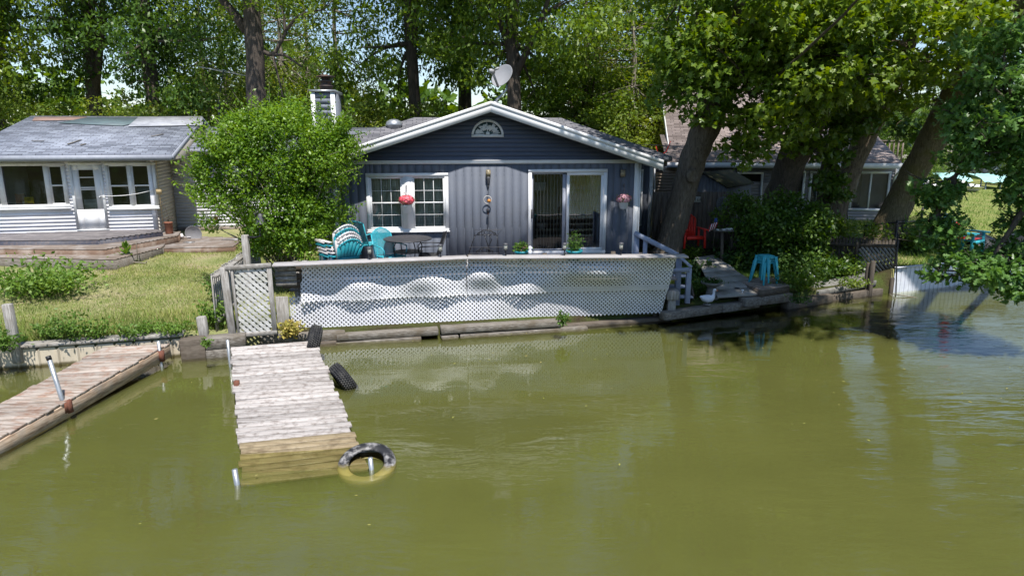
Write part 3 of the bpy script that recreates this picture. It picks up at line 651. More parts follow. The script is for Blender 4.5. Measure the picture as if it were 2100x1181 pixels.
def roof_slab(mb, a, b, c, d, th, m=0):   # a,b lower edge; c,d upper edge (c above b)
    up = [Vector(p) for p in (a,b,c,d)]; lo = [p-Vector((0,0,th)) for p in up]
    mb.hexa([lo[0],lo[1],lo[2],lo[3],up[0],up[1],up[2],up[3]], m)

# ======================= main charcoal house =======================
H = Frame(-.56, 17.4, 6, 0.0)
t = thing('house', 'charcoal blue one storey lakeside house with a low white trimmed gable', 'house', (H.x, H.y, 0), H.th)
ZF = 1.02; WL, WR = -3.9, 3.88; ZB = 3.36; PK = 4.82; SL = .325
wx0, wx1, wz0, wz1 = H.m(752,416)[0], H.m(920,416)[0], H.m(840,476)[1], H.m(840,355)[1]
dx0, dx1, dz0, dz1 = H.m(1083,430)[0], H.m(1243,430)[0], ZF-.02, H.m(1163,347)[1]
win = (wx0+.09, wx1-.09, wz0+.09, wz1-.09); dor = (dx0+.07, dx1-.07, dz0+.06, dz1-.07)
mb = MB(); t111(mb, WL, WR, .3, ZB, [win, dor]); part('front_wall', mb, M['t111'], t)
mb = MB(); mb.box(WL, WL+.1, .11, 3.4, .3, ZB); mb.box(WR-.1, WR, .11, 3.4, .3, ZB); part('side_wall', mb, M['t111'], t)
# room behind the glass
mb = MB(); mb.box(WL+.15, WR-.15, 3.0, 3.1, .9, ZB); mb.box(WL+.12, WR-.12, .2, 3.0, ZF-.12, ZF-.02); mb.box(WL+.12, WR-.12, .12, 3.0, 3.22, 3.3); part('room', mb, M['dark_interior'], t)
mb = MB(); rk = lambda z: (-(PK-.12-z)/SL+.0, (PK-.12-z)/SL)
def gclip(z):
    h = max(0, (PK-.20-z)/SL); return (max(WL, -h), min(WR, h))
lap(mb, WL, WR, ZB+.05, PK-.2, [], 0.0, .108, .014, xr=gclip)
mb.prism([(WL,.035,ZB),(WR,.035,ZB),(WR,.035,PK-.2-SL*WR),(0,.035,PK-.2),(WL,.035,PK-.2+SL*WL)], (0,.06,0)); part('gable_wall', mb, M['lap_dark'], t)
mb = MB(); mb.box(WL-.02, WR+.02, -.035, .0, ZB-.03, ZB+.06); mb.box(WL-.02, WR+.02, -.05, -.035, ZB+.045, ZB+.062); part('trim_band', mb, M['white_clean'], t)
for x in (WL, WR-.13):
    mb = MB(); mb.box(x-.02, x+.12, -.03, .0, .35, ZB-.03); mb.box(x-.02 if x < 0 else x+.105, x if x < 0 else x+.15, -.03, .11, .35, ZB-.03); part('corner_board', mb, M['white_clean'], t)
# front gable roof (overhang 0.5 forward)
EH = 4.30; FY = -.52; zr = lambda x: PK-.0-SL*abs(x)
mb = MB(); th = .05
for s in (-1, 1):
    a, b, c_, d = (s*EH, FY, zr(EH)), (0, FY, PK), (0, 5.2, PK), (s*EH, 5.2, zr(EH))
    q = [Vector(p) for p in (a,b,c_,d)]; lo = [p-Vector((0,0,th)) for p in q]; mb.hexa((lo[0],lo[1],lo[2],lo[3],q[0],q[1],q[2],q[3]) if s < 0 else (lo[1],lo[0],lo[3],lo[2],q[1],q[0],q[3],q[2]))
rf = part('roof', mb, M['roof_dark'], t)
mb = MB()
for s in (-1, 1):     # rake board, drip edge and eave fascia
    e = EH+.01
    for (yy0, yy1, dz0_, dz1_) in ((FY-.022, FY, -.055, -.25), (FY-.034, FY-.022, -.005, -.085)):
        mb.prism([(0,yy0,PK+dz0_+.01),(s*e,yy0,zr(e)+dz0_+.01),(s*e,yy0,zr(e)+dz1_),(0,yy0,PK+dz1_)] , (0,yy1-yy0,0))
    mb.box(s*EH if s > 0 else s*EH-.02, s*EH+.02 if s > 0 else s*EH, FY, 1.2, zr(EH)-.2, zr(EH)-.01)
part('rake_board', mb, M['white_clean'], rf)
mb = MB()
for s in (-1, 1):
    mb.prism([(0,FY,PK-.235),(s*EH,FY,zr(EH)-.235),(s*EH,FY,zr(EH)-.225),(0,FY,PK-.225)], (0,.52,0))
part('soffit', mb, M['grey_trim'], rf)
# sunburst gable vent (half round, white frame with radiating flakes of dark green)
gx, gz0 = H.m(1000,277)[0], H.m(1000,278)[1]; gr = (H.m(1033,277)[0]-H.m(967,277)[0])/2; gh = gr*.92
def arc(r, n=24, sz=1.0): return [(gx+r*math.cos(math.pi*k/n), gz0+r*sz*math.sin(math.pi*k/n)) for k in range(n+1)]
mb = MB(); A = arc(gr,24,.96); B = arc(gr-.055,24,.95)
for k in range(24): mb.prism([(A[k][0],-.04,A[k][1]),(A[k+1][0],-.04,A[k+1][1]),(B[k+1][0],-.04,B[k+1][1]),(B[k][0],-.04,B[k][1])], (0,.035,0))
mb.box(gx-gr, gx+gr, -.04, -.005, gz0-.04, gz0+.02); vn = part('gable_vent', mb, M['white'], t)
mb = MB(); mb.prism([(p[0],-.02,p[1]) for p in arc(gr-.06)], (0,.012,0)); part('panel', mb, surf('vent_green', (0.03,0.07,0.07), (0.02,0.045,0.05), (1,1,1), 6, .6, .1), vn)
mb = MB(); r2 = random.Random(3)
for k in range(22):
    a = math.pi*(k+.5)/22; r0 = r2.uniform(.05,.16); r1 = gr-.08-r2.uniform(0,.10); wd = r2.uniform(.010,.026); dx_, dz_ = math.cos(a), math.sin(a)
    mb.prism([(gx+dx_*r0-dz_*.006,-.03,gz0+.02+dz_*r0+dx_*.006),(gx+dx_*r0+dz_*.006,-.03,gz0+.02+dz_*r0-dx_*.006),(gx+dx_*r1+dz_*wd,-.03,gz0+dz_*r1-dx_*wd),(gx+dx_*r1-dz_*wd,-.03,gz0+dz_*r1+dx_*wd)], (0,.009,0))
    if k % 3 == 0:
        rr = r2.uniform(.12,gr-.14); mb.box(gx+dx_*rr-.03, gx+dx_*rr+.03, -.031, -.022, gz0+dz_*rr-.012, gz0+dz_*rr+.02)
mb.lathe([(.05,0),(.05,.01)], (gx,-.03,gz0+.045), 10, M4=Matrix.Rotation(R(90),4,'X')); part('sunburst', mb, M['white'], vn)
# double window
def sash_window(parent, x0, x1, z0, z1, y=0.0, mid='white_clean', cols=3, rows=4, glass='glass', curtain=True, casing=.09, mull=.26):
    wd = part_frame = MB(); rect_frame(wd, x0, x1, z0, z1, casing, y-.045, y); cx = (x0+x1)/2
    wd.box(cx-mull/2, cx+mull/2, y-.04, y, z0+casing, z1-casing); wd.box(cx-mull/2+.07, cx+mull/2-.07, y-.052, y-.04, z0+casing, z1-casing)
    wd.box(x0-.02, x1+.02, y-.075, y-.045, z0-.005, z0+.03)
    wn = part('window', wd, M['white_clean'], parent)
    for (a, b) in ((x0+casing, cx-mull/2), (cx+mull/2, x1-casing)):
        f = MB(); rect_frame(f, a, b, z0+casing, z1-casing, .045, y-.022, y+.03); part('sash', f, M['white'], wn)
        a2, b2, c2, d2 = a+.045, b-.045, z0+casing+.045, z1-casing-.045; mt = MB()
        for k in range(1, cols): xx = a2+(b2-a2)*k/cols; mt.box(xx-.006, xx+.006, y+.004, y+.016, c2, d2)
        for k in range(1, rows): zz = c2+(d2-c2)*k/rows; hw = .018 if k*2 == rows else .006; mt.box(a2, b2, y+.002, y+.018, zz-hw, zz+hw)
        part('muntin', mt, M['white'], wn)
        g = MB(); g.face([(a2,y+.022,c2),(b2,y+.022,c2),(b2,y+.022,d2),(a2,y+.022,d2)]); part('pane', g, M[glass], wn)
        if curtain:
            cu = MB(); cu.grid(lambda u, v: (a2-.03+(b2-a2+.06)*u, y+.16+.03*math.sin(u*34)+.012*math.sin(u*71), c2-.03+(d2-c2+.06)*v), 60, 2); part('curtain', cu, M['curtain'], wn, smooth=True)
            # a scalloped valance hem across the lower part
            cu = MB(); cu.grid(lambda u, v: (a2+(b2-a2)*u, y+.10+.02*math.sin(u*40), c2-.02+(.34+.05*abs(math.sin(u*9.4)))*v), 60, 2); part('curtain', cu, M['curtain'], wn, smooth=True)
    return wn
sash_window(t, wx0, wx1, wz0, wz1)
# sliding door
fr = MB(); rect_frame(fr, dx0, dx1, dz0, dz1, .085, -.045, 0, wb=.10); dr = part('sliding_door', fr, M['white_clean'], t)
cxm = H.m(1163,430)[0]; iz0, iz1 = dz0+.10, dz1-.085
mb = MB(); rect_frame(mb, cxm-.02, dx1-.085, iz0, iz1, .07, -.03, .02); part('door_panel', mb, M['white_clean'], dr)
mb = MB(); rect_frame(mb, dx0+.085, cxm+.02, iz0, iz1, .045, .03, .07); mb.box(cxm-.12, cxm-.02, .03, .07, iz0, iz1); part('door_panel', mb, M['grey_trim'], dr)
mb = MB(); mb.face([(cxm+.05,.0,iz0+.07),(dx1-.155,.0,iz0+.07),(dx1-.155,.0,iz1-.07),(cxm+.05,.0,iz1-.07)]); part('pane', mb, M['glass_mirror'], dr)
mb = MB(); mb.face([(dx0+.13,.05,iz0+.045),(cxm-.12,.05,iz0+.045),(cxm-.12,.05,iz1-.045),(dx0+.13,.05,iz1-.045)]); part('pane', mb, M['glass_dark'], dr)
mb = MB(); mb.box(dx0+.075,dx0+.105,-.09,-.045,1.95,2.18); part('handle', mb, M['black'], dr)
mb = MB(); mb.box(dx1-.24,dx1-.17,.03,.05,iz0+.08,iz1-.08); part('screen_stile', mb, M['grey_trim'], dr)
mb = MB(); x = dx0+.17; r2 = random.Random(9)
while x < dx1-.2:
    mb.box(x, x+.012+r2.uniform(0,.006), .16, .245, iz0+.03, iz1-.02); x += .087
mb.box(dx0+.1, dx1-.1, .15, .26, iz1-.02, iz1+.03); part('vertical_blinds', mb, M['blind'], dr)
mb = MB(); a = H.m(1094,374,.3); b = H.m(1119,391,.3); mb.box(a[0],b[0],.30,.31,b[1],a[1]); part('paper', mb, M['white'], dr)
# interior hanging bowls glimpsed through the glass
for px in (1111, 1189):
    q = H.m(px,462,.6); mb = MB(); mb.lathe([(.05,-.10),(.10,-.06),(.13,.05),(.135,.06)], (q[0],.6,q[1]), 14); mb.tube([(q[0],.6,q[1]+.05),(q[0],.6,3.2)], .004, 5); part('hanging_bowl', mb, M['whiteplastic'], dr)
# wall lamps
for px, lab in ((1001, None), (1276, None)):
    q = H.m(px,355); mb = MB(); mb.box(q[0]-.055,q[0]+.055,-.10,-.012,q[1]-.09,q[1]+.08); lp = part('wall_lamp', mb, surf('lamp_mosaic_%d' % px, (0.40,0.33,0.20), (0.10,0.09,0.07), (1,1,1), 22, .4, .1), t)
    if px == 1001:
        mb = MB(); mb.lathe([(.006,-.24),(.03,-.16),(.052,-.04),(.058,0)], (q[0],-.055,q[1]-.09), 12); part('shade', mb, M['darkgrey'], lp)
    else:
        mb = MB(); mb.box(q[0]-.065,q[0]+.065,-.105,-.006,q[1]+.08,q[1]+.10); part('cap', mb, M['darkgrey'], lp)
# rear part of the house (wider) with hipped roof
RY = 3.3; q = H.m(1335,430,RY); RX = q[0]
mb = MB(); t111(mb, WR-.3, RX, .3, 3.32, [(WR+.07, RX-.32, 1.3, 3.0)], RY, .203); mb.box(-RX, WL+.3, RY, RY+.1, .3, 3.32); mb.box(RX-.1, RX, RY+.11, 10, .3, 3.32); mb.box(-RX, -RX+.1, RY+.11, 10, .3, 3.32); mb.box(-RX,RX,10,10.1,.3,3.32)
part('rear_wall', mb, M['t111'], t)
mb = MB(); mb.box(RX-.10, RX+.02, RY-.03, RY, .35, 3.3); part('corner_board', mb, M['white_clean'], t)
mb = MB(); rect_frame(mb, WR+.05, RX-.30, 1.28, 3.02, .06, RY-.04, RY); wn = part('window', mb, M['white_clean'], t)
mb = MB(); mb.face([(WR+.11,RY+.02,1.34),(RX-.36,RY+.02,1.34),(RX-.36,RY+.02,2.96),(WR+.11,RY+.02,2.96)]); part('pane', mb, M['glass_dark'], wn)
# hip roof: ridge level with x from px 850 to 1150
rx0 = H.m(850,241,6.6); rx1 = H.m(1150,243,6.6); zr2 = rx0[1]; E0 = RY-.45; E1 = 10.4; ex = RX+.42; ze = 3.42
P = {'a':(-ex,E0,ze),'b':(ex,E0,ze),'c':(ex,E1,ze),'d':(-ex,E1,ze),'r':(rx0[0],6.6,zr2),'s':(rx1[0],6.6,zr2)}
mb = MB()
for f in (('a','b','s','r'),('c','d','r','s'),('b','c','s'),('d','a','r'),('a','d','c','b')): mb.face([P[k] for k in f])
rb = part('roof', mb, M['roof_dark2'], t, label='low hipped roof over the rear of the charcoal house')
mb = MB(); mb.box(EH+.03, ex+.02, E0-.03, E0-.005, ze-.15, ze-.005); mb.box(-ex-.02, -EH-.03, E0-.03, E0-.005, ze-.15, ze-.005); mb.box(ex+.002, ex+.03, E0, E1, ze-.15, ze-.005); part('fascia', mb, M['grey_trim'], rb)
mb = MB(); mb.box(EH-.3, ex-.02, E0, RY, ze-.14, ze-.11); part('soffit', mb, M['grey_trim'], rb)
q = H.m(808,253,5.6); mb = MB(); mb.lathe([(.24,-.16),(.24,-.08),(.27,-.07),(.27,-.04),(.235,.05),(.13,.11),(.02,.13)], (q[0],5.6,q[1]), 18); part('roof_vent', mb, M['galv'], t, smooth=True)
# chimney
CHY = 2.4; a = H.m(638,186,CHY); b = H.m(684,186,CHY); ch = MB(); cx0, cx1, czt = a[0], b[0], a[1]
lap(ch, cx0+.09, cx1-.09, 1.0, czt-.06, [], CHY, .155, .016); ch.box(cx0, cx1, CHY+.03, CHY+1.35, .8, czt-.05); cm = part('chimney', ch, surf('chimney_siding', (0.20,0.22,0.26), (0.16,0.18,0.22), (1,1,8), 3, .6, .05), t)
mb = MB(); mb.box(cx0-.02, cx0+.09, CHY-.03, CHY+.03, .9, czt-.04); mb.box(cx1-.09, cx1+.025, CHY-.03, CHY+.03, .9, czt-.04); part('corner_board', mb, M['white'], cm)
mb = MB(); mb.box(cx0-.05, cx1+.05, CHY-.06, CHY+1.40, czt-.04, czt+.02); part('cap', mb, M['galv'], cm)
mb = MB(); mb.lathe([(.17,0),(.17,.09),(.20,.10),(.20,.13),(.15,.14),(.15,.22),(.19,.23),(.19,.26),(.12,.27),(.12,.33)], ((cx0+cx1)/2+.06, CHY+.3, czt+.02), 16); mb.lathe([(.10,.33),(.26,.36),(.26,.375),(.05,.42)], ((cx0+cx1)/2+.06, CHY+.3, czt+.02), 16); part('flue', mb, surf('sooty_flue',(0.07,0.05,0.045),(0.03,0.025,0.025),(2,2,2),4,.7,.1,dirt=(0.2,0.08,0.04),dscale=5,damt=.7), cm)

# satellite dish on the gable peak
pk = H.w(.10, -.30, PK-.02); t2 = thing('satellite_dish', 'grey satellite dish on a bent mast at the peak of the charcoal gable', 'satellite dish', pk)
D0 = aty(1037,180, pk.y); mb = MB(); mb.tube([(0,0,0), (.05,0,.04), D0-pk+Vector((.02,.02,-.05)), D0-pk+Vector((.02,.02,.06))], .026, 10); mb.box(-.10,.10,-.05,.07,-.02,.015); mb.beam((-.02,-.03,.0),(.12,.0,.16),.02,.02); part('mast', mb, M['galv'], t2)
cD = aty(1030,156, pk.y)-pk; ax = Vector((-.55,-.62,.42)).normalized()
mb = MB(); Q = ax.to_track_quat('Z','Y').to_matrix().to_4x4(); prof = [(0.001,-.045),(.08,-.042),(.16,-.030),(.24,-.008),(.305,.018),(.315,.020),(.312,.008),(.24,-.022),(.12,-.048),(.001,-.06)]
mb.lathe(prof, cD, 40, sx=1.0, sy=.93, M4=Q); part('reflector', mb, M['dish'], t2, smooth=True)
yv = Q.to_3x3() @ Vector((0,1,0)); low = cD - Vector((0,0,.30)) + ax*.0
if (Q.to_3x3() @ Vector((0,1,0))).z < 0: yv = -yv
a0 = cD - yv*.30; l0 = aty(1010,149, pk.y-.35)-pk
mb = MB(); mb.beam(a0, l0, .035, .05); part('arm', mb, M['dish'], t2)
mb = MB(); d = (cD-l0).normalized(); mb.beam(l0-d*.10+Vector((0,0,.02)), l0+d*.06+Vector((0,0,.02)), .07, .09); mb.beam(l0+Vector((.06,0,.06)), l0+Vector((.15,.0,.10)), .05,.05); part('receiver', mb, M['dish'], t2)

# ======================= deck with lattice =======================
CAP = [(-4.62,13.02),(-.9,13.86),(3.62,14.02)]; cy_ = polyx(CAP); ZC = 1.60; FL = .98
BASE = [(-4.6,13.06),(.5,14.02),(3.4,14.42)]; by_ = polyx(BASE)
t = thing('deck', 'raised timber deck across the front of the charcoal house, faced with white lattice', 'deck', (-.5, 15.5, 0))
mb = MB(); c0, q0 = math.cos(H.th), math.sin(H.th)
k = 0; yy = 12.9
while yy < 17.9:
    y1 = yy+.138
    def hy(x, y): return y + (x+.5)*math.tan(R(5))*0
    xa = max(-4.5, -4.5+( -13.0+13.0)); pts = []
    # each board spans where it lies behind the front edge
    lo = -4.5; hi = 3.6
    xs = np.linspace(lo, hi, 60); ok = [x for x in xs if by_(x)*.44+cy_(x)*.56+.24 < yy]
    if ok:
        x_a, x_b = min(ok), max(ok); wall_y = H.w(0,0).y
        mb.box(x_a, x_b, yy, y1-.006, FL-.035, FL)
    yy += .138
part('floor', mb, M['greydeck'], t, world=True)
mb = MB()
for (xa, xb) in ((-4.62,-.92),(-.90,3.62)):
    mb.beam((xa,cy_(xa)-.04,ZC-.018),(xb,cy_(xb)-.04,ZC-.018),.34,.036)
part('cap_rail', mb, surf('white_cap_rail',(0.46,0.44,0.44),(0.33,0.31,0.31),(1,8,8),3,.6,.15,dirt=(0.30,0.27,0.25),dscale=4,damt=.6), t, world=True, bv=.004)
mb = MB()
for zz, hh in ((1.44,.14),(1.27,.13),(1.10,.12)):
    t_ = (zz-.25)/1.3; sy_ = lambda x: by_(x)*(1-t_)+cy_(x)*t_+.27
    for (xa, xb) in ((-4.58,-.92),(-.90,.5),(.5,3.30)): mb.beam((xa,sy_(xa),zz),(xb,sy_(xb),zz),.035,hh)
part('rim_board', mb, M['timber_dark'], t, world=True)  # boards coloured dark so the lattice holes read as shade
for x in (-4.35,-4.18,-2.6,-.9,.7,2.2,3.2):
    yy = max(cy_(x), by_(x))+.36; mb = MB(); mb.box(x-.045,x+.045,yy,yy+.09,-.3,1.56); part('post', mb, M['timber_dark'] if x > -4 else M['grain_z'], t, world=True)
mb = MB(); mb.box(-4.5,3.5,15.2,15.3,.0,.94); part('dark_backing', mb, M['timber_dark'], t, world=True)  # added dark sheet standing in for the shade behind the lattice
# lattice
def lattice(mb, fS, s0, s1, z0, z1, pitch=.0622, wd=.0315, th=.006, nseg=10, clip=None):
    """diagonal strips both ways between heights z0(s), z1(s) on surface fS(s, z, layer)"""
    H_ = z1-z0; step = pitch*math.sqrt(2); hw = wd/math.sqrt(2)
    for sgn in (1, -1):
        lay = 0.0 if sgn == 1 else th
        k0 = int(math.floor((s0-H_)/step))-1; k1 = int(math.ceil((s1+H_)/step))+1
        for k in range(k0, k1):
            sb = k*step; rows = []
            ns = max(nseg, int(H_/.12))
            for i in range(ns+1):
                v = H_*i/ns; sc = sb + sgn*v if sgn == 1 else sb + H_*0 - v + 0
                a = sc-hw; b = sc+hw; z = z0+v
                aL, bL = (s0, s1) if clip is None else clip(z)
                rows.append((min(max(a, aL), bL), min(max(b, aL), bL), z))
            for i in range(ns):
                r0, r1 = rows[i], rows[i+1]
                if r0[1]-r0[0] < .001 and r1[1]-r1[0] < .001: continue
                mb.face([fS(r0[0],r0[2],lay), fS(r0[1],r0[2],lay), fS(r1[1],r1[2],lay), fS(r1[0],r1[2],lay)])
    # scalloped top and bottom edges
    for zc in (z0, z1):
        k0 = int(math.floor(s0/step))-1; k1 = int(math.ceil(s1/step))+1; aL, bL = (s0, s1) if clip is None else clip(zc)
        for k in range(k0, k1):
            cx = k*step + (0 if zc == z0 else (H_ % step)); r = hw*1.0
            if cx-r*.6 < aL or cx+r*.6 > bL: continue
            mb.face([fS(cx+r*math.cos(a), zc+r*math.sin(a), th*1.5) for a in [2*math.pi*q/8 for q in range(8)]])
def bump_u(s, z):    # how far the loose upper sheet stands off
    v = (z-.80)/.72
    b = .015 + .085*max(0, 1-v)**1.6*(.75+.40*math.sin(s*4.1+.9)+.25*math.sin(s*7.3))
    if s > .6: b = .015 + (b-.015)*max(.3, 1-(s-.6)*1.2)
    for s_0, ws, am, vc in ((-3.0,.42,.12,.42),(-1.75,.50,.15,.48),(-.62,.40,.21,.58),(.55,.4,.08,.3),(1.45,.55,.24,.66),(2.15,.45,.19,.60)):
        b += am*math.exp(-abs((s-s_0)/ws)**2.4)*math.exp(-((v-vc)/.40)**2)
    return b
def fU(s, z, lay):
    tt = (z-.25)/1.3; y = by_(s)*(1-tt)+cy_(s)*tt; return (s, y+.15-.92*bump_u(s, z)-lay, z)
def fLo(s, z, lay):
    tt = (z-.25)/1.3; y = by_(s)*(1-tt)+cy_(s)*tt; return (s, y+.165+.010*math.sin(s*2.9)*math.sin(z*3)-lay, z)
slant = lambda z: 3.30+.17*(z-.25)/1.3
mb = MB(); lattice(mb, fU, -4.17, -.94, .79, .79+.7477, nseg=14, clip=lambda z: (-4.19+.03*(z > 1.2), -.945)); part('lattice_panel', mb, M['lat'], t, world=True, label='buckled upper left lattice sheet')
mb = MB(); lattice(mb, fU, -.93, 3.5, .79, .79+.7477, nseg=14, clip=lambda z: (-.93, slant(z))); part('lattice_panel', mb, M['lat'], t, world=True, label='buckled upper right lattice sheet')
mb = MB(); lattice(mb, fLo, -4.45, 0.0, .215, .215+.6597, nseg=10, clip=lambda z: (-4.44,-.002)); part('lattice_panel', mb, M['lat'], t, world=True, label='sunlit lower left lattice sheet')
mb = MB(); lattice(mb, fLo, .0, 3.4, .215, .215+.6597, nseg=10, clip=lambda z: (.002, slant(z))); part('lattice_panel', mb, M['lat'], t, world=True, label='lower right lattice sheet')
# end boards left of the lattice
mb = MB()
for zz in (1.50,1.40,1.30,1.20): mb.beam((-4.60,cy_(-4.6)-.02,zz-.01),(-4.22,cy_(-4.2)-.02,zz-.01),.03,.085)
part('end_board', mb, M['grain_x'], t, world=True)
mb = MB(); mb.beam((-4.50,12.98,-.1),(-4.50,12.98,.95),.24,.04,up=(0,1,0)); solo('leaning_plank', mb, M['grain_z'], 'short broad upright plank between the lattice gate and the white lattice', 'plank', bv=.006)
# stairs with rail at the right end of the deck
t = thing('deck_stairs', 'blue grey painted deck stairs with sloping handrail at the right end of the deck', 'stairs', (3.7,14.9,0))
A = aty(1302,478,15.6); Bq = aty(1390,523,15.05); Cq = aty(1418,548,14.85)
mb = MB(); mb.beam(A, Bq, .10, .09); mb.beam(Bq, Cq, .09, .04); part('handrail', mb, M['railpaint'], t, world=True, bv=.006)
def pst(px0, px1, pyb, Y, zt, zb, name='post'):
    a = aty(px0,pyb,Y); b = aty(px1,pyb,Y); mb = MB(); mb.box(a.x,b.x,Y,Y+.09,zb,zt); return part(name, mb, M['railpaint'], t, world=True, bv=.006)
pst(1301,1311,500,15.58,A.z-.03,.6); pst(1320,1328,500,15.45,A.z-.13,.6); pst(1387,1398,550,15.08,Bq.z-.03,.25); pst(1408,1418,570,14.85,Cq.z-.02,.35)
a = aty(1372,556,14.9); b = aty(1414,553,14.84); mb = MB(); mb.beam(a,b,.04,.10); part('mid_rail', mb, M['railpaint'], t, world=True)
mb = MB()
for k, (z, y) in enumerate(((.80,15.75),(.60,15.48),(.42,15.2))): mb.box(3.5,4.15,y,y+.28,z-.04,z)
part('tread', mb, M['railpaint'], t, world=True)
for x in (3.47, 4.18): mb = MB(); mb.beam((x,15.35,.36),(x,16.0,.78),.04,.20); part('stringer', mb, M['timber_dark'], t, world=True)
mb = MB(); a = aty(1367,597,14.62); mb.box(a.x,a.x+.27,14.55,14.9,.50,.70); mb.box(a.x+.05,a.x+.22,14.62,14.78,.18,.50); solo('wooden_block_seat', mb, M['grain_z'], 'blocky grey wooden stool beside the white goose at the end of the lattice', 'stool', bv=.01)

# ======================= gate, fence, bell =======================
t = thing('garden_gate', 'weathered wooden gate frame filled with worn white lattice at the dock head', 'gate', (-5.0,12.5,0))
GA = Frame(*aty(467,640,12.42)[:2], 14.5); LM = lambda px, py: GA.m(px, py)
gw = GA.m(563,620)[0]; zg0 = .30; zg1 = GA.m(520,548)[1]; W = lambda x, y, z: GA.w(x, y, z)
def gb(mb, a, b, wd, h, up=(0,0,1)): mb.beam(GA.w(*a), GA.w(*b), wd, h, up)
def up_(): v = GA.w(0,-1,0)-GA.w(0,0,0); return tuple(v)
mb = MB(); U = up_()
gb(mb, (.06,0,.05), (.0,0,zg1+.02), .13, .10, U); part('post', mb, M['grain_z'], t, world=True, bv=.008)
mb = MB(); gb(mb, (.165,-.02,zg0), (.14,-.02,zg1), .045, .05, U); gb(mb, (gw-.03,-.02,zg0+.02), (gw-.05,-.02,zg1+.02), .085, .05, U)
part('stile', mb, M['grain_z'], t, world=True, bv=.005)
mb = MB(); gb(mb, (.12,-.03,zg0+.02), (gw+.01,-.03,zg0+.04), .05, .075); gb(mb, (.03,-.03,zg1+.01), (gw-.005,-.03,zg1+.03), .055, .085); part('rail', mb, M['grain_x'], t, world=True, bv=.005)
mb = MB()
def fG(s, z, lay): return tuple(GA.w(s, -.012+lay*1.5, z))
for sgn in (1, -1):
    step = .1225 if sgn == -1 else .1225; hw = .041 if sgn == -1 else .030; z0, z1 = zg0+.05, zg1-.03; s0, s1 = .17, gw-.07; H_ = z1-z0
    for k in range(int((s0-H_-.5)/step), int((s1+H_+.5)/step)+1):
        sb = k*step; n_ = 14; prev = None
        for i in range(n_+1):
            v = H_*i/n_; sc = sb + sgn*v*1.0; a = max(sc-hw, s0); b = min(sc+hw, s1); cur = (a, b, z0+v) if b > a+.002 else None
            if prev and cur:
                lay = -.008 if sgn == -1 else 0.0
                mb.face([fG(prev[0],prev[2],lay), fG(prev[1],prev[2],lay), fG(cur[1],cur[2],lay), fG(cur[0],cur[2],lay)])
            prev = cur
part('lattice_panel', mb, M['lat_gate'], t, world=True)
# picket fence running back
t = thing('picket_fence', 'old grey picket fence running back from the gate along the lawn', 'fence', (-5.7,12.9,0))
a = Vector((-5.62,12.5,0)); b = Vector((-6.45,17.3,0)); n = 34; dirn = (b-a).normalized()
pk_ = MB(); r2 = random.Random(4)
for k in range(n):
    p = a.lerp(b, k/n); zt = 1.55-.10*(k/n)+r2.uniform(-.02,.02)+gz(p.x,p.y)*.15-.1; wv = dirn*.045; nn = Vector((-dirn.y, dirn.x, 0))*.011
    zb = .2; q = p+wv
    pk_.hexa([p-nn+Vector((0,0,zb)),q-nn+Vector((0,0,zb)),q+nn+Vector((0,0,zb)),p+nn+Vector((0,0,zb)),p-nn+Vector((0,0,zt-.03)),q-nn+Vector((0,0,zt-.03)),q+nn+Vector((0,0,zt-.03)),p+nn+Vector((0,0,zt-.03))])
    m_ = p.lerp(q,.5); pk_.hexa([p-nn+Vector((0,0,zt-.03)),q-nn+Vector((0,0,zt-.03)),q+nn+Vector((0,0,zt-.03)),p+nn+Vector((0,0,zt-.03)),p.lerp(q,.25)-nn+Vector((0,0,zt)),p.lerp(q,.75)-nn+Vector((0,0,zt)),p.lerp(q,.75)+nn+Vector((0,0,zt)),p.lerp(q,.25)+nn+Vector((0,0,zt))])
part('picket', pk_, M['grain_z'], t, world=True)
mb = MB(); o = Vector((.06,0,0)); mb.beam(a+o+Vector((0,0,1.44)), b+o+Vector((0,0,1.34)), .09, .04); part('rail', mb, M['grain_x'], t, world=True); mb = MB(); mb.beam(a+o+Vector((0,0,.6)), b+o+Vector((0,0,.6)), .04, .09); part('rail', mb, M['grain_x'], t, world=True)
mb = MB(); pp = aty(505,520,14.6); mb.box(pp.x-.065,pp.x+.065,14.55,14.68,.2,aty(505,482,14.6).z); part('post', mb, M['grain_z'], t, world=True, bv=.01)
t = thing('dinner_bell', 'black cast iron bell on a bracket fixed to the fence post by the big bush', 'bell', (pp.x+.06,14.6,aty(505,486,14.6).z))
z0 = aty(505,486,14.6).z; q = aty(533,470,14.6)
mb = MB(); mb.tube([(pp.x+.06,14.6,z0),(pp.x+.22,14.6,z0-.01),(q.x,14.6,z0+.02),(q.x-.0,14.6,z0+.25),(q.x-.07,14.6,z0+.33),(q.x-.07,14.6,z0+.50),(q.x,14.6,z0+.55)], .022, 8); part('bracket', mb, M['black'], t, world=True)
mb = MB(); mb.lathe([(.125,0),(.115,.02),(.08,.08),(.065,.16),(.05,.20),(.015,.23)], (q.x+.03,14.6,z0+.28), 18); part('bell', mb, M['darkgrey'], t, world=True, smooth=True)
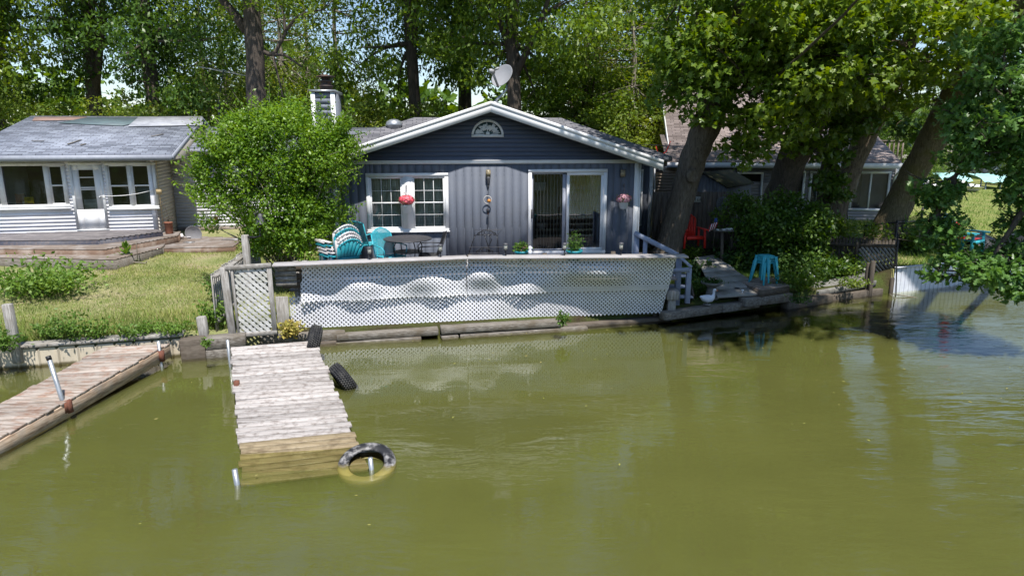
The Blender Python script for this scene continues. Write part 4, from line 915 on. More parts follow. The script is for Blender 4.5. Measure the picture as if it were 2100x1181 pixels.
# ======================= white cottage on the left =======================
K = Frame(-10.95, 21.0, 14, 0.0)
t = thing('cottage', 'white sided cottage with a worn grey shingle roof at the left', 'house', (K.x, K.y, 0), K.th)
DZ = 1.24; ZE = 3.42; XR0 = K.m(65,243,5.0)[0]; XL = XR0+.35
def kx(px, py=400): return K.m(px, py)[0]
def kz(px, py): return K.m(px, py)[1]
bw = (kx(4,390), kx(140,390), kz(70,428), kz(70,334)); dd = (kx(149,400), kx(216,400), DZ, kz(185,333)); w2 = (kx(219,380), kx(322,380), kz(270,428), kz(270,333))
holes = [(max(kx(-150,390), XL+.15)+.04, bw[1]-.04, bw[2]+.05, bw[3]-.04), (dd[0]+.08, dd[1]-.08, dd[2], dd[3]-.05), (w2[0]+.06, w2[1]-.06, w2[2]+.06, w2[3]-.06)]
mb = MB(); lap(mb, XL, .0, DZ-.3, ZE, holes, 0, .108, .013); wall_with_holes(mb, XL, 0, .7, ZE, holes, .03, 0, .08)
lap(mb, .03, 2.3, .9, ZE, [], 0.06, .108, .018, ax='y', m=1) ; mb.box(-.1,.0,.11,2.3,.7,ZE,1)
part('front_wall', mb, [M['vinyl'], M['vinyl_cream']], t)
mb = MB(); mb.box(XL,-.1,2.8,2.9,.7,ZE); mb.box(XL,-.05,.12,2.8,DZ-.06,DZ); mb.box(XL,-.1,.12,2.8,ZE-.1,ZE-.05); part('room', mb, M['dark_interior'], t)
mb = MB(); mb.box(-.10,.03,-.035,-.0,.95,ZE); mb.box(.001,.035,-.035,.07,.95,ZE); part('corner_board', mb, M['vinyl'], t)
RYW = 2.3
mb = MB(); lap(mb, .05, 7.4, .95, 3.55, [], RYW, .108, .013); mb.box(.0,7.4,RYW+.03,RYW+.1,.6,3.6); mb.box(7.3,7.4,RYW,9,.6,3.6); mb.box(XL,7.4,8.9,9,.6,3.5); mb.box(XL,XL+.1,.11,9,.6,3.5); part('wing_wall', mb, M['vinyl'], t)
mb = MB(); a = K.m(444,447,RYW); mb.box(a[0]-.08,a[0]+.05,RYW-.05,RYW-.02,a[1]-.06,a[1]+.05); part('wall_vent', mb, M['terracotta'], t)
mb = MB(); mb.box(.05,7.4,RYW-.04,RYW+.02,.80,.95); part('skirt_board', mb, M['brownwood_top'], t)
# roof: slope up to ridge
rdg = K.m(420,240,5.0); ze = K.m(352,315,-.5)[1]; xr = K.m(352,315,-.5)[0]; xl0 = K.m(65,243,5.0)[0]; zrg = rdg[1]
pl = lambda x, y: (x, y, ze+(zrg-ze)*(y+.5)/5.5)
mb = MB(); th = .05; q = [pl(XR0,-.5), pl(xr,-.5), pl(xr+.0,5.0), pl(XR0,5.0)]
roof_slab(mb, *q, th); q2 = [(xr,10.5,ze),(XR0,10.5,ze),(XR0,5.0,zrg),(xr,5.0,zrg)]; roof_slab(mb, *q2, th)
# wing roof behind the bush
roof_slab(mb, (xr+.03,RYW-.4,3.62),(7.7,RYW-.4,3.62),(7.7,5.6,4.35),(xr+.03,5.6,4.35),.05); roof_slab(mb, (7.7,9.4,3.62),(xr+.03,9.4,3.62),(xr+.03,5.6,4.35),(7.7,5.6,4.35),.05)
rf = part('roof', mb, M['roof_grey'], t)
mb = MB(); mb.box(XL,xr,-.54,-.5,ze-.20,ze-.035); f0 = Vector(pl(xr+.02,-.52)); f1 = Vector(pl(xr+.02,5)); mb.prism([(xr+.002,-.5,ze-.19),(xr+.002,-.5,ze-.03),(xr+.002,5,zrg-.03),(xr+.002,5,zrg-.19)], (.03,0,0)); mb.box(xr+.05,7.7,RYW-.44,RYW-.4,3.46,3.6); part('fascia', mb, M['grey_trim'], rf)
mb = MB(); mb.box(XL,xr-.02,-.5,.0,ze-.19,ze-.17); mb.prism([(0.04,0.05,ZE-.1),(.04,5,zrg-.3),(.04,5,ZE-.1)],(xr-.1,0,0)); part('soffit', mb, M['vinyl_cream'], rf)
def on_roof(mb, pts, lift=.012, m=0):   # patch lying on the roof
    P_ = [K.m(px,py,0) for px,py in pts]
    out = []
    for px, py in pts:
        # intersect ray with roof plane z = ze + k (ly+.5)
        k = (zrg-ze)/5.5; lo, hi = -.5, 5.2
        for _ in range(40):
            mid = (lo+hi)/2; z = K.m(px,py,mid)[1]
            if z > ze+k*(mid+.5): lo = mid
            else: hi = mid
        x = K.m(px,py,lo)[0]; out.append((x, lo, ze+k*(lo+.5)+lift))
    mb.prism([(p[0],p[1],p[2]) for p in out], (0,0,.012))
mb = MB(); on_roof(mb, [(66,249),(180,247),(178,241),(72,241)]); part('bare_patch', mb, M['tarp_red'], rf)
mb = MB(); on_roof(mb, [(120,254),(250,260),(300,250),(290,243),(178,243)],.02); part('green_patch', mb, M['tarp_green'], rf)
mb = MB(); on_roof(mb, [(262,262),(416,259),(415,241),(285,242)],.03); part('pale_sheet', mb, M['tarp_white'], rf)
mb = MB()
for a_, b_ in (((139,298),(166,289)),((66,291),(90,291)),((310,282),(335,277)),((165,300),(176,297))):
    def rp(p):
        k = (zrg-ze)/5.5; lo, hi = -.5, 5.2
        for _ in range(40):
            mid = (lo+hi)/2
            if K.m(p[0],p[1],mid)[1] > ze+k*(mid+.5): lo = mid
            else: hi = mid
        return Vector((K.m(p[0],p[1],lo)[0], lo, ze+k*(lo+.5)+.03))
    mb.beam(rp(a_), rp(b_), .05, .02)
part('fallen_stick', mb, M['timber'], rf)
# picture window with side lights
wn_ = MB(); x0, x1, z0, z1 = max(kx(-150,390), XL+.15), bw[1], bw[2], bw[3]
rect_frame(wn_, x0, x1, z0, z1, .09, -.05, 0, wb=.12); wn_.box(x0-.03,x1+.05,-.09,-.05,z0-.03,z0+.02)
p0, p1 = kx(11,390), kx(95,390)
wn_.box(p0-.13,p0,-.045,0,z0+.12,z1-.09); wn_.box(p1,p1+.13,-.045,0,z0+.12,z1-.09)
wn = part('window', wn_, M['white'], t)
mb = MB()
for (a, b) in ((p1+.13, x1-.09),(kx(-60,390), p0-.13)):
    mb = MB(); rect_frame(mb, a, b, z0+.12, z1-.09, .03, -.02, .03); zm = (z0+z1)/2; mb.box(a+.03,b-.03,-.025,.02,zm-.02,zm+.02); part('sash', mb, M['white'], wn)
mb = MB()
for (a, b) in ((x0+.09,p0-.13),(p0,p1),(p1+.16,x1-.12)): mb.face([(a,.02,z0+.12),(b,.02,z0+.12),(b,.02,z1-.09),(a,.02,z1-.09)])
part('pane', mb, M['glass_dark'], wn)
mb = MB(); c0 = K.m(36,421,.06); c1 = K.m(68,404,.06); c2 = K.m(49,407,.055); mb.box(c2[0],c1[0],.07,.075,c0[1]+.04,c1[1]); sg = part('yellow_sign', mb, M['yellow'], wn)
mb = MB(); cx = (c2[0]+c1[0])/2; cz = (c0[1]+.04+c1[1])/2
mb.box(cx-.035,cx-.02,.062,.069,cz-.03,cz+.05)
for (xa,xb,za,zb) in ((cx-.005,cx+.005,cz-.03,cz+.05),(cx+.025,cx+.035,cz-.03,cz+.05),(cx-.005,cx+.035,cz+.04,cz+.05),(cx-.005,cx+.035,cz-.03,cz-.02)): mb.box(xa,xb,.062,.069,za,zb)
mb.box(c2[0]+.02,c1[0]-.02,.062,.069,c0[1]+.05,c0[1]+.06); part('number', mb, M['black'], sg)
mb = MB(); mb.box(p0+.35,p0+.62,.09,.11,z0+.13,z0+.22); part('paper', mb, M['vinyl_cream'], wn)
mb = MB(); mb.box(p0+.12,p0+.34,.25,.4,z0+.13,z0+.42); part('box', mb, M['terracotta'], wn)
# door
fr_ = MB(); rect_frame(fr_, dd[0], dd[1], dd[2]-.02, dd[3], .07, -.05, .0, wb=.04); dr = part('door', fr_, M['white'], t)
mb = MB(); a, b = dd[0]+.07, dd[1]-.07; gx0, gx1 = a+.17, b-.17; gz0_, gz1_ = DZ+.62, dd[3]-.22
wall_with_holes(mb, a, b, DZ+.02, dd[3]-.07, [(gx0,gx1,gz0_,gz1_)], -.03, 0, .05)
for zz in (gz1_-.0,): mb.box(gx0-.02,gx1+.02,-.038,-.03,zz,zz+.02)
mb.box(gx0,gx1,-.03,.0,gz0_+.62*(gz1_-gz0_)*.8,gz0_+.62*(gz1_-gz0_)*.8+.03); mb.box(gx0,gx1,-.03,.0,gz0_+.68*(gz1_-gz0_)*.8,gz0_+.68*(gz1_-gz0_)*.8+.03); mb.box(gx0,gx1,-.03,.0,gz0_+.80*(gz1_-gz0_),gz0_+.80*(gz1_-gz0_)+.025)
part('leaf', mb, M['white_clean'], dr)
mb = MB(); mb.face([(gx0,-.005,gz0_),(gx1,-.005,gz0_),(gx1,-.005,gz1_),(gx0,-.005,gz1_)]); part('pane', mb, M['glass_dark'], dr)
mb = MB(); mb.box(gx0+.03,gx1-.03,.03,.05,gz0_,gz0_+.30); part('notice', mb, M['whiteplastic'], dr)
mb = MB(); mb.lathe([(.03,0),(.04,.02),(.02,.05)], (b-.07,-.035,DZ+.98), 10, M4=Matrix.Rotation(R(90),4,'X')); part('handle', mb, M['galv'], dr)
# right double window
def dbl(x0, x1, z0, z1):
    f = MB(); rect_frame(f, x0, x1, z0, z1, .08, -.05, 0); cx = (x0+x1)/2-.02; f.box(cx-.05,cx+.05,-.045,0,z0+.08,z1-.08); f.box(x0-.02,x1+.02,-.09,-.05,z0-.03,z0+.02); wn = part('window', f, M['white'], t)
    for (a, b) in ((x0+.08,cx-.05),(cx+.05,x1-.08)):
        s = MB(); rect_frame(s, a, b, z0+.08, z1-.08, .035, -.02, .03); zm = (z0+z1)/2-.0; s.box(a+.035,b-.035,-.025,.02,zm-.022,zm+.022); part('sash', s, M['white'], wn)
        g = MB(); g.face([(a+.035,.01,z0+.1),(b-.035,.01,z0+.1),(b-.035,.01,z1-.1),(a+.035,.01,z1-.1)]); part('pane', g, M['glass_dark'], wn)
    s = MB(); s.box(cx+.09,x1-.12,.10,.11,z0+.1,(z0+z1)/2); part('shade', s, M['grey_trim'], wn)
dbl(*w2)
mb = MB(); a = K.m(306,385); mb.tube([(w2[1]+.06,-.06,ZE-.12),(w2[1]+.06,-.06,DZ+.12)], .011, 6); mb.box(w2[1]-.02,w2[1]+.13,-.12,-.05,kz(320,398),kz(320,386)); part('conduit', mb, surf('tan_box',(0.55,0.42,0.22),(0.45,0.34,0.18),(1,1,1),4,.6,.1), t)
mb = MB(); a = K.m(205,402,-.08); b = K.m(318,389,-.12); pts = [Vector((a[0]+(b[0]-a[0])*u, -.09, a[1]+(b[1]-a[1])*u-.07*math.sin(u*3.14))) for u in np.linspace(0,1,10)]; mb.tube(pts,.010,5); solo_r = part('rope', mb, M['white'], t)
mb = MB(); mb.lathe([(.04,0),(.06,.03),(.05,.09),(.02,.11)], (w2[1]-.05,-.12,ZE-.16), 10); mb.box(w2[1]-.0,w2[1]+.12,-.1,-.02,ZE-.14,ZE-.06); part('flood_light', mb, M['whiteplastic'], t)
mb = MB(); mb.tube([(.045,2.22,3.4),(.05,2.22,2.3),(.06,2.22,.95)], .015, 6); part('cable', mb, M['darkgrey'], t)

# ---- decks and steps ----
def platform(name, poly, z0, z1, label, cat, topmat, sidemat, group=None, bstep=.14):
    """poly: world xy corner list (counter clockwise from above); planked top along the front edge direction"""
    tt = thing(name, label, cat, (poly[0][0], poly[0][1], z0), group=group)
    mb = MB(); ang = math.atan2(poly[1][1]-poly[0][1], poly[1][0]-poly[0][0]); cs, sn = math.cos(ang), math.sin(ang)
    lo = [((p[0]-poly[0][0])*cs+(p[1]-poly[0][1])*sn, -(p[0]-poly[0][0])*sn+(p[1]-poly[0][1])*cs) for p in poly]
    ymin = min(p[1] for p in lo); ymax = max(p[1] for p in lo); y = ymin
    while y < ymax-.02:
        yc = y+bstep/2; xs = []
        for i in range(len(lo)):
            p, q = lo[i], lo[(i+1) % len(lo)]
            if (p[1]-yc)*(q[1]-yc) < 0: xs.append(p[0]+(q[0]-p[0])*(yc-p[1])/(q[1]-p[1]))
        if len(xs) >= 2:
            xa, xb = min(xs), max(xs); P4 = [(xa,y),(xb,y),(xb,y+bstep-.007),(xa,y+bstep-.007)]
            W4 = [(poly[0][0]+a*cs-b*sn, poly[0][1]+a*sn+b*cs) for a, b in P4]
            mb.hexa([(a,b,z1-.035) for a,b in W4]+[(a,b,z1) for a,b in W4])
        y += bstep
    part('top_boards', mb, M[topmat], tt, world=True)
    mb = MB(); n = len(poly)
    for i in range(n):
        p, q = Vector((*poly[i],0)), Vector((*poly[(i+1)%n],0)); mb.beam(p+Vector((0,0,(z0+z1-.04)/2)), q+Vector((0,0,(z0+z1-.04)/2)), .04, z1-.04-z0)
    part('side_boards', mb, M[sidemat], tt, world=True)
    return tt
G2 = 'stepped decks before the white cottage'
def W2(px, py, z): v = atz(px, py, z); return (v.x, v.y)
fr = [K.w(-8.9,-.03), K.w(-.02,-.03)]
a = W2(-190,493.5,1.22); b = W2(199,490.6,1.22); c_ = W2(332,474,1.22)
platform('porch_deck', [a, b, c_, (fr[1].x-.02,fr[1].y-.02), (fr[0].x,fr[0].y)], .70, 1.22, 'highest deck at the cottage door with a flaking dark blue edge', 'deck', 'greydeck', 'bluepaint', G2)
a = W2(-190,508,1.07); b = W2(215,510.5,1.07); c_ = W2(364,483,1.07)
platform('deck_step', [a, b, c_, (c_[0]-.35,c_[1]+.9), (a[0]+.2,a[1]+2.2)], .62, 1.07, 'middle brown step running around the cottage porch deck', 'step', 'brownwood_top', 'brownwood', G2)
a = W2(-190,524,.91); b = W2(236,531,.91); c_ = W2(332,507,.91)
platform('deck_step', [a, b, c_, (c_[0]-.35,c_[1]+.9), (a[0]+.2,a[1]+2.2)], .48, .91, 'lowest greyed step behind the big leafed mullein', 'step', 'brownwood_top', 'timber', G2)
a = W2(331,508,.86); b = W2(478,505,.86); c_ = W2(503,487,.86); d = W2(368,484,.86)
platform('low_platform', [a, b, c_, d], .60, .86, 'low brown square platform with a grey dish lying at its back', 'platform', 'brownwood_top', 'brownwood', G2)
# things on the decks
q = atz(346,480,1.07); q = Vector((q.x,q.y+.05,1.075)); t3 = thing('flower_pot', 'tall rusty cylinder pot holding a dead stem at the cottage corner', 'flower pot', q)
mb = MB(); mb.lathe([(.10,0),(.11,.02),(.115,.32),(.125,.33),(.125,.36),(.10,.36)], q, 14); part('pot', mb, M['terracotta'], t3, world=True)
mb = MB(); mb.tube([q+Vector((0,0,.34)),q+Vector((.03,0,.5)),q+Vector((-.03,0,.75)),q+Vector((-.14,0,1.0))],.008,5); mb.tube([q+Vector((.02,0,.45)),q+Vector((.12,0,.52)),q+Vector((.2,0,.47))],.01,5); mb.tube([q+Vector((.0,0,.4)),q+Vector((-.09,0,.5))],.012,5); part('stem', mb, M['bark_dark'], t3, world=True)
q = atz(398,489,.87); t3 = thing('fallen_dish', 'grey satellite dish lying on edge on the low platform', 'satellite dish', (q.x,q.y,.87))
mb = MB(); mb.lathe([(.001,.0),(.12,.01),(.22,.035),(.25,.05),(.255,.05),(.22,.025),(.12,-.005),(.001,-.015)], q+Vector((0,.02,.16)), 30, M4=(Vector((.12,-.9,-.15)).normalized()).to_track_quat('Z','Y').to_matrix().to_4x4()); part('reflector', mb, M['dish'], t3, world=True, smooth=True)
mb = MB(); r0 = q+Vector((-.36,-.05,.06)); mb.beam(q+Vector((-.1,0,.04)), r0, .03,.03); mb.tube([r0+Vector((0,0,-.04)),r0+Vector((.0,0,.10))],.045,8); mb.tube([r0+Vector((-.07,-.02,.0)),r0+Vector((.07,-.02,.02))],.04,8); part('receiver', mb, M['whiteplastic'], t3, world=True)
mb = MB(); q = atz(386,497,.87); mb.prism([(q.x-.15,q.y-.03,.866),(q.x+.12,q.y-.06,.866),(q.x+.18,q.y+.08,.866),(q.x-.08,q.y+.1,.866)],(0,0,.01)); solo('metal_scrap', mb, M['galv'], 'small pale sheet lying on the low platform in front of the fallen dish', 'scrap')
mb = MB(); q = atz(475,491,.87); mb.prism([(q.x-.30,q.y-.05,.866),(q.x+.2,q.y-.03,.866),(q.x+.3,q.y+.08,.866),(q.x-.2,q.y+.06,.866)],(0,0,.012)); solo('metal_scrap', mb, M['galv'], 'long pale sheet lying at the right corner of the low platform', 'scrap')
# tv antenna
Y = 29; t3 = thing('tv_antenna', 'thin roof aerial with pale cross rods rising behind the big bush', 'antenna', tuple(aty(447,232,Y)))
mb = MB(); b_ = aty(447,240,Y); b_.z = 2; mb.tube([b_, aty(448,215,Y), aty(452,185,Y), aty(459,142,Y)], [.05,.05,.025,.02], 6); part('mast', mb, M['darkgrey'], t3, world=True)
mb = MB(); p0, p1 = aty(414,139,Y), aty(517,158,Y); p0.y -= .4; p1.y += .6; mb.tube([p0, p1], .016, 5)
for k in range(9):
    p = p0.lerp(p1, (k+.5)/9); l = .25+.22*math.sin(k*1.1)**2; mb.tube([p+Vector((-.12*l,-l,.02*k)), p+Vector((.12*l,l,.0))], .010, 4)
part('cross_rods', mb, M['white'], t3, world=True)
# ======================= furniture on the deck =======================
def adirondack(name, label, cat, matn, group=None):
    """plastic adirondack chair at the origin, facing -Y, floor at z=0"""
    t = thing(name, label, cat, group=group); m_ = M[matn]
    nS = 7; mb = MB()
    for k in range(nS):     # fan back
        u = (k-(nS-1)/2)/((nS-1)/2); xb = u*.19; xt = u*.285; zt = .93-.15*abs(u)**1.9
        b0 = Vector((xb,.20,.30)); t0 = Vector((xt,.20+.30*(zt-.30)/.6,zt)); wv = .032; wt = .042; nrm = Vector((0,.012,-.006))
        mb.hexa([b0+Vector((-wv,0,0))-nrm, b0+Vector((wv,0,0))-nrm, b0+Vector((wv,0,0))+nrm, b0+Vector((-wv,0,0))+nrm, t0+Vector((-wt,0,0))-nrm, t0+Vector((wt,0,0))-nrm, t0+Vector((wt,0,0))+nrm, t0+Vector((-wt,0,0))+nrm])
    # curved rim and cross bands
    rim = [Vector((u*.30, .20+.30*((.955-.16*abs(u)**1.9)-.30)/.6+.012, .955-.16*abs(u)**1.9)) for u in np.linspace(-1,1,13)]
    for i in range(12): mb.beam(rim[i], rim[i+1], .045, .03, up=(0,1,-.5))
    for s in (-1,1): mb.beam(Vector((s*.215,.215,.32)), rim[0 if s < 0 else -1], .03, .04, up=(0,1,-.5))
    mb.beam((-.25,.335,.50),(.25,.335,.50),.03,.05)
    part('backrest', mb, m_, t)
    mb = MB()
    for k in range(6):
        y = -.34+k*.095; z = .375-.10*(k/5)-(.03 if k == 0 else 0); mb.box(-.27,.27,y,y+.08,z-.02,z)
    mb.box(-.27,.27,-.36,-.34,.27,.36); part('seat', mb, m_, t)
    for s in (-1,1):
        mb = MB(); mb.prism([(s*.27,-.42,.545),(s*.39,-.42,.545),(s*.40,-.2,.545),(s*.36,.28,.545),(s*.28,.28,.545)] if s > 0 else [(s*.28,.28,.545),(s*.36,.28,.545),(s*.40,-.2,.545),(s*.39,-.42,.545),(s*.27,-.42,.545)],(0,0,.025)); mb.box(min(s*.38,s*.40),max(s*.38,s*.40),-.40,.1,.515,.545); part('armrest', mb, m_, t, bv=.004)
        for (y0, y1, z1) in ((-.33,-.25,.545),(.12,.2,.545)):
            mb = MB(); mb.beam((s*.33,(y0+y1)/2+(.03 if y0 > 0 else -.02),0),(s*.31,(y0+y1)/2,z1),.05,.07,up=(0,1,0)); part('leg', mb, m_, t)
    return t
gch = 'plastic adirondack chairs stacked on the deck'
teal0 = adirondack('adirondack_chair', 'lowest teal chair of the stack, its slatted fan back fully in view', 'chair', 'teal', gch)
white0 = adirondack('adirondack_chair', 'white chair just above the lowest teal chair of the stack', 'chair', 'whiteplastic', gch)
q = aty(700,528,14.55); base = Vector((q.x-.02, 14.72, FL+.0)); rz = R(-140)
# stacking: each chair up and forward (local -Y)
fw = Vector((math.sin(rz), -math.cos(rz), 0))
def stk(o, k, label=None):
    loc = base + fw*(.045*k) + Vector((0,0,.072*k))
    if label: return copy_tree(o, loc, rz, label=label)
    o.location = loc; o.rotation_euler = (0,0,rz); return o
stk(white0,1)
stk(white0,2,'middle white chair of the stack, third from the bottom')
stk(teal0,3,'upper teal chair of the stack, between two white chairs')
stk(white0,4,'topmost white chair of the stacked chairs')
stk(teal0,0)
for o in C.objects:
    if o.name.startswith('adirondack_chair'): o.scale = (.93,.93,.93)

def mesh_chair(name, label, cat, matf, loc, rz, sc=1.0, solid=False, hb=.98, arch=.09):
    t = thing(name, label, cat); wv = .26
    nm = t.name
    mb = MB()
    for s in (-1,1):
        mb.tube([(s*wv,-.22,.43),(s*wv,.20,.41),(s*wv*.99,.27,.55),(s*wv*.93,.40,hb-.10)],.013,6)
        mb.tube([(s*wv,-.22,.43),(s*wv,-.27,.22),(s*wv,-.20,.015),(s*wv,.2,.012),(s*wv,.34,.02)],.013,6)
        mb.tube([(s*wv,.31,.66),(s*(wv+.05),.05,.67),(s*(wv+.05),-.20,.66),(s*(wv+.02),-.26,.60),(s*wv,-.23,.43)],.013,6)
    top = [Vector((wv*.93*u, .40+arch*.25*(1-u*u), hb-.10+arch*(1-u*u))) for u in np.linspace(-1,1,9)]
    mb.tube(top,.013,6); mb.tube([(-wv,-.23,.43),(wv,-.23,.43)],.012,6); mb.tube([(-wv,.2,.41),(wv,.2,.41)],.01,6)
    part('frame', mb, matf, t)
    def bk(u, v):
        x = (u*2-1)*wv*(.97-.05*v); z = .45+(hb-.10-.45)*v+(arch*(1-(u*2-1)**2))*v; y = .22+.18*v-.04*math.sin(u*math.pi); return (x,y,z)
    def wire(fn, nu, nv, wd):
        m2 = MB()
        for i in range(nu+1):
            for j in range(nv):
                a, b = Vector(fn(i/nu, j/nv)), Vector(fn(i/nu, (j+1)/nv)); m2.beam(a, b, wd, wd*.6, up=(0,1,.3))
        for j in range(nv+1):
            for i in range(nu):
                a, b = Vector(fn(i/nu, j/nv)), Vector(fn((i+1)/nu, j/nv)); m2.beam(a, b, wd*.6, wd, up=(0,1,.3))
        return m2
    part('backrest', wire(bk, 20, 22, .011), matf, t)
    part('seat', wire(lambda u, v: ((u*2-1)*wv,-.22+.42*v,.425-.02*math.sin(v*3.14)), 18, 14, .011), matf, t)
    t.location = loc; t.rotation_euler = (0,0,rz); t.scale = (sc,)*3
    return t
q = aty(742,500,16.5); mesh_chair('patio_chair', 'taller light teal mesh rocking chair beside the stacked chairs', 'chair', M['tealpaint'], (q.x,16.45,FL), R(168), 1.12, hb=1.02, arch=.04)
q = aty(801,500,15.0); mesh_chair('patio_chair', 'round topped light teal mesh chair facing right behind the glass black table', 'chair', M['tealpaint'], (q.x-.02,15.0,FL), R(38), 1.0, hb=.98, arch=.13)
q = aty(904,500,15.2); mesh_chair('patio_chair', 'black wire mesh chair seen side on, right of the round table', 'chair', M['black'], (q.x-.28,15.3,FL), R(-82), .95, hb=1.0, arch=.08)
q = aty(672,520,14.6)
# round table
q = aty(836,489,15.05); t = thing('round_table', 'round black metal mesh table on curved legs in front of the white window', 'table', (q.x,15.05,FL)); rT = (aty(885,489,15.05).x-aty(787,489,15.05).x)/2
mb = MB(); c0 = Vector((q.x,15.05,q.z)); mb.lathe([(rT-.02,-.012),(rT,-.02),(rT+.005,0),(rT-.015,.01),(rT-.03,.002),(.001,.002)], c0, 40); part('table_top', mb, surf('table_mesh',(0.07,0.07,0.075),(0.035,0.035,0.038),(1,1,1),60,.45,.2), t, world=True)
for k in range(4):
    a = R(35+90*k); d = Vector((math.cos(a), math.sin(a), 0)); zt = q.z-FL
    mb = MB(); mb.tube([c0+d*(rT*.50)-Vector((0,0,.01)), c0+d*(rT*.66)-Vector((0,0,.18)), c0+d*(rT*.60)-Vector((0,0,.40)), c0+d*(rT*.50)-Vector((0,0,.58)), c0+d*(rT*.66)-Vector((0,0,zt))],.013,6); part('leg', mb, M['black'], t, world=True)
mb = MB(); mb.lathe([(rT*.62,-.30),(rT*.63,-.29),(rT*.61,-.29)], c0, 20); part('ring', mb, M['black'], t, world=True)
# wrought iron plant stand
t = thing('plant_stand', 'black wrought iron two tier stand with scrolled gallery against the grey wall', 'plant stand', H.w(.0,-1.0,FL)); FY_ = 15.9
def SP(px, py, y=15.9): return aty(px, py, y)
mb = MB()
for (pa, pb, py, py2) in ((973,1021,482,471),(962,1023,520,507)):
    for yy in (15.85,16.15): mb.beam(aty(pa,py,yy), aty(pb,py,yy), .02,.02)
    for k in range(7):
        xa = pa+(pb-pa)*k/6; mb.beam(aty(xa,py,15.85), aty(xa,py,16.15), .014,.01)
    z_ = aty(pa,py2,15.85); mb.tube([aty(pa,py,15.85), z_, aty(pb+8,py2,15.85), aty(pb,py,15.85)],.007,5)
part('shelf', mb, M['darkgrey'], t, world=True)
for (pts) in ([(974,483),(969,497),(965,510),(960,526)],[(1019,483),(1021,497),(1022,510),(1023,530)],[(994,483),(998,495),(1002,508),(1001,526)],[(1004,483),(1008,492),(1003,504),(1004,526)]):
    mb = MB(); mb.tube([SP(a,b,15.86) for a,b in pts],.012,6); part('leg', mb, M['black'], t, world=True)
for (cx, cy0, wdt, hh) in ((998,481,20,8),(994,518,18,9)):
    mb = MB()
    for k in range(5):
        xx = cx-wdt+2*wdt*(k+.5)/5; rr = hh*(1-abs(k-2)*.25); pts = [SP(xx+rr*.6*math.cos(a), cy0-rr*.55-rr*.5*math.sin(a),15.84) for a in np.linspace(0,6.28,11)]; mb.tube(pts,.007,5,cap=False)
    mb.tube([SP(cx-wdt+2*wdt*u, cy0-hh*1.25*math.sin(u*math.pi),15.84) for u in np.linspace(0,1,9)],.009,5); part('scrollwork', mb, M['black'], t, world=True)
# wind spinner hanging between them
t = thing('wind_spinner', 'hanging ring ornament with an orange sun disc and long tail on the grey wall', 'wind spinner', H.w(H.m(1000,400)[0],-.12,2.0)); yv = -.12
def HP(px, py, ly=-.12): a = H.m(px,py,ly); return H.w(a[0], ly, a[1])
mb = MB(); mb.tube([HP(1001,380),HP(1001,402)],.006,5); mb.tube([HP(1001,418),HP(1001,428),HP(1001,455),HP(1000,471)],.007,5); mb.beam(HP(1001,380),HP(1001,389),.02,.02); mb.tube([HP(1001,428),HP(1001,437)],[.02,.03],8); part('cord', mb, M['black'], t, world=True)
mb = MB(); mb.tube([HP(1000+8*math.cos(a), 410+8*math.sin(a)) for a in np.linspace(0,6.28,17)],.011,5,cap=False); part('ring', mb, M['blind'], t, world=True)
mb = MB(); c0 = HP(1003,412,-.13); mb.lathe([(.001,-.02),(.045,-.012),(.045,.012),(.001,.02)], c0, 14, M4=Matrix.Rotation(R(90),4,'X')); part('sun_disc', mb, M['orange'], t, world=True)
mb = MB(); mb.tube([HP(1000,430),HP(1001,436),HP(1001,440)],[.012,.022,.012],7); part('tassel', mb, M['terracotta'], t, world=True)
# hanging flower baskets
def flowers(t, c, rr, hh, n, sz, mat_, lf, seed):
    g = np.random.default_rng(seed); d = g.normal(size=(n,3)); d /= np.linalg.norm(d,axis=1)[:,None]; d[:,2] = d[:,2]*.85+.12
    P = np.array(c)+d*np.array([rr,rr,hh])*g.uniform(.85,1.05,(n,1)); t1 = np.cross(d, g.normal(size=(n,3))); t1 /= np.linalg.norm(t1,axis=1)[:,None]; t2 = np.cross(d,t1); s = sz*g.uniform(.7,1.2,(n,1)); V = []
    for k in range(5):
        a = 2*math.pi*k/5; V.append(P+t1*s*math.cos(a)+t2*s*math.sin(a)+d*.01)
    mb = MB(); mb.arr(np.stack(V,1).reshape(-1,3),5); part('flowers', mb, mat_, t, world=True)
    mb = MB(); mb.arr(leaf_quads(np.array(c)+g.normal(size=(n*2,3))*np.array([rr,rr,hh])*.42, sz*1.3, g)[0],4); part('foliage', mb, lf, t, world=True)
def leaf_quads(P, size, g, up=.5, asp=.55, droop=0.0, outward=None):
    n = len(P); d = g.normal(size=(n,3)); d[:,2] -= droop; d /= np.linalg.norm(d,axis=1)[:,None]
    nr_ = g.normal(size=(n,3)); nr_[:,2] = np.abs(nr_[:,2])+up
    if outward is not None: nr_ += outward
    s_ = np.cross(d, nr_); s_ /= (np.linalg.norm(s_,axis=1)[:,None]+1e-9); nn = np.cross(s_, d)
    sz = size*g.uniform(.65,1.25,(n,1))
    V = np.stack([P, P+d*sz*.5+s_*sz*asp*.5-nn*sz*.08, P+d*sz, P+d*sz*.5-s_*sz*asp*.5-nn*sz*.08],1)
    return V.reshape(-1,3), 4
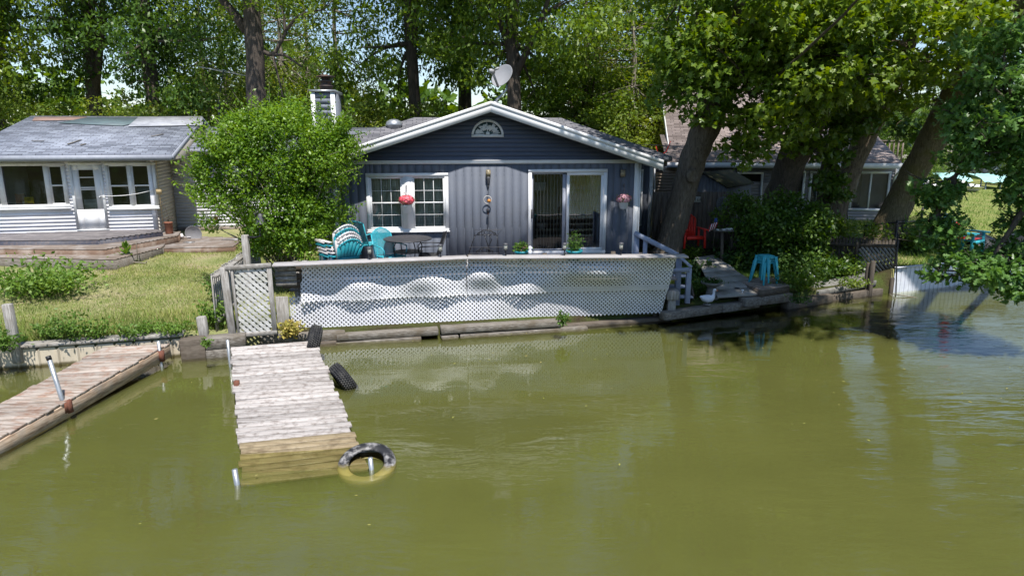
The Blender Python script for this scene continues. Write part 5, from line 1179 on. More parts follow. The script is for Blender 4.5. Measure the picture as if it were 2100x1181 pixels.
def leaf_lobed(P, size, g, up=.6, outward=None, droop=.35, kind='maple'):
    """lobed leaves (maple or oak outline), each one polygon fan of 2 ngons bent at the midrib"""
    n = len(P); d = g.normal(size=(n,3)); d[:,2] -= droop; d /= np.linalg.norm(d,axis=1)[:,None]
    nr_ = g.normal(size=(n,3))*.8; nr_[:,2] = np.abs(nr_[:,2])+up
    if outward is not None: nr_ += outward
    s_ = np.cross(d, nr_); s_ /= (np.linalg.norm(s_,axis=1)[:,None]+1e-9); nn = np.cross(s_, d)
    sz = size*g.uniform(.7,1.25,(n,1))
    if kind == 'maple': half = [(0,0),(.08,.40),(.30,.22),(.50,.52),(.62,.20),(1.0,0)]
    else: half = [(0,0),(.20,.22),(.28,.09),(.48,.34),(.56,.10),(.76,.27),(1.0,0)]
    V = []
    for sg in (1,-1):
        pts = [P+d*sz*a+s_*sz*b*sg-nn*sz*b*.25 for a,b in half]; V.append(np.stack(pts if sg > 0 else pts[::-1],1))
    return np.concatenate(V,0).reshape(-1,3), len(half)
def basket(label, px, py_rim, Yl, hook, fm, seed, rr=.13):
    a = H.m(px, py_rim, Yl); c0 = H.w(a[0], Yl, a[1]); t = thing('hanging_basket', label, 'hanging basket', c0, group='hanging flower baskets')
    mb = MB(); mb.lathe([(.085,-.20),(.095,-.195),(.125,-.03),(.14,-.02),(.14,0),(.12,0)], c0, 18); part('pot', mb, M['white_clean'], t, world=True)
    hk = HP(hook[0], hook[1], -.02); tp = HP(hook[0]+2, hook[1]-1, Yl); mb = MB(); mb.tube([hk, hk+Vector((0,0,.05)), tp+Vector((0,0,.06)), tp, tp-Vector((0,0,.04))],.008,6)
    for k in range(3): mb.tube([tp-Vector((0,0,.04)), c0+Vector((.12*math.cos(k*2.1),.12*math.sin(k*2.1),0))],.004,4)
    part('hanger', mb, M['black'], t, world=True)
    return t, c0
t, c0 = basket('white pot of bright red and white flowers hanging between the window sashes', 834, 420, -.26, (832,386), None, 1); flowers(t, c0+Vector((0,0,.10)), .18, .13, 460, .030, M['redflower'], M['lf_dark'], 5)
t, c0 = basket('white pot of dusty pink petunias hanging on the shaded wall right of the sliding door', 1279, 412, -.26, (1278,383), None, 2); flowers(t, c0+Vector((0,0,.04)), .19, .12, 130, .032, M['pinkflower'], M['lf_mid'], 6)
# solar lights along the cap
def solar(label, px, first=None):
    x = aty(px, 520, 14.0).x; y = cy_(x)+.0; loc = Vector((x, y, ZC))
    if first: return copy_tree(first, loc, label=label)
    t = thing('solar_light', label, 'garden light', (0,0,0), group='solar stake lights along the deck edge')
    mb = MB(); mb.tube([(0,0,0),(0,0,.11)],.012,8); mb.lathe([(.015,.10),(.045,.125),(.045,.135)],(0,0,0),12); part('stake', mb, M['black'], t)
    mb = MB(); mb.lathe([(.036,.135),(.038,.22),(.036,.225)],(0,0,0),12); part('lantern', mb, surf('frosted_lens',(0.72,0.70,0.60),(0.6,0.58,0.5),(1,1,1),5,.3,0), t)
    mb = MB(); mb.lathe([(.05,.225),(.052,.24),(.035,.262),(.01,.268)],(0,0,0),12); part('cap', mb, M['darkgrey'], t)
    t.location = loc; return t
s0_ = solar('solar stake light in front of the teal mesh chairs', 770)
solar('solar stake light in front of the black wire chair', 906, s0_); solar('solar stake light just right of the wrought iron stand', 1037, s0_)
solar('solar stake light in front of the middle stile of the sliding door', 1157, s0_); solar('solar stake light below the pink hanging basket', 1273, s0_)
# teal planters
def planter(label, pa, pb, py, flo, seed, hh):
    a = aty(pa,py,14.25); b = aty(pb,py,14.25); c0 = (a+b)/2; r = (b.x-a.x)/2; zt = aty(pa,py,14.25).z; z0 = zt-.20; c0 = Vector((c0.x, 14.25+.0, z0))
    t = thing('planter', label, 'planter', c0, group='teal bowl planters on the deck edge'); mb = MB(); mb.lathe([(r*.62,0),(r*.68,.01),(r*.90,.16),(r*.98,.17),(r*1.0,.20),(r*.88,.20),(r*.85,.15),(.01,.15)], c0, 24); mb.v = mb.v; part('pot', mb, M['teal'], t, world=True)
    mb = MB(); mb.box(c0.x-r*.5,c0.x+r*.5,c0.y-r*.4,c0.y+r*.4,FL,z0); part('stand', mb, M['timber_dark'], t, world=True)
    g = np.random.default_rng(seed); n = 420; P = np.array(c0)+np.array([0,0,.20])+g.normal(size=(n,3))*np.array([r*.42,r*.42,hh*.42])+np.array([0,0,hh*.45]); mb = MB(); mb.arr(*leaf_quads(P,.06,g)); part('foliage', mb, M['lf_dark'], t, world=True)
    if flo:
        n = 26; P = np.array(c0)+np.array([r*.25,0,.26])+g.normal(size=(n,3))*np.array([r*.35,r*.3,.03]); mb = MB(); mb.arr(*leaf_quads(P,.05,g,asp=1.0)); part('flowers', mb, M['pinkflower'], t, world=True)
planter('teal bowl planter with red flowers left of the sliding door sill', 1053, 1086, 514, True, 3, .13)
planter('teal bowl planter with a bushy dark plant in front of the right door pane', 1160, 1195, 513, False, 4, .26)
q = aty(1087,522,14.1); mb = MB(); mb.lathe([(.035,0),(.045,.01),(.04,.07),(.025,.09),(.04,.12),(.03,.16),(.005,.17)], (q.x,14.1,ZC), 12); mb.tube([(q.x,14.1,ZC+.11),(q.x+.05,14.1,ZC+.13)],.015,6); solo('bird_figurine', mb, M['bird_white'], 'small white bird figurine beside the red flowered teal planter', 'figurine', smooth=True)

# ======================= right hand garden =======================
def plank(mb, p, th=.04):
    b = [Vector(q)-Vector((0,0,th)) for q in p]; mb.hexa([b[3],b[2],b[1],b[0],p[3],p[2],p[1],p[0]])
t = thing('plank_path', 'plank path of old boards running up from the shore past the planter urn', 'path', tuple(atz(1520,602,.48)))
F4 = [atz(1425,527,.80), atz(1463,521,.80), atz(1472,607,.46), atz(1577,600,.46)]
mb = MB(); n = 7
for i in range(n):
    u0, u1 = i/n+.004, (i+1)/n-.004; p = [bil(F4,u0,0.0), bil(F4,u0,1.0), bil(F4,u1,1.0), bil(F4,u1,.0)]; dz = .012*((i*7) % 3-1); plank(mb, [q+Vector((0,0,dz)) for q in p], .05)
part('board', mb, M['rock'], t, world=True, bv=.008)
t = thing('wooden_platform', 'small weathered wooden platform under the teal stools', 'platform', tuple(atz(1567,585,.5)))
F5 = [atz(1512,575,.56), atz(1590,565,.56), atz(1560,594,.56), atz(1618,585,.56)]
mb = MB(); n = 7
for i in range(n): u0, u1 = i/n+.006, (i+1)/n-.006; plank(mb, [bil(F5,u0,0), bil(F5,u0,1), bil(F5,u1,1), bil(F5,u1,0)], .03)
part('top_boards', mb, M['brownwood_top'], t, world=True)
mb = MB(); o = Vector((0,0,-.10)); mb.beam(F5[2]+o, F5[3]+o, .04,.14); mb.beam(F5[0]+o, F5[2]+o, .04,.14); mb.beam(F5[1]+o, F5[3]+o, .04,.14); part('side_boards', mb, M['timber_dark'], t, world=True)
# teal stools, stacked (three)
def stool(label):
    t = thing('metal_stool', label, 'stool', group='teal metal stools stacked on the platform')
    mb = MB(); s = .155; mb.box(-s,s,-s,s,.60,.625); mb.box(-s-.008,s+.008,-s-.008,s+.008,.585,.60); mb.box(-.185,.185,-.185,-.175,.545,.585); mb.box(-.185,.185,.175,.185,.545,.585); mb.box(-.185,-.175,-.175,.175,.545,.585); mb.box(.175,.185,-.175,.175,.545,.585); part('seat', mb, M['tealpaint'], t, bv=.01)
    for sx_ in (-1,1):
        for sy in (-1,1):
            mb = MB(); mb.beam((sx_*.25,sy*.25,0),(sx_*.165,sy*.165,.60),.035,.035,w2=.075,h2=.075,up=(0,1,0)); part('leg', mb, M['tealpaint'], t, bv=.005)
    return t
q = bil(F5,.5,.42); c0 = Vector((q.x,q.y,.56)); s1 = stool('bottom stool of the teal metal stack on the platform'); s1.location = c0; s1.rotation_euler = (0,0,R(28)); 
copy_tree(s1, c0+Vector((.02,0,.06)), R(44), label='middle stool of the teal metal stack on the platform'); copy_tree(s1, c0+Vector((.03,.0,.12)), R(12), label='top stool of the teal metal stack on the platform')
for o in C.objects:
    if o.name.startswith('metal_stool'): o.scale = (.90,.90,.90)
# planter urn
q = atz(1458,611,.34); c0 = Vector((q.x,q.y,.33)); t = thing('planter_urn', 'grey stone pedestal bowl with plants and pink blooms behind the white goose', 'planter', c0)
mb = MB(); mb.lathe([(.17,0),(.175,.02),(.13,.08),(.105,.20),(.11,.28),(.17,.31),(.245,.36),(.255,.40),(.23,.40),(.20,.36),(.01,.35)], c0, 22); part('pedestal_bowl', mb, M['stone'], t, world=True)
g = np.random.default_rng(8); n = 500; P = np.array(c0)+np.array([0,0,.42])+g.normal(size=(n,3))*np.array([.11,.11,.028]); mb = MB(); mb.arr(*leaf_quads(P,.05,g)); part('foliage', mb, M['lf_under'], t, world=True)
P = np.array(c0)+np.array([0.02,0,.46])+g.normal(size=(14,3))*np.array([.08,.08,.015]); mb = MB(); mb.arr(*leaf_quads(P,.04,g,asp=1)); part('flowers', mb, M['pinkflower'], t, world=True)
# goose figurine
def bird(name, label, loc, rz, sc, mats_, neck=True):
    t = thing(name, label, 'figurine', loc, rz); t.scale = (sc,)*3
    mb = MB(); body = [(-.20,0,.20,.006),(-.17,0,.20,.03),(-.10,0,.165,.075),(0,0,.145,.098),(.09,0,.155,.085),(.135,0,.19,.055)]
    nk = [(.15,0,.235,.034),(.155,0,.285,.027),(.15,0,.325,.028),(.165,0,.355,.036),(.185,0,.355,.030),(.205,0,.347,.014)] if neck else [(.15,0,.225,.05),(.165,0,.25,.045),(.19,0,.25,.025)]
    pts = body+nk; mb.tube([p[:3] for p in pts],[p[3] for p in pts],16); part('body', mb, mats_, t, smooth=True)
    hx, hz = (.205,.345) if neck else (.19,.25)
    mb = MB(); mb.tube([(hx-.01,0,hz),(hx+.03,0,hz-.008),(hx+.052,0,hz-.016)],[.016,.012,.005],8); part('beak', mb, M['beak'], t, smooth=True)
    mb = MB(); mb.lathe([(.09,0),(.09,.02),(.05,.025)],(0,0,0),12); mb.tube([(0,.03,.02),(0,.03,.08)],.011,6); mb.tube([(0,-.03,.02),(0,-.03,.08)],.011,6); part('stand', mb, M['stone'], t)
    return t
q = atz(1431,614,.28); bird('goose_figurine', 'white goose figurine with orange beak at the water edge', (q.x+.05,14.95,.30), R(8), .95, M['bird_white'])
q = atz(1664,573,.52); bird('bird_figurine', 'small pale bird figurine standing among the shaded plants at right', (q.x,q.y,.50), R(100), .62, M['bird_white'], neck=False)
def stake(label, px, py0, py1, dx, wd=.012, mt='white'):
    q = atz(px,py1,.30); mb = MB(); tp = aty(px+dx,py0,q.y); mb.tube([q-Vector((0,0,.1)), tp], wd, 6); mb.lathe([(.03,0),(.035,.02),(.01,.03)], tp, 8); return solo('garden_stake', mb, M[mt], label, 'stake')
stake('white stake light leaning by the shore right of the planter urn', 1519, 596, 614, 4)
q = atz(1511,600,.4); mb = MB(); mb.tube([q-Vector((0,0,.08)), q+Vector((0,0,.10))],.008,6); mb.box(q.x-.05,q.x+.05,q.y-.03,q.y+.03,q.z+.10,q.z+.12); solo('solar_panel_light', mb, M['black'], 'tiny black topped solar light at the end of the plank path', 'garden light')
# feeder tray on pole, flag, blue tray
t = thing('bird_feeder', 'flat grey feeder tray on a dark pole behind the path', 'bird feeder', tuple(aty(1481,520,18.4)))
mb = MB(); a = aty(1481,535,18.3); b = aty(1481,474,18.3); a.z = .6; mb.tube([a,b],[.05,.035],10); mb.lathe([(.1,0),(.12,.03),(.04,.12)],a,12); part('pole', mb, M['timber_dark'], t, world=True)
mb = MB(); a = aty(1466,473,18.2); b_ = aty(1504,471,18.2); mb.box(a.x,b_.x,18.15,18.5,a.z-.02,a.z+.012); part('tray', mb, M['stone'], t, world=True)
mb = MB(); r2 = random.Random(2)
for k in range(9): x = r2.uniform(a.x+.03,b_.x-.05); mb.box(x,x+.05,18.18,18.3,a.z+.013,a.z+.03+r2.uniform(0,.03))
part('seed', mb, M['white'], t, world=True)
t = thing('garden_flag', 'small american flag on a thin stick beside the feeder tray', 'flag', tuple(aty(1466,500,18.1)))
mb = MB(); a = aty(1462,505,18.1); b_ = aty(1470,446,18.1); mb.tube([a,b_],.008,6); part('stick', mb, M['timber_dark'], t, world=True)
st = MB(); wt = MB(); bl = MB(); O = aty(1470,449,18.09); ux = Vector((.055,0,-.035)); dn = Vector((-.055,0,-.26))
wd = Vector((-.115,0,-.03)); # flag drapes down the stick
o = aty(1471,447,18.08); A_ = Vector((-.015,0,-.10)); 
bl.prism([o, o+Vector((-.07,0,-.01)), o+Vector((-.075,0,-.115)), o+Vector((.02,0,-.12))],(0,.01,0))
for k in range(7):
    x0 = o+Vector((.03-.03*k,0,-.105-.01*k)); x1 = x0+Vector((-.017,0,-.004)); d = Vector((-.055,0,-.17-.006*k)); (st if k % 2 == 0 else wt).prism([x0,x1,x1+d,x0+d],(0,.008,0))
part('stripes', st, M['flag_red'], t, world=True); part('white_stripes', wt, M['white'], t, world=True); part('canton', bl, M['flag_blue'], t, world=True)
t = thing('shelf_box', 'bright blue tray on dark upright boards under the shrubs', 'planter box', tuple(aty(1540,480,18.9)))
mb = MB(); a = aty(1522,456,18.9); b_ = aty(1545,461,18.9); mb.box(a.x,b_.x,18.85,19.1,b_.z,a.z); part('tray', mb, M['bluepl'], t, world=True)
mb = MB()
for k in range(8):
    x = aty(1500+k*6.5,480,18.95).x; mb.box(x,x+.075,18.93,18.96,.7,aty(1500,466-2*(k%3),18.95).z)
part('board', mb, M['fencewood_dark'], t, world=True)
# red adirondack chair
q = atz(1411,506,.92); r0 = adirondack('garden_chair', 'bright red plastic adirondack chair behind the leaning tree', 'chair', 'red'); r0.location = (q.x+.04,q.y-.1,.93); r0.rotation_euler = (0,0,R(8)); r0.scale = (.92,.92,.95)
q = aty(1410,431,19.3); mb = MB(); mb.lathe([(.03,0),(.06,.04),(.06,.09),(.02,.12)], (q.x,19.3,q.z-.05), 10); mb.tube([(q.x,19.3,q.z+.07),(q.x,19.3,q.z+.22)],.006,5); solo('hanging_lantern', mb, surf('amber_glass',(0.75,0.45,0.20),(0.6,0.3,0.1),(1,1,1),5,.3,0), 'little amber lantern hanging above the red chair', 'lantern')
# board fence with sign and clock face
FB = Frame(*aty(1425,430,20.4)[:2], 2); t = thing('board_fence', 'tall brown board fence carrying a painted word sign behind the red chair', 'fence', FB.w(0,0,.8))
mb = MB(); a = FB.m(1340,394)[0]; b_ = FB.m(1503,396)[0]; x = a; r2 = random.Random(6)
while x < b_: z1 = FB.m(1425,394)[1]+r2.uniform(-.015,.015)+(.0 if x < FB.m(1490,400)[0] else -.05); p = [FB.w(x,0),FB.w(x+.13,0),FB.w(x+.13,.02),FB.w(x,.02)]; mb.hexa([(q.x,q.y,.7) for q in p]+[(q.x,q.y,z1) for q in p]); x += .138
part('board', mb, M['fencewood'], t, world=True)
mb = MB(); mb.beam(FB.w(a,.04,2.2), FB.w(b_,.04,2.2),.04,.09); part('rail', mb, M['fencewood'], t, world=True); mb = MB(); mb.beam(FB.w(a,.04,1.2), FB.w(b_,.04,1.2),.04,.09); part('rail', mb, M['fencewood'], t, world=True)
# narrow upright post piece at left
a0 = FB.m(1346,400,-.15)[0]; mb = MB(); mb.beam(FB.w(a0-.05,-.15,.8), FB.w(a0+.10,-.15,2.35),.12,.06,up=(0,1,0)); part('leaning_board', mb, M['fencewood'], t, world=True)
sa = FB.m(1395,416,-.03); sb = FB.m(1437,403,-.03); t = thing('word_sign', 'white board sign with dark capitals on the brown fence', 'sign', FB.w((sa[0]+sb[0])/2,-.03,sa[1]))
mb = MB(); p = [FB.w(sa[0],-.035),FB.w(sb[0],-.035),FB.w(sb[0],-.015),FB.w(sa[0],-.015)]; zt = FB.m(1437,404,-.03)[1]; zb = FB.m(1437,415,-.03)[1]; mb.hexa([(q.x,q.y,zb) for q in p]+[(q.x,q.y,zt) for q in p]); part('board', mb, M['white'], t, world=True)
cu = bpy.data.curves.new('word', 'FONT'); cu.body = 'WATER'; cu.size = .135; cu.extrude = .003; cu.align_x = 'CENTER'; cu.align_y = 'CENTER'
to = bpy.data.objects.new('word', cu); C.objects.link(to); bpy.context.view_layer.update()
me = bpy.data.meshes.new_from_object(to); bpy.data.objects.remove(to); me.materials.clear(); me.materials.append(M['black'])
lo = bpy.data.objects.new('lettering', me); C.objects.link(lo); lo.parent = t; cx = FB.m(1424,409,-.04); wp = FB.w(cx[0],-.041,(zt+zb)/2); lo.location = wp-Vector(t.location); lo.rotation_euler = (R(90),0,FB.th)
q = FB.m(1481,418,-.03); c0 = FB.w(q[0],-.05,q[1]); t = thing('wall_clock', 'round pale clock face ornament on the fence above the shrubs', 'clock', c0)
mb = MB(); mb.lathe([(.17,-.015),(.185,0),(.17,.012),(.15,.008),(.001,.008)], c0, 28, sy=1.15, M4=Matrix.Rotation(R(90),4,'X')); part('face', mb, M['shedwood'], t, world=True)
mb = MB()
for k in range(12):
    a = k*math.pi/6; mb.beam(c0+Vector((.05*math.cos(a),-.014,.055*math.sin(a))), c0+Vector((.13*math.cos(a),-.014,.15*math.sin(a))), .012,.006)
mb.beam(c0+Vector((0,-.02,0)), c0+Vector((.07,-.02,.06)),.014,.006); part('spokes', mb, M['black'], t, world=True)
# shed with mossy roof
S = Frame(*aty(1440,420,21.6)[:2], -36); t = thing('shed', 'small grey board shed with a dark mossy roof behind the fence', 'shed', (S.x,S.y,.9), S.th)
ap = S.m(1440,357); er = S.m(1491,386); hw_ = er[0]; hgt = ap[1]; ezz = er[1]; mb = MB(); x = -hw_
while x < hw_-.02:
    x2 = min(x+.12, hw_); mb.prism([(x+.003,0,0),(x2-.003,0,0),(x2-.003,0,ezz+(hgt-ezz)*(1-abs(x2)/hw_)-.95),(x+.003,0,ezz+(hgt-ezz)*(1-abs(x)/hw_)-.95)],(0,.03,0)); x += .12
mb.box(hw_-.03,hw_,.03,2.4,0,ezz-.95); mb.box(-hw_,-hw_+.03,.03,2.4,0,ezz-.95)
for q in range(len(mb.v)): pass
t.location.z = .95; WM[t.name] = Matrix.Translation(Vector((S.x,S.y,.95))) @ Matrix.Rotation(S.th,4,'Z')
part('wall', mb, M['shedwood'], t)
mb = MB(); e = hw_+.06; dz = (hgt-ezz)*1.04
for s in (-1,1): mb.prism([(0,-.12,hgt-.95+.02),(s*e,-.12,hgt-.95+.02-dz),(s*e,-.12,hgt-.95+.055-dz),(0,-.12,hgt-.95+.055)],(0,2.65,0))
part('roof', mb, M['moss_roof'], t)

# picket fence and slanted gate at right
t = thing('garden_fence', 'dark shaded wooden fence with rounded pickets and a slanted board gate at right', 'fence', tuple(aty(1770,560,17.9)))
mb = MB(); a = aty(1560,500,19.2); b_ = aty(1838,490,17.75); a.z = b_.z = 0; n = 42; r2 = random.Random(3); dv = (b_-a)/n; nn = Vector((-dv.y,dv.x,0)).normalized()*.012
for k in range(n):
    p = a+dv*k; q = a+dv*(k+.80); zt = 1.36+r2.uniform(-.03,.03)-(.0 if k > 8 else .1); zb = .3
    mb.hexa([(v.x,v.y,zb) for v in (p-nn,q-nn,q+nn,p+nn)]+[(v.x,v.y,zt-.05) for v in (p-nn,q-nn,q+nn,p+nn)]); m_ = (p+q)/2
    rr = (q-p).length/2; arcp = [(m_+(q-p).normalized()*rr*math.cos(aa))+Vector((0,0,zt-.05+rr*math.sin(aa))) for aa in np.linspace(0,math.pi,7)]
    mb.prism([v-nn for v in arcp], nn*2)
part('picket', mb, M['fencewood_dark'], t, world=True)
mb = MB(); o = Vector((.0,-.05,0)); mb.beam(a+o+Vector((0,0,1.15)), b_+o+Vector((0,0,1.15)),.04,.08); part('rail', mb, M['fencewood_dark'], t, world=True); mb = MB(); mb.beam(a+o+Vector((0,0,.6)), b_+o+Vector((0,0,.6)),.04,.08); part('rail', mb, M['fencewood_dark'], t, world=True)
# gate
G0 = aty(1752,520,17.8); G1 = aty(1838,520,17.62); mb = MB(); zg_t, zg_b = aty(1752,505,17.8).z, aty(1752,560,17.8).z; gx = (G1-G0); gx.z = 0; L_ = gx.length; gx.normalize()
def GP(s, z): v = G0+gx*s; return Vector((v.x, v.y-.06, z))
for k in range(-6, 15):
    s0_ = k*.105; pts = []
    for (s, z) in ((s0_,zg_t),(s0_+.055,zg_t),(s0_+.055+.62,zg_b),(s0_+.62,zg_b)): pts.append((s, z))
    # clip by sliding along the slope
    def cl(s, z):
        if s < .05: return None
        return s
    Hh = zg_t-zg_b; sl = .62/Hh
    za = zg_t if s0_ >= .05 else zg_t-(.05-s0_)/sl; zb_ = zg_b if s0_+.62 <= L_-.05 else zg_t-(L_-.05-s0_)/sl
    if za <= zg_b+.02 or zb_ >= zg_t-.02 or za-zb_ < .03: continue
    sa_, sb_ = s0_+(zg_t-za)*sl, s0_+(zg_t-zb_)*sl; mb.beam(GP(sa_+.03,za), GP(sb_+.03,zb_), .02,.05, up=tuple(gx))
t2 = part('gate_slats', mb, M['grain_z'], t, world=True)
mb = MB(); mb.beam(GP(0,zg_t+.04),GP(L_,zg_t+.04),.04,.08); mb.beam(GP(0,zg_b-.04),GP(L_,zg_b-.04),.04,.08); mb.beam(GP(.03,zg_b-.3),GP(.03,zg_t+.12),.07,.04,up=tuple(gx)); mb.beam(GP(L_-.03,zg_b-.5),GP(L_-.03,zg_t+.2),.07,.04,up=tuple(gx)); mb.beam(GP(.1,zg_b-.2),GP(L_,zg_b-.22),.04,.06); part('gate_frame', mb, M['fencewood_dark'], t, world=True)
def wpost(px0, px1, pyt, pyb, Y, label):
    a = aty(px0,pyt,Y); b = aty(px1,pyt,Y); mb = MB(); mb.box(a.x,b.x,Y,Y+(b.x-a.x),-.6,a.z); return solo('water_post', mb, M['fencewood_dark'], label, 'post', 'posts standing in the water by the garden gate', bv=.015)
wpost(1780,1788,540,600,17.15,'shorter thin post at the left of the pair by the slanted gate'); wpost(1789,1797,536,606,17.05,'taller post at the right of the pair, standing in the water by the slanted gate')
wpost(1828,1836,570,600,17.4,'short dark post under the right corner of the slanted gate')
# chain link fence
t = thing('chain_link_fence', 'black chain link fence with rail and posts beside the mossy leaning tree', 'fence', tuple(atz(1840,505,.9)))
mb = MB(); Yf = 19.2
P0 = aty(1775,463,20.6); P1 = aty(1840,456,19.0); P2 = aty(1889,453,21.5)
mb.tube([P0,P1],.022,8); mb.tube([P1,P2],.022,8); part('top_rail', mb, M['black'], t, world=True)
mb = MB(); a = P1.copy(); a.z = .3; mb.tube([a, P1+Vector((0,0,.06))],.035,8); b_ = P2.copy(); b_.z = .5; mb.tube([b_, Vector((P2.x,P2.y,aty(1887,425,21.5).z))],.035,8); b_ = P0.copy(); b_.z = .8; mb.tube([b_,P0],.03,8); part('post', mb, M['black'], t, world=True)
mb = MB()
for (A_, B_, zt) in ((P1,P2,P1.z),):
    Ld = (B_-A_); Ld.z = 0; ln = Ld.length; Ld.normalize(); hgt_ = zt-.85; s_ = -hgt_
    while s_ < ln:
        for sg in (1,-1):
            s0_, s1_ = (s_, s_+hgt_); zA, zB = (.85, zt) if sg > 0 else (zt, .85)
            if s0_ < 0: zA += (zB-zA)*(0-s0_)/hgt_; s0_ = 0
            if s1_ > ln: zB -= (zB-zA)*(s1_-ln)/max(1e-3,(s1_-s0_)); s1_ = ln
            pa = A_+Ld*s0_; pb = A_+Ld*s1_; mb.tube([(pa.x,pa.y,zA),(pb.x,pb.y,zB)],.004,3,cap=False)
        s_ += .09
part('wire_mesh', mb, M['black'], t, world=True)
# tall thin pole at the water
a = atz(1841,602,0); mb = MB(); mb.tube([a-Vector((0,0,.5)), aty(1841,478,a.y)],.016,8); solo('thin_pole', mb, M['black'], 'thin black pole rising from the water at the left end of the white steel wall', 'pole')
mb = MB(); r0 = atz(1855,609,.0); mb.tube([r0+Vector((-.25,.15,.05)), r0+Vector((0,0,.03)), r0+Vector((.30,-.06,-.01))],[.008,.014,.012],6); mb.tube([r0+Vector((-.42,-.05,.10)), r0+Vector((-.35,-.12,.02)), r0+Vector((-.28,-.2,-.02))],[.006,.01,.01],6); solo('driftwood', mb, M['bark_pale'], 'dead twig floating on the water by the thin black pole', 'branch')
# ======================= beige house behind the trees =======================
B = Frame(*aty(1600,400,25.0)[:2], -6); t = thing('beige_house', 'beige sided house with steep brown shingle roof behind the leaning trunks', 'house', (B.x,B.y,0), B.th)
bx = lambda px, py=400, ly=0: B.m(px,py,ly)[0]; bz = lambda px, py, ly=0: B.m(px,py,ly)[1]
xl, xr_ = bx(1338), bx(1838); zt = bz(1600,338)-.08; X5 = bx(1440)
wins = [(bx(1590),bx(1648)), (bx(1657),bx(1694)), (bx(1742),bx(1822))]
wz0_, wz1_ = bz(1745,432), bz(1745,351)
holes = [(a+.05,b-.05,wz0_+.05,wz1_-.05) for a, b in wins]; h2 = (bx(1430)+.05, bx(1562)-.05, bz(1500,372), bz(1500,353)-.05); holes.append(h2)
mb = MB(); lap(mb, X5, xr_, .6, zt, holes, 0, .11, .018, m=1); lap(mb, xl, X5, .6, zt, [], 0, .11, .018, m=0); wall_with_holes(mb, xl, xr_, .5, zt, holes, .03, 1, .08)
mb.box(xl,xl+.08,.11,8,.5,zt,0); mb.box(xr_-.08,xr_,.11,8,.5,zt,1); part('front_wall', mb, [M['beige'], M['taupe']], t)
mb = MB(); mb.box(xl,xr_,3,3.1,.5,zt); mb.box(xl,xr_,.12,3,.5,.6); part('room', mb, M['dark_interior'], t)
for i, (a, b) in enumerate(wins):
    f = MB(); rect_frame(f, a, b, wz0_, wz1_, .08, -.05, 0); cx = (a+b)/2; f.box(cx-.03,cx+.03,-.04,0,wz0_+.08,wz1_-.08); wn = part('window', f, M['white_clean'], t)
    g_ = MB(); g_.face([(a+.08,.0,wz0_+.08),(b-.08,.0,wz0_+.08),(b-.08,.0,wz1_-.08),(a+.08,.0,wz1_-.08)]); part('pane', g_, M['glass'], wn)
    s_ = MB(); z = wz0_+.1
    while z < wz1_-.1: s_.hexa([(a+.08,.06,z),(b-.08,.06,z),(b-.08,.09,z+.012),(a+.08,.09,z+.012),(a+.08,.062,z+.004),(b-.08,.062,z+.004),(b-.08,.092,z+.016),(a+.08,.092,z+.016)]); z += .032
    part('blinds', s_, M['blind'], wn)
f = MB(); rect_frame(f, h2[0]-.05, h2[1]+.05, h2[2]-1.2, h2[3]+.05, .07, -.05, 0); wn = part('window', f, M['white_clean'], t); g_ = MB(); g_.face([(h2[0],.0,h2[2]),(h2[1],0,h2[2]),(h2[1],0,h2[3]),(h2[0],0,h2[3])]); part('pane', g_, M['glass_dark'], wn)
mb = MB(); mb.box(bx(1830),bx(1838)+.02,-.04,.0,.6,zt); mb.box(bx(1722),bx(1732),-.04,0,.6,zt); part('corner_board', mb, M['white_clean'], t)
# lower roof
ze = bz(1600,333,-.6); E_ = -.6; xe0, xe1 = bx(1368,336,-.6), bx(1850,335,-.6); k_ = .42
zt2 = bz(1800,277,2.2); mb = MB()
q = [(xe0,E_,ze),(xe1,E_,ze),(bx(1797,276,2.3),2.3,bz(1797,276,2.3)),(xe0,2.3,bz(1797,276,2.3))]; roof_slab(mb, *q, .05); q = [(xe1,E_,ze),(xe1+.0,7,ze),(bx(1797,276,2.3),7,bz(1797,276,2.3)),(bx(1797,276,2.3),2.3,bz(1797,276,2.3))]; roof_slab(mb, *q, .05)
rf = part('roof', mb, M['roof_brown'], t, label='low brown shingle roof over the windows')
mb = MB(); mb.box(xe0,xe1,E_-.10,E_-.0,ze-.19,ze-.02); mb.box(xe1,xe1+.03,E_,7,ze-.19,ze-.02); mb.box(xe0,xe1,E_,0,ze-.21,ze-.19); part('gutter', mb, M['white_clean'], rf)
mb = MB(); mb.tube([(bx(1836,360,-.3),-.62,ze-.15),(bx(1836,360,-.3),-.62,ze-.3),(bx(1836,360,-.1),-.07,ze-.5),(bx(1836,360,-.1),-.07,.9)],.04,8); part('downspout', mb, M['white_clean'], rf)
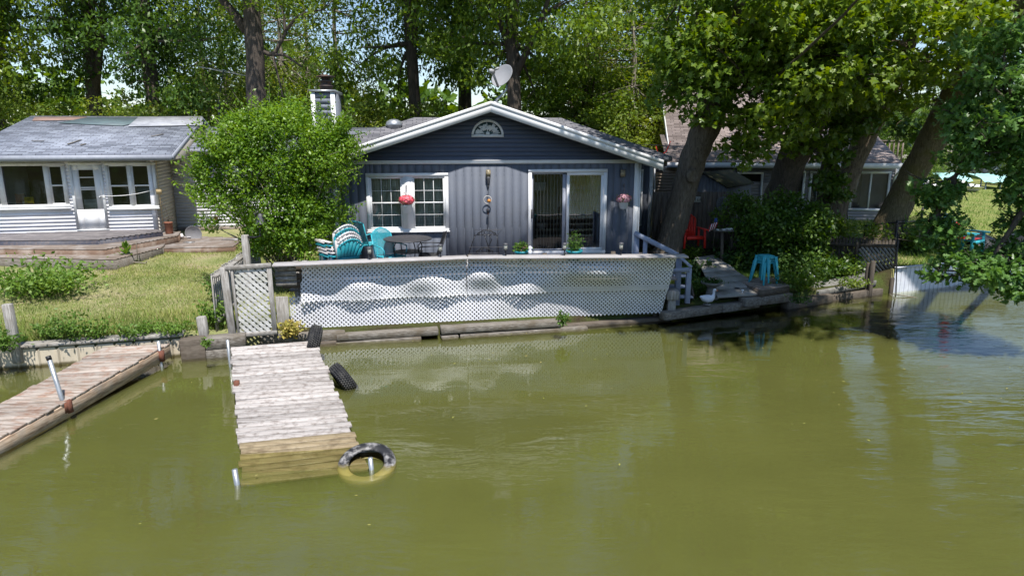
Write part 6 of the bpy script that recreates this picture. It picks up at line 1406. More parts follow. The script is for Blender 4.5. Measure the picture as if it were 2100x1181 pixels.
# upper storey and steep roof
uy = 1.2; ux0, ux1 = bx(1396,300,uy), bx(1745,300,uy); uz = bz(1500,292,uy); mb = MB(); lap(mb, ux0, ux1, ze+.2, uz, [], uy, .11, .018)
mb.box(ux0,ux1,uy+.03,uy+.1,ze-.3,uz)
ry, rz_ = 5.4, bz(1500,167,5.4); gb_ = [(ux0,uy+.1,ze-.3),(ux0,uy+.1,uz),(ux0,ry,rz_-.1),(ux0,2*ry-uy,uz),(ux0,2*ry-uy,ze-.3)]; mb.prism(gb_, (.08,0,0)); part('upper_wall', mb, M['beige'], t)
def up(x, y): return (x, y, uz+(rz_-uz)*(y-uy)/(ry-uy))
xo = .45; mb = MB(); roof_slab(mb, up(ux0-xo,uy-.45), up(ux1,uy-.45), up(ux1,ry), up(ux0-xo,ry), .05)
a_, b_ = up(ux1, uy-.45), up(ux0-xo, uy-.45); roof_slab(mb, (ux1,2*ry-uy+.45,a_[2]),(ux0-xo,2*ry-uy+.45,a_[2]),(ux0-xo,ry,rz_),(ux1,ry,rz_),.05)
rf = part('roof', mb, M['roof_brown'], t, label='steep upper brown shingle roof')
mb = MB(); A_ = Vector(up(ux0-xo,uy-.45)); B_ = Vector(up(ux0-xo,ry)); mb.prism([A_+Vector((-.03,0,-.02)),B_+Vector((-.03,0,-.02)),B_+Vector((-.03,0,-.26)),A_+Vector((-.03,0,-.26))],(.03,0,0)); mb.prism([A_+Vector((0,0,-.22)),B_+Vector((0,0,-.22)),B_+Vector((0,0,-.24)),A_+Vector((0,0,-.24))],(xo,0,0)); part('rake_board', mb, M['white'], rf)
# roof deck railing
mb = MB(); r0, r1 = bx(1797,300,2.6), bx(1852,300,2.6); ztp, zbt = bz(1825,289,2.6), bz(1825,330,2.6); 
for k in range(7): x = r0+(r1-r0)*k/6; mb.box(x-.025,x+.025,2.6,2.65,zbt-.15,ztp)
mb.box(r0,r1,2.58,2.67,ztp-.04,ztp+.02); mb.box(r1-.03,r1+.03,2.6,5,ztp-.04,ztp+.02); part('deck_railing', mb, M['fencewood'], t)
# left bits: spotlight, white pipe, red hose
mb = MB(); q = B.m(1352,349,-.3); mb.box(q[0]-.12,q[0]+.12,-.4,-.2,q[1]-.06,q[1]+.06); part('spotlight', mb, M['darkgrey'], t)
mb = MB(); q = B.m(1342,360,-.1); mb.tube([(q[0],-.1,zt-.02),(q[0]+.03,-.1,2.2),(q[0],-.1,1.0)],.025,6); part('drain_pipe', mb, M['white'], t)
hs = MB(); pts = [B.w(B.m(px,py,-.7)[0],-.7,B.m(px,py,-.7)[1]) for px, py in ((1345,300),(1348,312),(1356,317),(1366,312),(1371,300),(1375,290))]; hs.tube(pts,.018,6); solo('garden_hose', hs, M['red'], 'loop of thin red cable hanging at the left edge of the beige roof', 'cable')
mb = MB(); mb.tube([aty(1283,293,24.5), aty(1315,296,24.5)-Vector((0,0,.02)), aty(1375,299,24.5)],.012,5); solo('overhead_cable', mb, M['darkgrey'], 'thin overhead line running to the corner of the beige house', 'cable')
# garden pole hook at right window
mb = MB(); a = aty(1738,462,21.5); tp = aty(1737,428,21.5); mb.tube([a, tp, tp+Vector((-.08,0,.06)), tp+Vector((-.2,0,.0)), tp+Vector((-.2,0,-.08))],.018,6); solo('shepherd_hook', mb, M['black'], 'black shepherd hook pole below the right bay window', 'garden hook')

# ======================= far right: houses, boats, chairs =======================
def simple_house(label, px0, px1, py_e, py_r, Y, wm, rm, wins_=(), cat='house', base=1.0):
    a = aty(px0,py_e,Y); b_ = aty(px1,py_e,Y); r = aty(px0,py_r,Y+3.5); t = thing('far_house', label, cat, ((a.x+b_.x)/2,Y,base)); mb = MB(); ze_ = a.z
    lap(mb, a.x, b_.x, base-.3, ze_, [], Y, .2, .03); mb.box(a.x,b_.x,Y+.03,Y+7,base-.3,ze_); part('wall', mb, wm, t, world=True)
    mb = MB(); o = .5; roof_slab(mb,(a.x-o,Y-o,ze_-.1),(b_.x+o,Y-o,ze_-.1),(b_.x+o,Y+3.5,r.z),(a.x-o,Y+3.5,r.z),.1); roof_slab(mb,(b_.x+o,Y+7+o,ze_-.1),(a.x-o,Y+7+o,ze_-.1),(a.x-o,Y+3.5,r.z),(b_.x+o,Y+3.5,r.z),.1); part('roof', mb, rm, t, world=True)
    for (p0, p1, q0, q1) in wins_:
        A_ = aty(p0,q1,Y-.05); B_ = aty(p1,q0,Y-.05); f = MB(); rect_frame(f, A_.x, B_.x, A_.z, B_.z, .12, Y-.09, Y-.035); w_ = part('window', f, M['white_clean'], t, world=True)
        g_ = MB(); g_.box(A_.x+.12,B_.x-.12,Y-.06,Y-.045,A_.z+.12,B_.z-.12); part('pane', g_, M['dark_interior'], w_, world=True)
    return t
simple_house('far grey house with a wide pale brown roof above the teal boat canopies', 1920, 2020, 320, 288, 45, M['vinyl_cream'], M['roof_brown'], ((1940,1954,332,352),(1972,1990,332,356)))
simple_house('far blue grey house beyond the boats at the right edge', 2050, 2160, 314, 276, 44, surf('blue_siding',(0.24,0.30,0.38),(0.2,0.25,0.32),(1,1,1),3,.6,0), M['roof_grey'], ((2058,2070,328,352),(2078,2092,328,352)))
def boat_lift(label, px0, px1, pyt, Y):
    a = aty(px0,pyt,Y); b_ = aty(px1,pyt,Y); t = thing('boat_canopy', label, 'boat canopy', ((a.x+b_.x)/2,Y,1.0), group='teal boat canopies')
    mb = MB(); L_ = b_.x-a.x; mb.grid(lambda u, v: (a.x+L_*u, Y+3.0*v, a.z-.35+.35*math.sin(v*math.pi)**.6+.03*math.sin(u*20)), 24, 8); part('cover', mb, surf('pale_teal_canvas_%d' % px0,(0.35,0.60,0.58),(0.28,0.50,0.48),(1,1,1),3,.7,.05), t, world=True)
    mb = MB()
    for x in (a.x+.2,(a.x+b_.x)/2,b_.x-.2):
        for y in (Y+.2,Y+2.8): mb.tube([(x,y,.4),(x,y,a.z-.3)],.04,6)
    part('frame', mb, M['galv'], t, world=True); return t
boat_lift('pale teal canvas boat canopy in front of the far grey house', 1938, 1998, 358, 36)
boat_lift('second teal boat canopy further right, partly hidden by leaves', 2022, 2098, 360, 35.5)
def boat(label, px0, px1, py0, py1, Y, hullm):
    a = aty(px0,py1,Y); b_ = aty(px1,py0,Y); L_ = b_.x-a.x; h = max(.7, b_.z-a.z); t = thing('motor_boat', label, 'boat', ((a.x+b_.x)/2,Y,a.z), group='motor boats on lifts'); mb = MB()
    def hull(u, v):
        wv = 1.0*math.sin(min(1,u*1.05+.0)**.5*math.pi/2)*(1-.0*u) if u < .35 else 1.0; x = a.x+L_*u-(.35*(1-u) if False else 0); y = Y+1-wv*math.cos(math.pi*v); z = a.z+h*(.75+.12*(1-u))*abs(math.cos(math.pi*v))**.8
        return (x,y,z)
    mb.grid(hull, 14, 10); mb.face([hull(1,v/8) for v in range(9)]); part('hull', mb, hullm, t, world=True, smooth=True)
    mb = MB(); mb.box(a.x+L_*.45,a.x+L_*.55,Y+.4,Y+1.6,a.z+h*.6,a.z+h*1.15); mb.box(a.x+L_*.6,a.x+L_*.95,Y+.3,Y+1.7,a.z+h*.5,a.z+h*.9); part('console', mb, M['white_clean'], t, world=True)
    mb = MB(); mb.face([(a.x+L_*.30,Y+.3,a.z+h*.8),(a.x+L_*.30,Y+1.7,a.z+h*.8),(a.x+L_*.42,Y+1.6,a.z+h*1.3),(a.x+L_*.42,Y+.4,a.z+h*1.3)]); part('windscreen', mb, M['glass_dark'], t, world=True)
boat('white motor boat with dark stripe below the teal canopies', 1945, 2022, 378, 406, 34, M['white_clean']); boat('smaller white boat half hidden by oak leaves', 1885, 1935, 384, 404, 35, M['whiteplastic'])
q = atz(1976,517,.85); c1 = adirondack('lawn_chair', 'teal framed lawn chair with red slats turned sideways on the far lawn', 'chair', 'tealpaint'); c1.location = (q.x,q.y,.85); c1.rotation_euler = (0,0,R(35)); c1.scale = (1.05,)*3
mb = MB(); mb.box(-.24,.24,.17,.20,.34,.85); mb.box(-.24,.24,-.3,.1,.381,.392); part('cushion', mb, M['red'], c1)
q = atz(2045,508,.85); t = thing('covered_grill', 'low dark covered shape on the lawn right of the teal lawn chair', 'grill', (q.x,q.y,.85)); mb = MB(); mb.grid(lambda u, v: (q.x-.9+1.8*u, q.y+.6*math.cos(math.pi*v), .85+.45*math.sin(math.pi*v)*(.7+.3*math.sin(u*9))), 14, 8); part('cover', mb, M['black'], t, world=True)
mb = MB(); mb.tube([(q.x-.7,q.y-.5,.9),(q.x-.7,q.y-.5,1.15)],.03,6); mb.tube([(q.x+.7,q.y-.5,.9),(q.x+.7,q.y-.5,1.15)],.03,6); part('leg', mb, M['darkgrey'], t, world=True)
# ======================= trees =======================
def curve(p0, p1, sag, rngr, n=5):
    p0, p1 = Vector(p0), Vector(p1); o = Vector((rngr.uniform(-1,1),rngr.uniform(-1,1),rngr.uniform(-.3,1)))*sag; return [p0.lerp(p1,u)+o*math.sin(u*math.pi) for u in [i/(n-1) for i in range(n)]]
def clumps_leaves(mb, centers, rad, nper, size, g, shape='quad', flat=.62, up=.6, m=0, kind='maple', droop=.2):
    P = []; O = []
    for c, r in zip(centers, rad):
        n = int(nper*(r/np.mean(rad))**2); d = g.normal(size=(n,3)); d /= np.linalg.norm(d,axis=1)[:,None]; rr = g.uniform(.35,1.0,(n,1))**.6
        P.append(np.array(c)+d*rr*np.array([r,r,r*flat])); O.append(d*.7)
    P = np.concatenate(P); O = np.concatenate(O)
    if shape == 'quad': mb.arr(*leaf_quads(P, size, g, up=up, outward=O, droop=droop), m)
    else: mb.arr(*leaf_lobed(P, size, g, up=up, outward=O, kind=kind), m)
    return len(P)
def blob_centers(blobs, g):
    C_, R_ = [], []
    for (c, r, n, cr) in blobs:
        d = g.normal(size=(n,3)); d /= np.linalg.norm(d,axis=1)[:,None]; rr = g.uniform(.25,1,(n,1))**.5
        C_.append(np.array(c)+d*rr*np.array(r)); R_.append(g.uniform(.7,1.3,n)*cr)
    return np.concatenate(C_), np.concatenate(R_)
def tree(name, label, cat, trunk, rads, blobs, bark, leaf, nper, size, seed, shape='quad', kind='maple', limbs=(), branch_n=26, loc=None, group=None, flat=.62, up=.6, brk=.05, flare=True, branch_from=.45, droop=.2):
    r_ = random.Random(seed); g = np.random.default_rng(seed); base = Vector(trunk[0]); t = thing(name, label, cat, base if loc is None else loc, group=group)
    tr = [Vector(p) for p in trunk]; rd = list(rads)
    # smooth the trunk polyline
    P2, R2 = [], []
    for i in range(len(tr)-1):
        for k in range(4):
            u = k/4; a, b, c_, d = tr[max(i-1,0)], tr[i], tr[i+1], tr[min(i+2,len(tr)-1)]
            P2.append(.5*((2*b)+(-a+c_)*u+(2*a-5*b+4*c_-d)*u*u+(-a+3*b-3*c_+d)*u**3)); R2.append(rd[i]+(rd[i+1]-rd[i])*u)
    P2.append(tr[-1]); R2.append(rd[-1])
    if flare: R2[0] *= 1.45; R2[1] *= 1.15
    mb = MB(); mb.tube(P2, R2, 14, lump=.07, rng=r_); part('trunk', mb, M[bark], t, world=True, smooth=True)
    mb = MB()
    for pts, r0, r1 in limbs:
        n = len(pts); mb.tube(pts, [r0+(r1-r0)*i/(n-1) for i in range(n)], 9, lump=.06, rng=r_)
    C_, Rr = blob_centers(blobs, g); idx = g.permutation(len(C_))[:branch_n]; nodes = [(p, r) for p, r in zip(P2, R2)][int(len(P2)*branch_from):]
    for pts, r0, r1 in limbs: nodes += [(Vector(p), r0*.6) for p in pts[1:]]
    for i in idx:
        c_ = Vector(C_[i]); p, r = min(nodes, key=lambda q: (q[0]-c_).length+ (2.0 if q[0].z > c_.z+1 else 0)); r0 = min(r*.5, brk*1.3+.02)
        pts = curve(p, c_, (c_-p).length*.12, r_, 6); mb.tube(pts, [r0*(1-.8*k/5) for k in range(6)], 5, cap=False)
        for j in range(3): e = c_+Vector((r_.uniform(-1,1),r_.uniform(-1,1),r_.uniform(-.3,1)))*Rr[i]*1.2; mb.tube(curve(pts[4], e, .1, r_, 4), [r0*.25,r0*.2,r0*.14,.004], 4, cap=False)
    if mb.f: part('branches', mb, M[bark], t, world=True, smooth=True)
    mb = MB(); clumps_leaves(mb, C_, Rr, nper, size, g, shape, flat, up, kind=kind, droop=droop); part('crown', mb, M[leaf], t, world=True)
    return t

# ---- prototypes for the background, built at the origin then placed ----
g0 = np.random.default_rng(100)
def proto(name, label, kind, seed, group):
    r_ = random.Random(seed)
    if kind == 'maple':
        h = 17; tk = [(0,0,0),(.1,.1,3),(.0,.3,6),(.3,.1,10),(.1,0,15)]; rd = [.34,.28,.25,.17,.05]
        bl = [((0,0,11),(4.4,4.4,5.5),92,.92),((1.5,-1.5,6.5),(3.4,3,2.6),34,.85),((-2,0,7.2),(3.0,3,2.6),30,.85),((0,1,4.6),(3.2,2.8,1.6),22,.8)]
        return tree(name, label, 'tree', tk, rd, bl, 'bark_dark', 'lf_mid', 150, .19, seed, group=group, flat=.5, up=1.0, limbs=[([(0,.2,4),(1.2,-.4,6),(2.4,-1,8.5)],.14,.04),([(0,.2,5),(-1.2,.2,7),(-2.6,.4,9.5)],.14,.04)])
    if kind == 'dark':
        tk = [(0,0,0),(-.1,.1,3),(.2,.1,7),(.0,.1,11),(.1,0,15)]; rd = [.40,.33,.28,.18,.05]
        bl = [((0,0,10.5),(4.4,4.4,5.5),64,1.0),((2,-1,6),(3,3,2.6),30,.95),((-2.2,-.5,5.6),(2.8,3,2.6),30,.95)]
        return tree(name, label, 'tree', tk, rd, bl, 'bark_dark', 'lf_dark', 170, .18, seed, group=group, flat=.5, up=1.0, limbs=[([(0,.1,3.6),(1.0,-.3,6),(1.8,-.6,9.5)],.2,.06),([(0,.2,5),(-1.4,.2,7.5),(-2.0,.4,10.5)],.16,.04)])
    if kind == 'airy':
        tk = [(0,0,0),(.1,0,4),(-.1,.1,8),(.15,0,12),(.1,.1,15)]; rd = [.13,.11,.09,.06,.03]
        bl = [((0,0,9),(2.2,2.2,6.5),110,.6),((.4,.2,4.2),(1.8,1.8,2.4),30,.55)]
        return tree(name, label, 'tree', tk, rd, bl, 'bark_pale', 'lf_light', 46, .145, seed, group=group, branch_n=44, flat=.8, brk=.03)
    if kind == 'under':
        tk = [(0,0,0),(.1,0,1.2),(0,.1,2.4),(.1,0,4)]; rd = [.07,.06,.05,.02]
        bl = [((0,0,2.8),(2.4,2.0,2.4),70,.6)]
        return tree(name, label, 'tree', tk, rd, bl, 'bark_dark', 'lf_light', 110, .15, seed, group=group, branch_n=14)
GB = 'trees of the wood behind the houses'
pm = proto('maple_tree', 'broad green maple behind the roof ridge and dish', 'maple', 21, GB)
pd_ = proto('dark_tree', 'dense dark tree with twin trunks behind the left end of the cottage roof', 'dark', 22, GB)
pa_ = proto('slender_tree', 'pale slender airy tree between the big trunk and the chimney', 'airy', 23, GB)
pu = proto('understory_tree', 'low bushy light green tree just left of the chimney', 'under', 24, GB)
def at(px, Y, z=.9): v = aty(px, 300, Y); return Vector((v.x, Y, z))
def put(o, px, Y, rz, sc, label=None):
    if label is None: o.location = at(px,Y); o.rotation_euler = (0,0,R(rz)); o.scale = (sc,)*3 if not hasattr(sc,'__len__') else sc; return o
    return copy_tree(o, at(px,Y), R(rz), sc, label)
put(pd_, 5, 36, 20, (1.15,1.15,1.55), 'dense dark tree at the far left edge, taller than its neighbours')
put(pd_, 205, 33, 0, (1.0,1.0,1.35))
put(pd_, 330, 31, 130, (.95,.95,1.2), 'dense rounded dark tree above the right end of the cottage roof')
put(pm, -60, 30, 200, (1.0,1.0,1.3), 'green maple rising past the left edge of the picture')
for i, (px, Y, rz, sc, lb) in enumerate(((432,37,0,1.0,'slender tree left of the aerial cross rods'),(476,40,70,1.08,'slender tree just left of the big dark trunk'),(590,38,150,1.0,'slender tree directly right of the big dark trunk'),(638,42,200,1.1,'slender tree rising behind the chimney'),(560,46,20,1.2,'tall distant slender tree seen past the big trunk'),(1225,37,100,(1.2,1.2,.78),'slender tree with a bare lower trunk right of the gable slope'),(1290,31,180,(1.1,1.1,.75),'slender tree with visible stem above the right eave'),(1340,36,240,(1.2,1.2,.72),'slender tree just left of the beige house rake'),(1255,43,300,(1.3,1.3,.8),'tall distant slender tree right of the satellite dish'),(1180,44,10,(1.3,1.3,.9),'distant slender tree behind the maple right of the dish'))):
    put(pa_, px, Y, rz, sc, lb)
put(pa_, 703, 34, 30, .98)
put(pm, 1050, 29, 0, (1.02,1.02,1.3))
put(pm, 860, 33, 120, (1.0,1.0,1.4), 'green maple behind the left slope of the charcoal roof')
put(pd_, 960, 38, 75, (1.1,1.1,1.6), 'dark tree behind the big maple, left of the dish')
put(pm, 1190, 33, 300, (.95,.95,.66), 'green maple behind the right slope of the charcoal roof')
put(pm, 1370, 34, 90, (.9,.9,.66), 'distant maple behind the top of the beige house rake')
put(pd_, 1530, 40, 190, (1,1,1.2), 'dark tree over the beige house ridge'); put(pm, 1640, 38, 220, 1.0, 'maple over the middle of the beige house roof')
put(pd_, 1790, 41, 30, .5, 'dark tree beyond the right end of the beige house'); put(pm, 1905, 44, 170, .5, 'small maple right of the roof deck railing')
for i, (px, Y, rz, sc, lb) in enumerate(((30,31,10,1.1,'low bushy tree at the left end behind the cottage'),(150,33,80,1.0,'low bushy tree behind the bare patch of the cottage roof'),(270,31,150,1.0,'low bushy tree behind the middle of the cottage ridge'),(390,30,210,1.0,'low bushy tree behind the right end of the cottage ridge'),(475,31,260,1.25,'low bushy tree at the foot of the big trunk'),(590,33,300,1.25,'low bushy tree between the big trunk and chimney'),(745,32,350,1.05,'low bushy tree between the chimney and roof vent'),(830,33,40,.95,'low bushy tree behind the roof vent'),(905,32,140,.95,'low bushy tree behind the left roof slope'),(1130,33,200,1.0,'low bushy tree behind the right roof ridge'),(1200,31,250,1.0,'low bushy tree right of the hipped roof'),(1275,30,300,1.0,'low bushy tree above the right eave'),(1335,31,30,1.0,'low bushy tree beside the beige rake board'),(1880,38,70,.8,'low bushy tree left of the far grey house'),(2038,47,20,1.0,'low bushy tree between the two far right houses'),(2110,39,120,.8,'low bushy tree at the right edge before the blue grey house'),(1960,54,200,1.3,'low bushy tree behind the far grey house'))):
    put(pu, px, Y, rz, sc, lb)
put(pu, 655, 30, 0, 1.1)

# big dark trunk behind the bush, with gnarled limb
Yt = 27.5
def tp(px, py, Y=Yt): return aty(px, py, Y)
b0 = tp(530,240); tk = [(b0.x+.05,Yt,.8), tuple(tp(527,215)), tuple(tp(524,120)), tuple(tp(517,40)), tuple(tp(514,-60)), tuple(tp(512,-200))]
tree('oak_tree', 'big straight dark trunk with a gnarled side limb rising behind the large bush', 'tree', tk, [.44,.37,.34,.33,.28,.16],
     [(tuple(tp(560,-60)),(4,3,1.5),40,.7),(tuple(tp(640,60)),(1.6,2,1.3),20,.5),(tuple(tp(440,10)),(2.0,2,1.2),20,.5),(tuple(tp(600,-190)),(5,4,3),50,.8)], 'bark_dark', 'lf_mid', 90, .17, 31,
     limbs=[([tp(505,62),tp(480,30),tp(455,0),tp(430,-40)],.20,.12),([tp(535,103),tp(552,112),tp(565,108),tp(575,88),tp(585,68),tp(583,40),tp(578,15)],.10,.045),([tp(555,112),tp(585,113),tp(600,124),tp(620,138)],.07,.03),([tp(560,112),tp(566,140),tp(575,175),tp(583,215)],.05,.025),([tp(584,66),tp(605,40),tp(625,27),tp(665,20)],.07,.03)], branch_n=30)

# ---- the leaning shore trees on the right ----
def P3(px, py, Y): return tuple(aty(px, py, Y))
def BL(px, py, Y, rx, rz, ry=None, n=20, cr=.6): return (P3(px,py,Y), (rx, ry or rx, rz), n, cr)
g1 = .85
b1 = aty(1372,505,19.0)
tree('leaning_tree', 'thick grey trunk leaning right with a round knot, nearest the charcoal house', 'tree', [(b1.x-.05,19.0,.7), P3(1378,480,19.0), P3(1400,400,19.0), P3(1424,320,18.9), P3(1455,245,18.7), P3(1490,160,18.4), P3(1520,60,18), P3(1540,-80,17.6)], [.37,.35,.34,.36,.36,.33,.28,.2],
     [BL(1430,215,17.6,1.0,.55,n=12,cr=.42),BL(1420,70,18.0,1.2,1.2,n=22,cr=.5),BL(1480,60,17.4,1.7,1.3,n=32,cr=.52),BL(1430,150,18.2,1.2,.7,n=16,cr=.5),BL(1500,-120,20.0,4.0,2.2,n=60,cr=.75),((5.1,11.2,8.8),(1.7,2.0,1.0),32,.75),((3.0,14.0,8.9),(1.5,1.3,.7),20,.55),((3.6,13.6,7.6),(1.5,1.4,.8),22,.6)],
     'bark', 'lf_mid', 66, .17, 41, shape='lobed', limbs=[([P3(1500,130,18.4),P3(1450,60,18.2),P3(1400,0,18)],.16,.05),([P3(1512,80,18.2),P3(1580,20,17.4),P3(1640,-60,16.8)],.16,.05)], branch_n=40)
mbk = MB(); kc = aty(1421,361,18.45); mbk.lathe([(.17,-.10),(.19,0),(.15,.05),(.10,.04),(.001,.02)], kc, 14, M4=Vector((.35,-.9,.1)).to_track_quat('Z','Y').to_matrix().to_4x4()); part('knot', mbk, M['bark'], [o for o in C.objects if o.name == 'leaning_tree'][0], world=True, smooth=True)
tree('leaning_tree', 'dark thick trunk mostly hidden by hanging maple leaves, right of the shed', 'tree', [P3(1578,500,20.5), P3(1588,440,20.4), P3(1606,380,20.2), P3(1632,310,19.8), P3(1665,240,19.4), P3(1700,150,19), P3(1730,20,18.5)], [.45,.43,.42,.42,.40,.34,.2],
     [BL(1575,255,17.6,.95,.7,n=20,cr=.40),BL(1600,215,17.4,1.5,.8,n=30,cr=.42),BL(1520,305,17.8,.55,.35,n=10,cr=.34),BL(1610,150,17.2,1.7,.8,n=30,cr=.46),BL(1700,160,17.4,1.6,.8,n=27,cr=.46),BL(1600,60,17.0,2.2,.9,ry=1.3,n=36,cr=.5),BL(1720,60,16.6,2.0,1.0,ry=1.1,n=36,cr=.55),BL(1650,-40,18.8,3.0,1.2,n=40,cr=.7),((6.9,11.4,9.0),(2.0,1.9,1.0),40,.8),BL(1560,105,17.6,1.2,.7,n=20,cr=.5),BL(1650,290,18.6,.9,.4,n=12,cr=.38),BL(1690,-170,20,4.0,2.0,n=46,cr=.8)],
     'bark_dark', 'lf_mid', 66, .17, 42, shape='lobed', limbs=[([P3(1690,170,19),P3(1600,150,18),P3(1540,200,17.6)],.14,.04),([P3(1670,230,19.4),P3(1620,240,18.4),P3(1560,270,17.8)],.09,.03)], branch_n=46)
tree('leaning_tree', 'narrow dark trunk with drooping leaf sprays, between two thicker trunks', 'tree', [P3(1686,480,21), P3(1690,420,20.8), P3(1698,350,20.6), P3(1714,270,20.4), P3(1726,190,20.2), P3(1735,90,20)], [.27,.24,.22,.20,.17,.1],
     [BL(1700,330,19.8,.5,.9,n=16,cr=.30),BL(1715,395,20.2,.4,.25,n=6,cr=.26),BL(1750,230,19.6,1.1,.6,n=18,cr=.45),BL(1735,300,19.8,.4,.4,n=8,cr=.3)], 'bark_dark', 'lf_dark', 50, .15, 43, shape='lobed', branch_n=14)
tree('leaning_tree', 'sunlit ridged tan trunk leaning right in front of the bay window', 'tree', [P3(1704,490,21.0), P3(1716,430,21.0), P3(1738,365,20.9), P3(1766,300,20.8), P3(1795,240,20.6), P3(1840,150,20.3), P3(1880,40,20)], [.33,.30,.29,.31,.30,.26,.16],
     [BL(1830,170,18.0,1.3,.65,ry=.8,n=22,cr=.45),BL(1800,210,19.4,.8,.4,n=12,cr=.42),BL(1900,70,16.6,1.9,.9,ry=1.1,n=30,cr=.55),BL(1850,-60,23,3.2,1.4,n=40,cr=.75)], 'bark_tan', 'lf_mid', 66, .17, 44, shape='lobed', branch_n=30)
gz5 = 20.3
tree('leaning_tree', 'mossy broad based trunk leaning far right at the chain link fence', 'tree', [P3(1806,506,gz5), P3(1822,468,gz5), P3(1850,405,gz5), P3(1885,335,20.0), P3(1925,265,19.6), P3(1965,190,19.0), P3(2020,100,18.2), P3(2110,10,17.0), P3(2200,-60,16)], [.50,.45,.38,.36,.38,.40,.42,.36,.25],
     [BL(2080,-60,19.2,2.8,1.2,n=40,cr=.7),BL(2230,-180,18.0,3.2,1.6,n=40,cr=.8),BL(1930,130,18.6,1.0,.6,n=14,cr=.45),BL(1900,260,22,1.0,.5,n=12,cr=.5)], 'bark_moss', 'lf_dark', 60, .18, 45, shape='lobed',
     limbs=[([P3(1905,300,19.8),P3(1928,230,19.9),P3(1935,200,20.2)],.16,.06),([P3(2010,110,18.4),P3(1940,60,18.8),P3(1850,10,18.5)],.24,.08)], branch_n=24)
# oak boughs hanging in at the right from a tree standing past the frame
Yo = 12.5
ok = [BL(2085,170,12.6,.85,.5,n=22,cr=.30),BL(2010,250,12.8,.8,.42,n=24,cr=.30),BL(2080,320,12.6,.6,.36,n=13,cr=.28),BL(1975,310,13.0,.5,.26,n=9,cr=.26),BL(1925,390,13.2,.42,.22,n=10,cr=.28),BL(1920,470,13.2,.45,.30,n=10,cr=.28),BL(2095,470,12.6,.35,.45,n=9,cr=.28),BL(2020,545,12.5,.55,.30,n=17,cr=.30),BL(1935,520,12.9,.25,.12,n=4,cr=.22),BL(1912,562,12.9,.18,.08,n=3,cr=.2),BL(2075,590,12.2,.30,.22,n=9,cr=.26),BL(2150,280,12.4,.8,1.4,n=26,cr=.34),BL(2150,520,12.3,.5,.9,n=14,cr=.32),BL(2060,90,12.9,.6,.3,n=9,cr=.32),BL(2190,60,12.8,1.2,.9,n=20,cr=.4)]
bs = [P3(2760,640,14.0), P3(2730,500,14), P3(2650,300,13.8), P3(2560,100,13.5), P3(2430,-150,13)]
tk = [(bs[0][0], 20, .4), (bs[1][0]-1, 19, 2.2), (bs[2][0]-1.2, 17, 4.2), (bs[3][0]-1.6, 15.2, 6.2), (bs[4][0]-2.2, 14, 9)]
tree('oak_tree', 'oak with bright lobed leaves hanging low over the water at the right edge', 'tree', tk, [.45,.4,.34,.28,.12], ok, 'bark_dark', 'lf_oak', 60, .15, 46, shape='lobed', kind='oak',
     limbs=[([Vector(tk[3]),Vector(P3(2200,120,13)),Vector(P3(2090,230,12.6)),Vector(P3(2010,300,12.8)),Vector(P3(1960,360,13)),Vector(P3(1925,440,13.2))],.13,.015),([Vector(tk[2]),Vector(P3(2200,300,12.6)),Vector(P3(2100,430,12.5)),Vector(P3(2040,520,12.5)),Vector(P3(2000,560,12.6))],.10,.012),([Vector(P3(2200,300,12.6)),Vector(P3(2120,480,12.2)),Vector(P3(2080,600,12.2))],.05,.01)], branch_n=120, brk=.018, branch_from=.6, droop=.5)

# ---- big bush ----
def bush(name, label, cat, base, blobs, leaf, bark, nper, size, seed, stems=12, shape='quad', kind='maple', flat=.8, group=None, sr=.022, asp=.5, shoots=0):
    r_ = random.Random(seed); g = np.random.default_rng(seed); t = thing(name, label, cat, base, group=group); C_, Rr = blob_centers(blobs, g)
    mb = MB()
    for i in g.permutation(len(C_))[:stems]:
        b = Vector(base)+Vector((r_.uniform(-.25,.25),r_.uniform(-.2,.2),-.1)); c_ = Vector(C_[i]); mid = b.lerp(c_,.4)+Vector((0,0,.35*(c_-b).length*.4)); mb.tube([b, b.lerp(mid,.5)+Vector((0,0,.1)), mid, c_.lerp(mid,.4), c_], [sr,sr*.9,sr*.75,sr*.5,sr*.25], 5, cap=False)
    stm = mb
    mb = MB()
    if shoots:
        cen = C_.mean(0); sm = stm; P = []
        for i in g.permutation(len(C_))[:shoots]:
            d = C_[i]-cen; d = d/np.linalg.norm(d)+g.normal(size=3)*.35+np.array([0,0,.55]); d /= np.linalg.norm(d); p0 = C_[i]+d*Rr[i]*.5; ln = g.uniform(.25,.6)
            if d[2] < -.1: continue
            sm.tube([Vector(p0), Vector(p0+d*ln)], [.006,.002], 4, cap=False)
            for k in range(16): P.append(p0+d*ln*(k/15)+g.normal(size=3)*.02)
        mb.arr(*leaf_quads(np.array(P), size*1.1, g, up=.4))
    part('stems', stm, M[bark], t, world=True)
    clumps_leaves(mb, C_, Rr, nper, size, g, shape, flat, kind=kind); part('foliage', mb, M[leaf], t, world=True); return t
Yb = 15.6
bb = aty(590,535,Yb); bb.z = .75
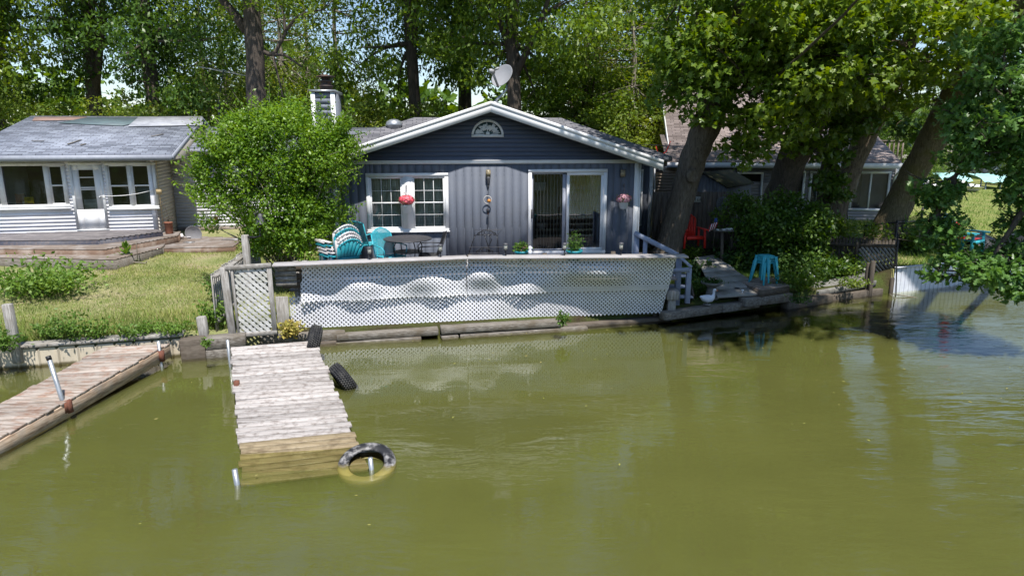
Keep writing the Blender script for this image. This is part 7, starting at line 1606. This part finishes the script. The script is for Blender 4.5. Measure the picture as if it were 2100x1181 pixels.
bush('large_bush', 'large bright green bush spreading between the cottage and the charcoal house', 'bush', bb,
     [(P3(585,300,Yb),(1.45,1.2,.95),70,.36),(P3(480,330,Yb),(.75,.8,.85),36,.32),(P3(660,330,Yb),(.65,.8,.80),34,.32),(P3(570,420,Yb),(1.35,1.0,.85),60,.34),(P3(450,400,Yb),(.55,.6,.45),16,.26),(P3(405,375,Yb),(.20,.3,.35),6,.2),(P3(430,330,Yb),(.3,.3,.3),8,.22),(P3(660,440,Yb),(.62,.6,.62),30,.3),(P3(590,480,Yb),(1.0,.7,.45),34,.3),(P3(540,255,Yb),(1.2,.8,.35),26,.28),(P3(680,265,Yb),(.3,.4,.35),8,.24),(P3(618,500,15.0),(.7,.4,.3),14,.26),(P3(430,455,Yb),(.25,.3,.15),5,.2),(P3(700,300,Yb),(.28,.4,.25),8,.22)],
     'lf_bush', 'bark_pale', 175, .075, 51, stems=46, shoots=230)
# ---- shaded garden shrubs ----
def gp(px, py, z=None):
    z = .6 if z is None else z; v = atz(px,py,z); return Vector((v.x, v.y, gz(v.x,v.y)))
bush('rhododendron_bush', 'large dark glossy shrub in front of the tree trunks in the shaded garden', 'bush', tuple(aty(1620,560,18.6)[:2])+(.7,),
     [(P3(1620,455,18.4),(1.05,.8,.62),40,.40),(P3(1560,480,18.5),(.6,.6,.5),16,.36),(P3(1680,470,18.4),(.55,.6,.5),16,.36),(P3(1640,530,18.1),(.8,.5,.35),18,.34)], 'lf_dark', 'bark_dark', 120, .12, 52, stems=16)
bush('lilac_shrub', 'thin leafy shrub under the clock face by the brown fence', 'bush', tuple(aty(1500,480,19.6)[:2])+(.9,), [(P3(1500,430,19.5),(.5,.4,.45),14,.28),(P3(1540,430,19.5),(.5,.4,.35),12,.28)], 'lf_dark', 'bark_dark', 90, .09, 53, stems=8)
bush('ivy_clump', 'ivy spilling over the top of the dark picket fence', 'bush', tuple(aty(1760,500,18.3)[:2])+(1.0,), [(P3(1745,470,18.6),(.7,.3,.16),12,.25),(P3(1800,478,18.3),(.4,.25,.12),8,.22),(P3(1860,480,19.5),(.5,.4,.3),10,.3)], 'lf_mid', 'bark_dark', 70, .08, 54, stems=5)
bush('hedge_shrub', 'leafy shrub below the oak leaves behind the white steel wall', 'bush', tuple(aty(1890,520,20.0)[:2])+(.8,), [(P3(1890,505,20.0),(1.0,.6,.35),18,.32),(P3(1870,535,19.2),(.5,.4,.2),8,.25)], 'lf_under', 'bark_dark', 90, .11, 55, stems=6)
# low plants, one object each
def plant(name, label, px, py, w_, h_, leaf, size, n, seed, cat='plant', group=None, z=.5, Yoff=0):
    v = gp(px, py, z); v.y += Yoff; g = np.random.default_rng(seed); t = thing(name, label, cat, v, group=group)
    mb = MB(); r_ = random.Random(seed); ns = 9
    tips = []
    for k in range(ns):
        a = 2*math.pi*k/ns+r_.uniform(-.3,.3); e = v+Vector((math.cos(a)*w_*.5,math.sin(a)*w_*.4,h_*r_.uniform(.6,1))); tips.append(e); mb.tube([v, v.lerp(e,.5)+Vector((0,0,h_*.15)), e], [.008,.006,.003], 4, cap=False)
    part('stems', mb, M['lf_under'], t, world=True)
    P = []
    for e in tips+[v+Vector((0,0,h_*.6))]*2: P.append(np.array(e)+g.normal(size=(n//11,3))*np.array([w_*.16,w_*.14,h_*.18])); P.append(np.array(v.lerp(e,.6))+g.normal(size=(n//14,3))*np.array([w_*.13,w_*.12,h_*.14]))
    P = np.concatenate(P); P[:,2] = np.maximum(P[:,2], v.z+.01); mb = MB(); mb.arr(*leaf_quads(P,size,g,asp=.5,up=.4)); part('leaves', mb, M[leaf], t, world=True); return t
pl_ = [('fern_plant','arching fern clump at the near left side of the plank path',1432,560,.55,.35,'lf_under',.11,260),
('fern_plant','fern clump under the red chair',1440,512,.9,.35,'lf_under',.10,360),
('hosta_plant','broad hosta clump left of the teal stools',1512,548,.9,.45,'lf_under',.13,420),
('hosta_plant','second hosta clump behind the teal stools',1480,520,.8,.35,'lf_under',.12,300),
('garden_plant','dark leafy plant between the stools and the small bird',1640,585,.9,.5,'lf_dark',.11,420),
('garden_plant','tall spiky dark plant below the rhododendron',1640,560,.8,.6,'lf_under',.10,380),
('garden_plant','bushy plant right of the small bird figurine',1700,562,.7,.45,'lf_dark',.11,300),
('garden_plant','bright yellow green leaved plant at the end of the pale slab',1752,578,.5,.22,'lf_light',.09,180),
('garden_plant','dark plant against the picket fence foot',1730,560,.8,.5,'lf_dark',.11,380),
('garden_plant','low plant on the bank between the big timber and the slab',1640,604,.4,.15,'lf_under',.07,110),
('garden_plant','leafy plant tucked beside the deck stair post',1440,590,.5,.35,'lf_under',.08,220),
('garden_plant','leafy clump under the upper handrail of the deck stairs',1402,575,.5,.4,'lf_under',.08,240),
('garden_plant','green plant left of the plank path top end',1412,535,.6,.4,'lf_mid',.09,260),
('garden_plant','dark plant in front of the blue tray',1540,525,.9,.5,'lf_dark',.11,380)]
for i, (nm, lb, px, py, w_, h_, lf, sz, n) in enumerate(pl_): plant(nm, lb, px, py, w_, h_, lf, sz, n, 60+i, group='low plants in the shaded garden')
# ---- weeds on the lawn ----
wd_ = [('sumac_shrub','wide feathery bright shrub on the left of the lawn',90,612,1.7,.62,'lf_weed',.11,1500),
('weed_plant','leafy weed clump right of the thick mooring post',105,690,.4,.3,'lf_weed',.07,190),
('weed_plant','tall leafy weed clump left of centre along the sea wall',148,694,.5,.45,'lf_weed',.075,260),
('weed_plant','weed clump with pale tips below the bare earth patch',198,690,.42,.36,'lf_weed',.07,200),
('weed_plant','low weed clump at mid length of the sea wall',265,688,.4,.26,'lf_weed',.07,160),
('weed_plant','weed clump beside the middle of the sea wall board',305,680,.35,.24,'lf_weed',.07,130),
('weed_plant','weed clump just left of the broken post stump',358,682,.5,.28,'lf_weed',.07,200),
('weed_plant','tall weeds between the stump and the lattice gate',440,668,.4,.5,'lf_weed',.08,300),
('weed_plant','weed growing against the picket fence foot',447,620,.4,.5,'lf_weed',.08,240),
('weed_plant','weed at the left edge by the mooring post foot',8,712,.5,.35,'lf_weed',.08,220),
('weed_plant','small weed by the lowest deck step',40,556,.4,.2,'lf_weed',.08,120),
('weed_plant','grassy weed on the timber between the gate and lattice',596,684,.3,.25,'lf_dry',.10,220),
('weed_plant','weed poking through the lower right lattice by the waterline',1154,664,.2,.28,'lf_weed',.08,90),
('weed_plant','tiny weed sprouting from the dark timber by the dock pipe',424,722,.14,.14,'lf_weed',.06,70)]
for i, (nm, lb, px, py, w_, h_, lf, sz, n) in enumerate(wd_):
    t_ = plant(nm, lb, px, py, w_, h_, lf, sz, n, 90+i, cat='weed' if nm == 'weed_plant' else 'shrub', group='weeds along the lawn' if nm == 'weed_plant' else None, z=.45 if i < 11 else .28)
# mullein
v = gp(262,543,.62); t = thing('mullein_plant', 'big leafed mullein rosette with a dead stick at the lowest cottage step', 'plant', v); mb = MB(); r_ = random.Random(5)
for k in range(22):
    a = k*2.4; ln = .42-.012*k; el = .25+.05*k; d = Vector((math.cos(a)*math.cos(el),math.sin(a)*math.cos(el),math.sin(el))); s_ = d.cross(Vector((0,0,1))).normalized(); b = v+Vector((0,0,.03+.022*k)); 
    mb.face([b, b+d*ln*.5+s_*.06, b+d*ln, b+d*ln*.55]); mb.face([b, b+d*ln*.55, b+d*ln, b+d*ln*.5-s_*.06])
part('leaves', mb, M['lf_weed'], t, world=True); mb = MB(); mb.tube([v, v+Vector((0,0,.5))],[.015,.008],5); mb.tube([v+Vector((.28,0,0)),v+Vector((.30,0,.5)),v+Vector((.28,0,.62))],.01,5); mb.tube([v+Vector((-.1,-.05,0)),v+Vector((.2,-.08,.05)),v+Vector((.55,-.1,.02)),v+Vector((.6,-.15,.08))],.02,5); part('stem', mb, M['bark_pale'], t, world=True)

g = np.random.default_rng(5); n = 150; X_ = g.uniform(-8,11,n); Y_ = np.array([shoreY(x) for x in X_])-.1-g.random(n)**2*7; P = np.stack([X_,Y_,np.full(n,.004)],1); a = g.uniform(0,6.28,n); d = np.stack([np.cos(a),np.sin(a),0*a],1); e_ = np.stack([-np.sin(a),np.cos(a),0*a],1); s_ = g.uniform(.012,.035,(n,1))
mb = MB(); mb.arr(np.stack([P-d*s_,P+e_*s_*.4,P+d*s_,P-e_*s_*.4],1).reshape(-1,3),4); solo('floating_leaves', mb, M['lf_dry'], kind='stuff')
# ---- far woods as one mass, beyond all countable trees ----
g = np.random.default_rng(77); n = 15000; a = g.uniform(-85,95,n); P = np.stack([a, g.uniform(62,74,n)+np.abs(a)*.1, .5+g.uniform(0,1,n)**.8*np.where(a > 30, 7, 9+2*np.sin(a*.21)+1.5*np.sin(a*.53))],1)
mb = MB(); mb.arr(*leaf_quads(P,1.0,g,asp=.9)); solo('woodland', mb, M['lf_dark'], kind='stuff'); n = 9000; a = g.uniform(-100,100,n); P = np.stack([a, -52-g.uniform(0,12,n), 1+g.uniform(0,1,n)*(9+2*np.sin(a*.2))],1)
mb = MB(); mb.arr(*leaf_quads(P,1.3,g,asp=.9)); solo('woodland_across_pond', mb, M['lf_dark'], kind='stuff')
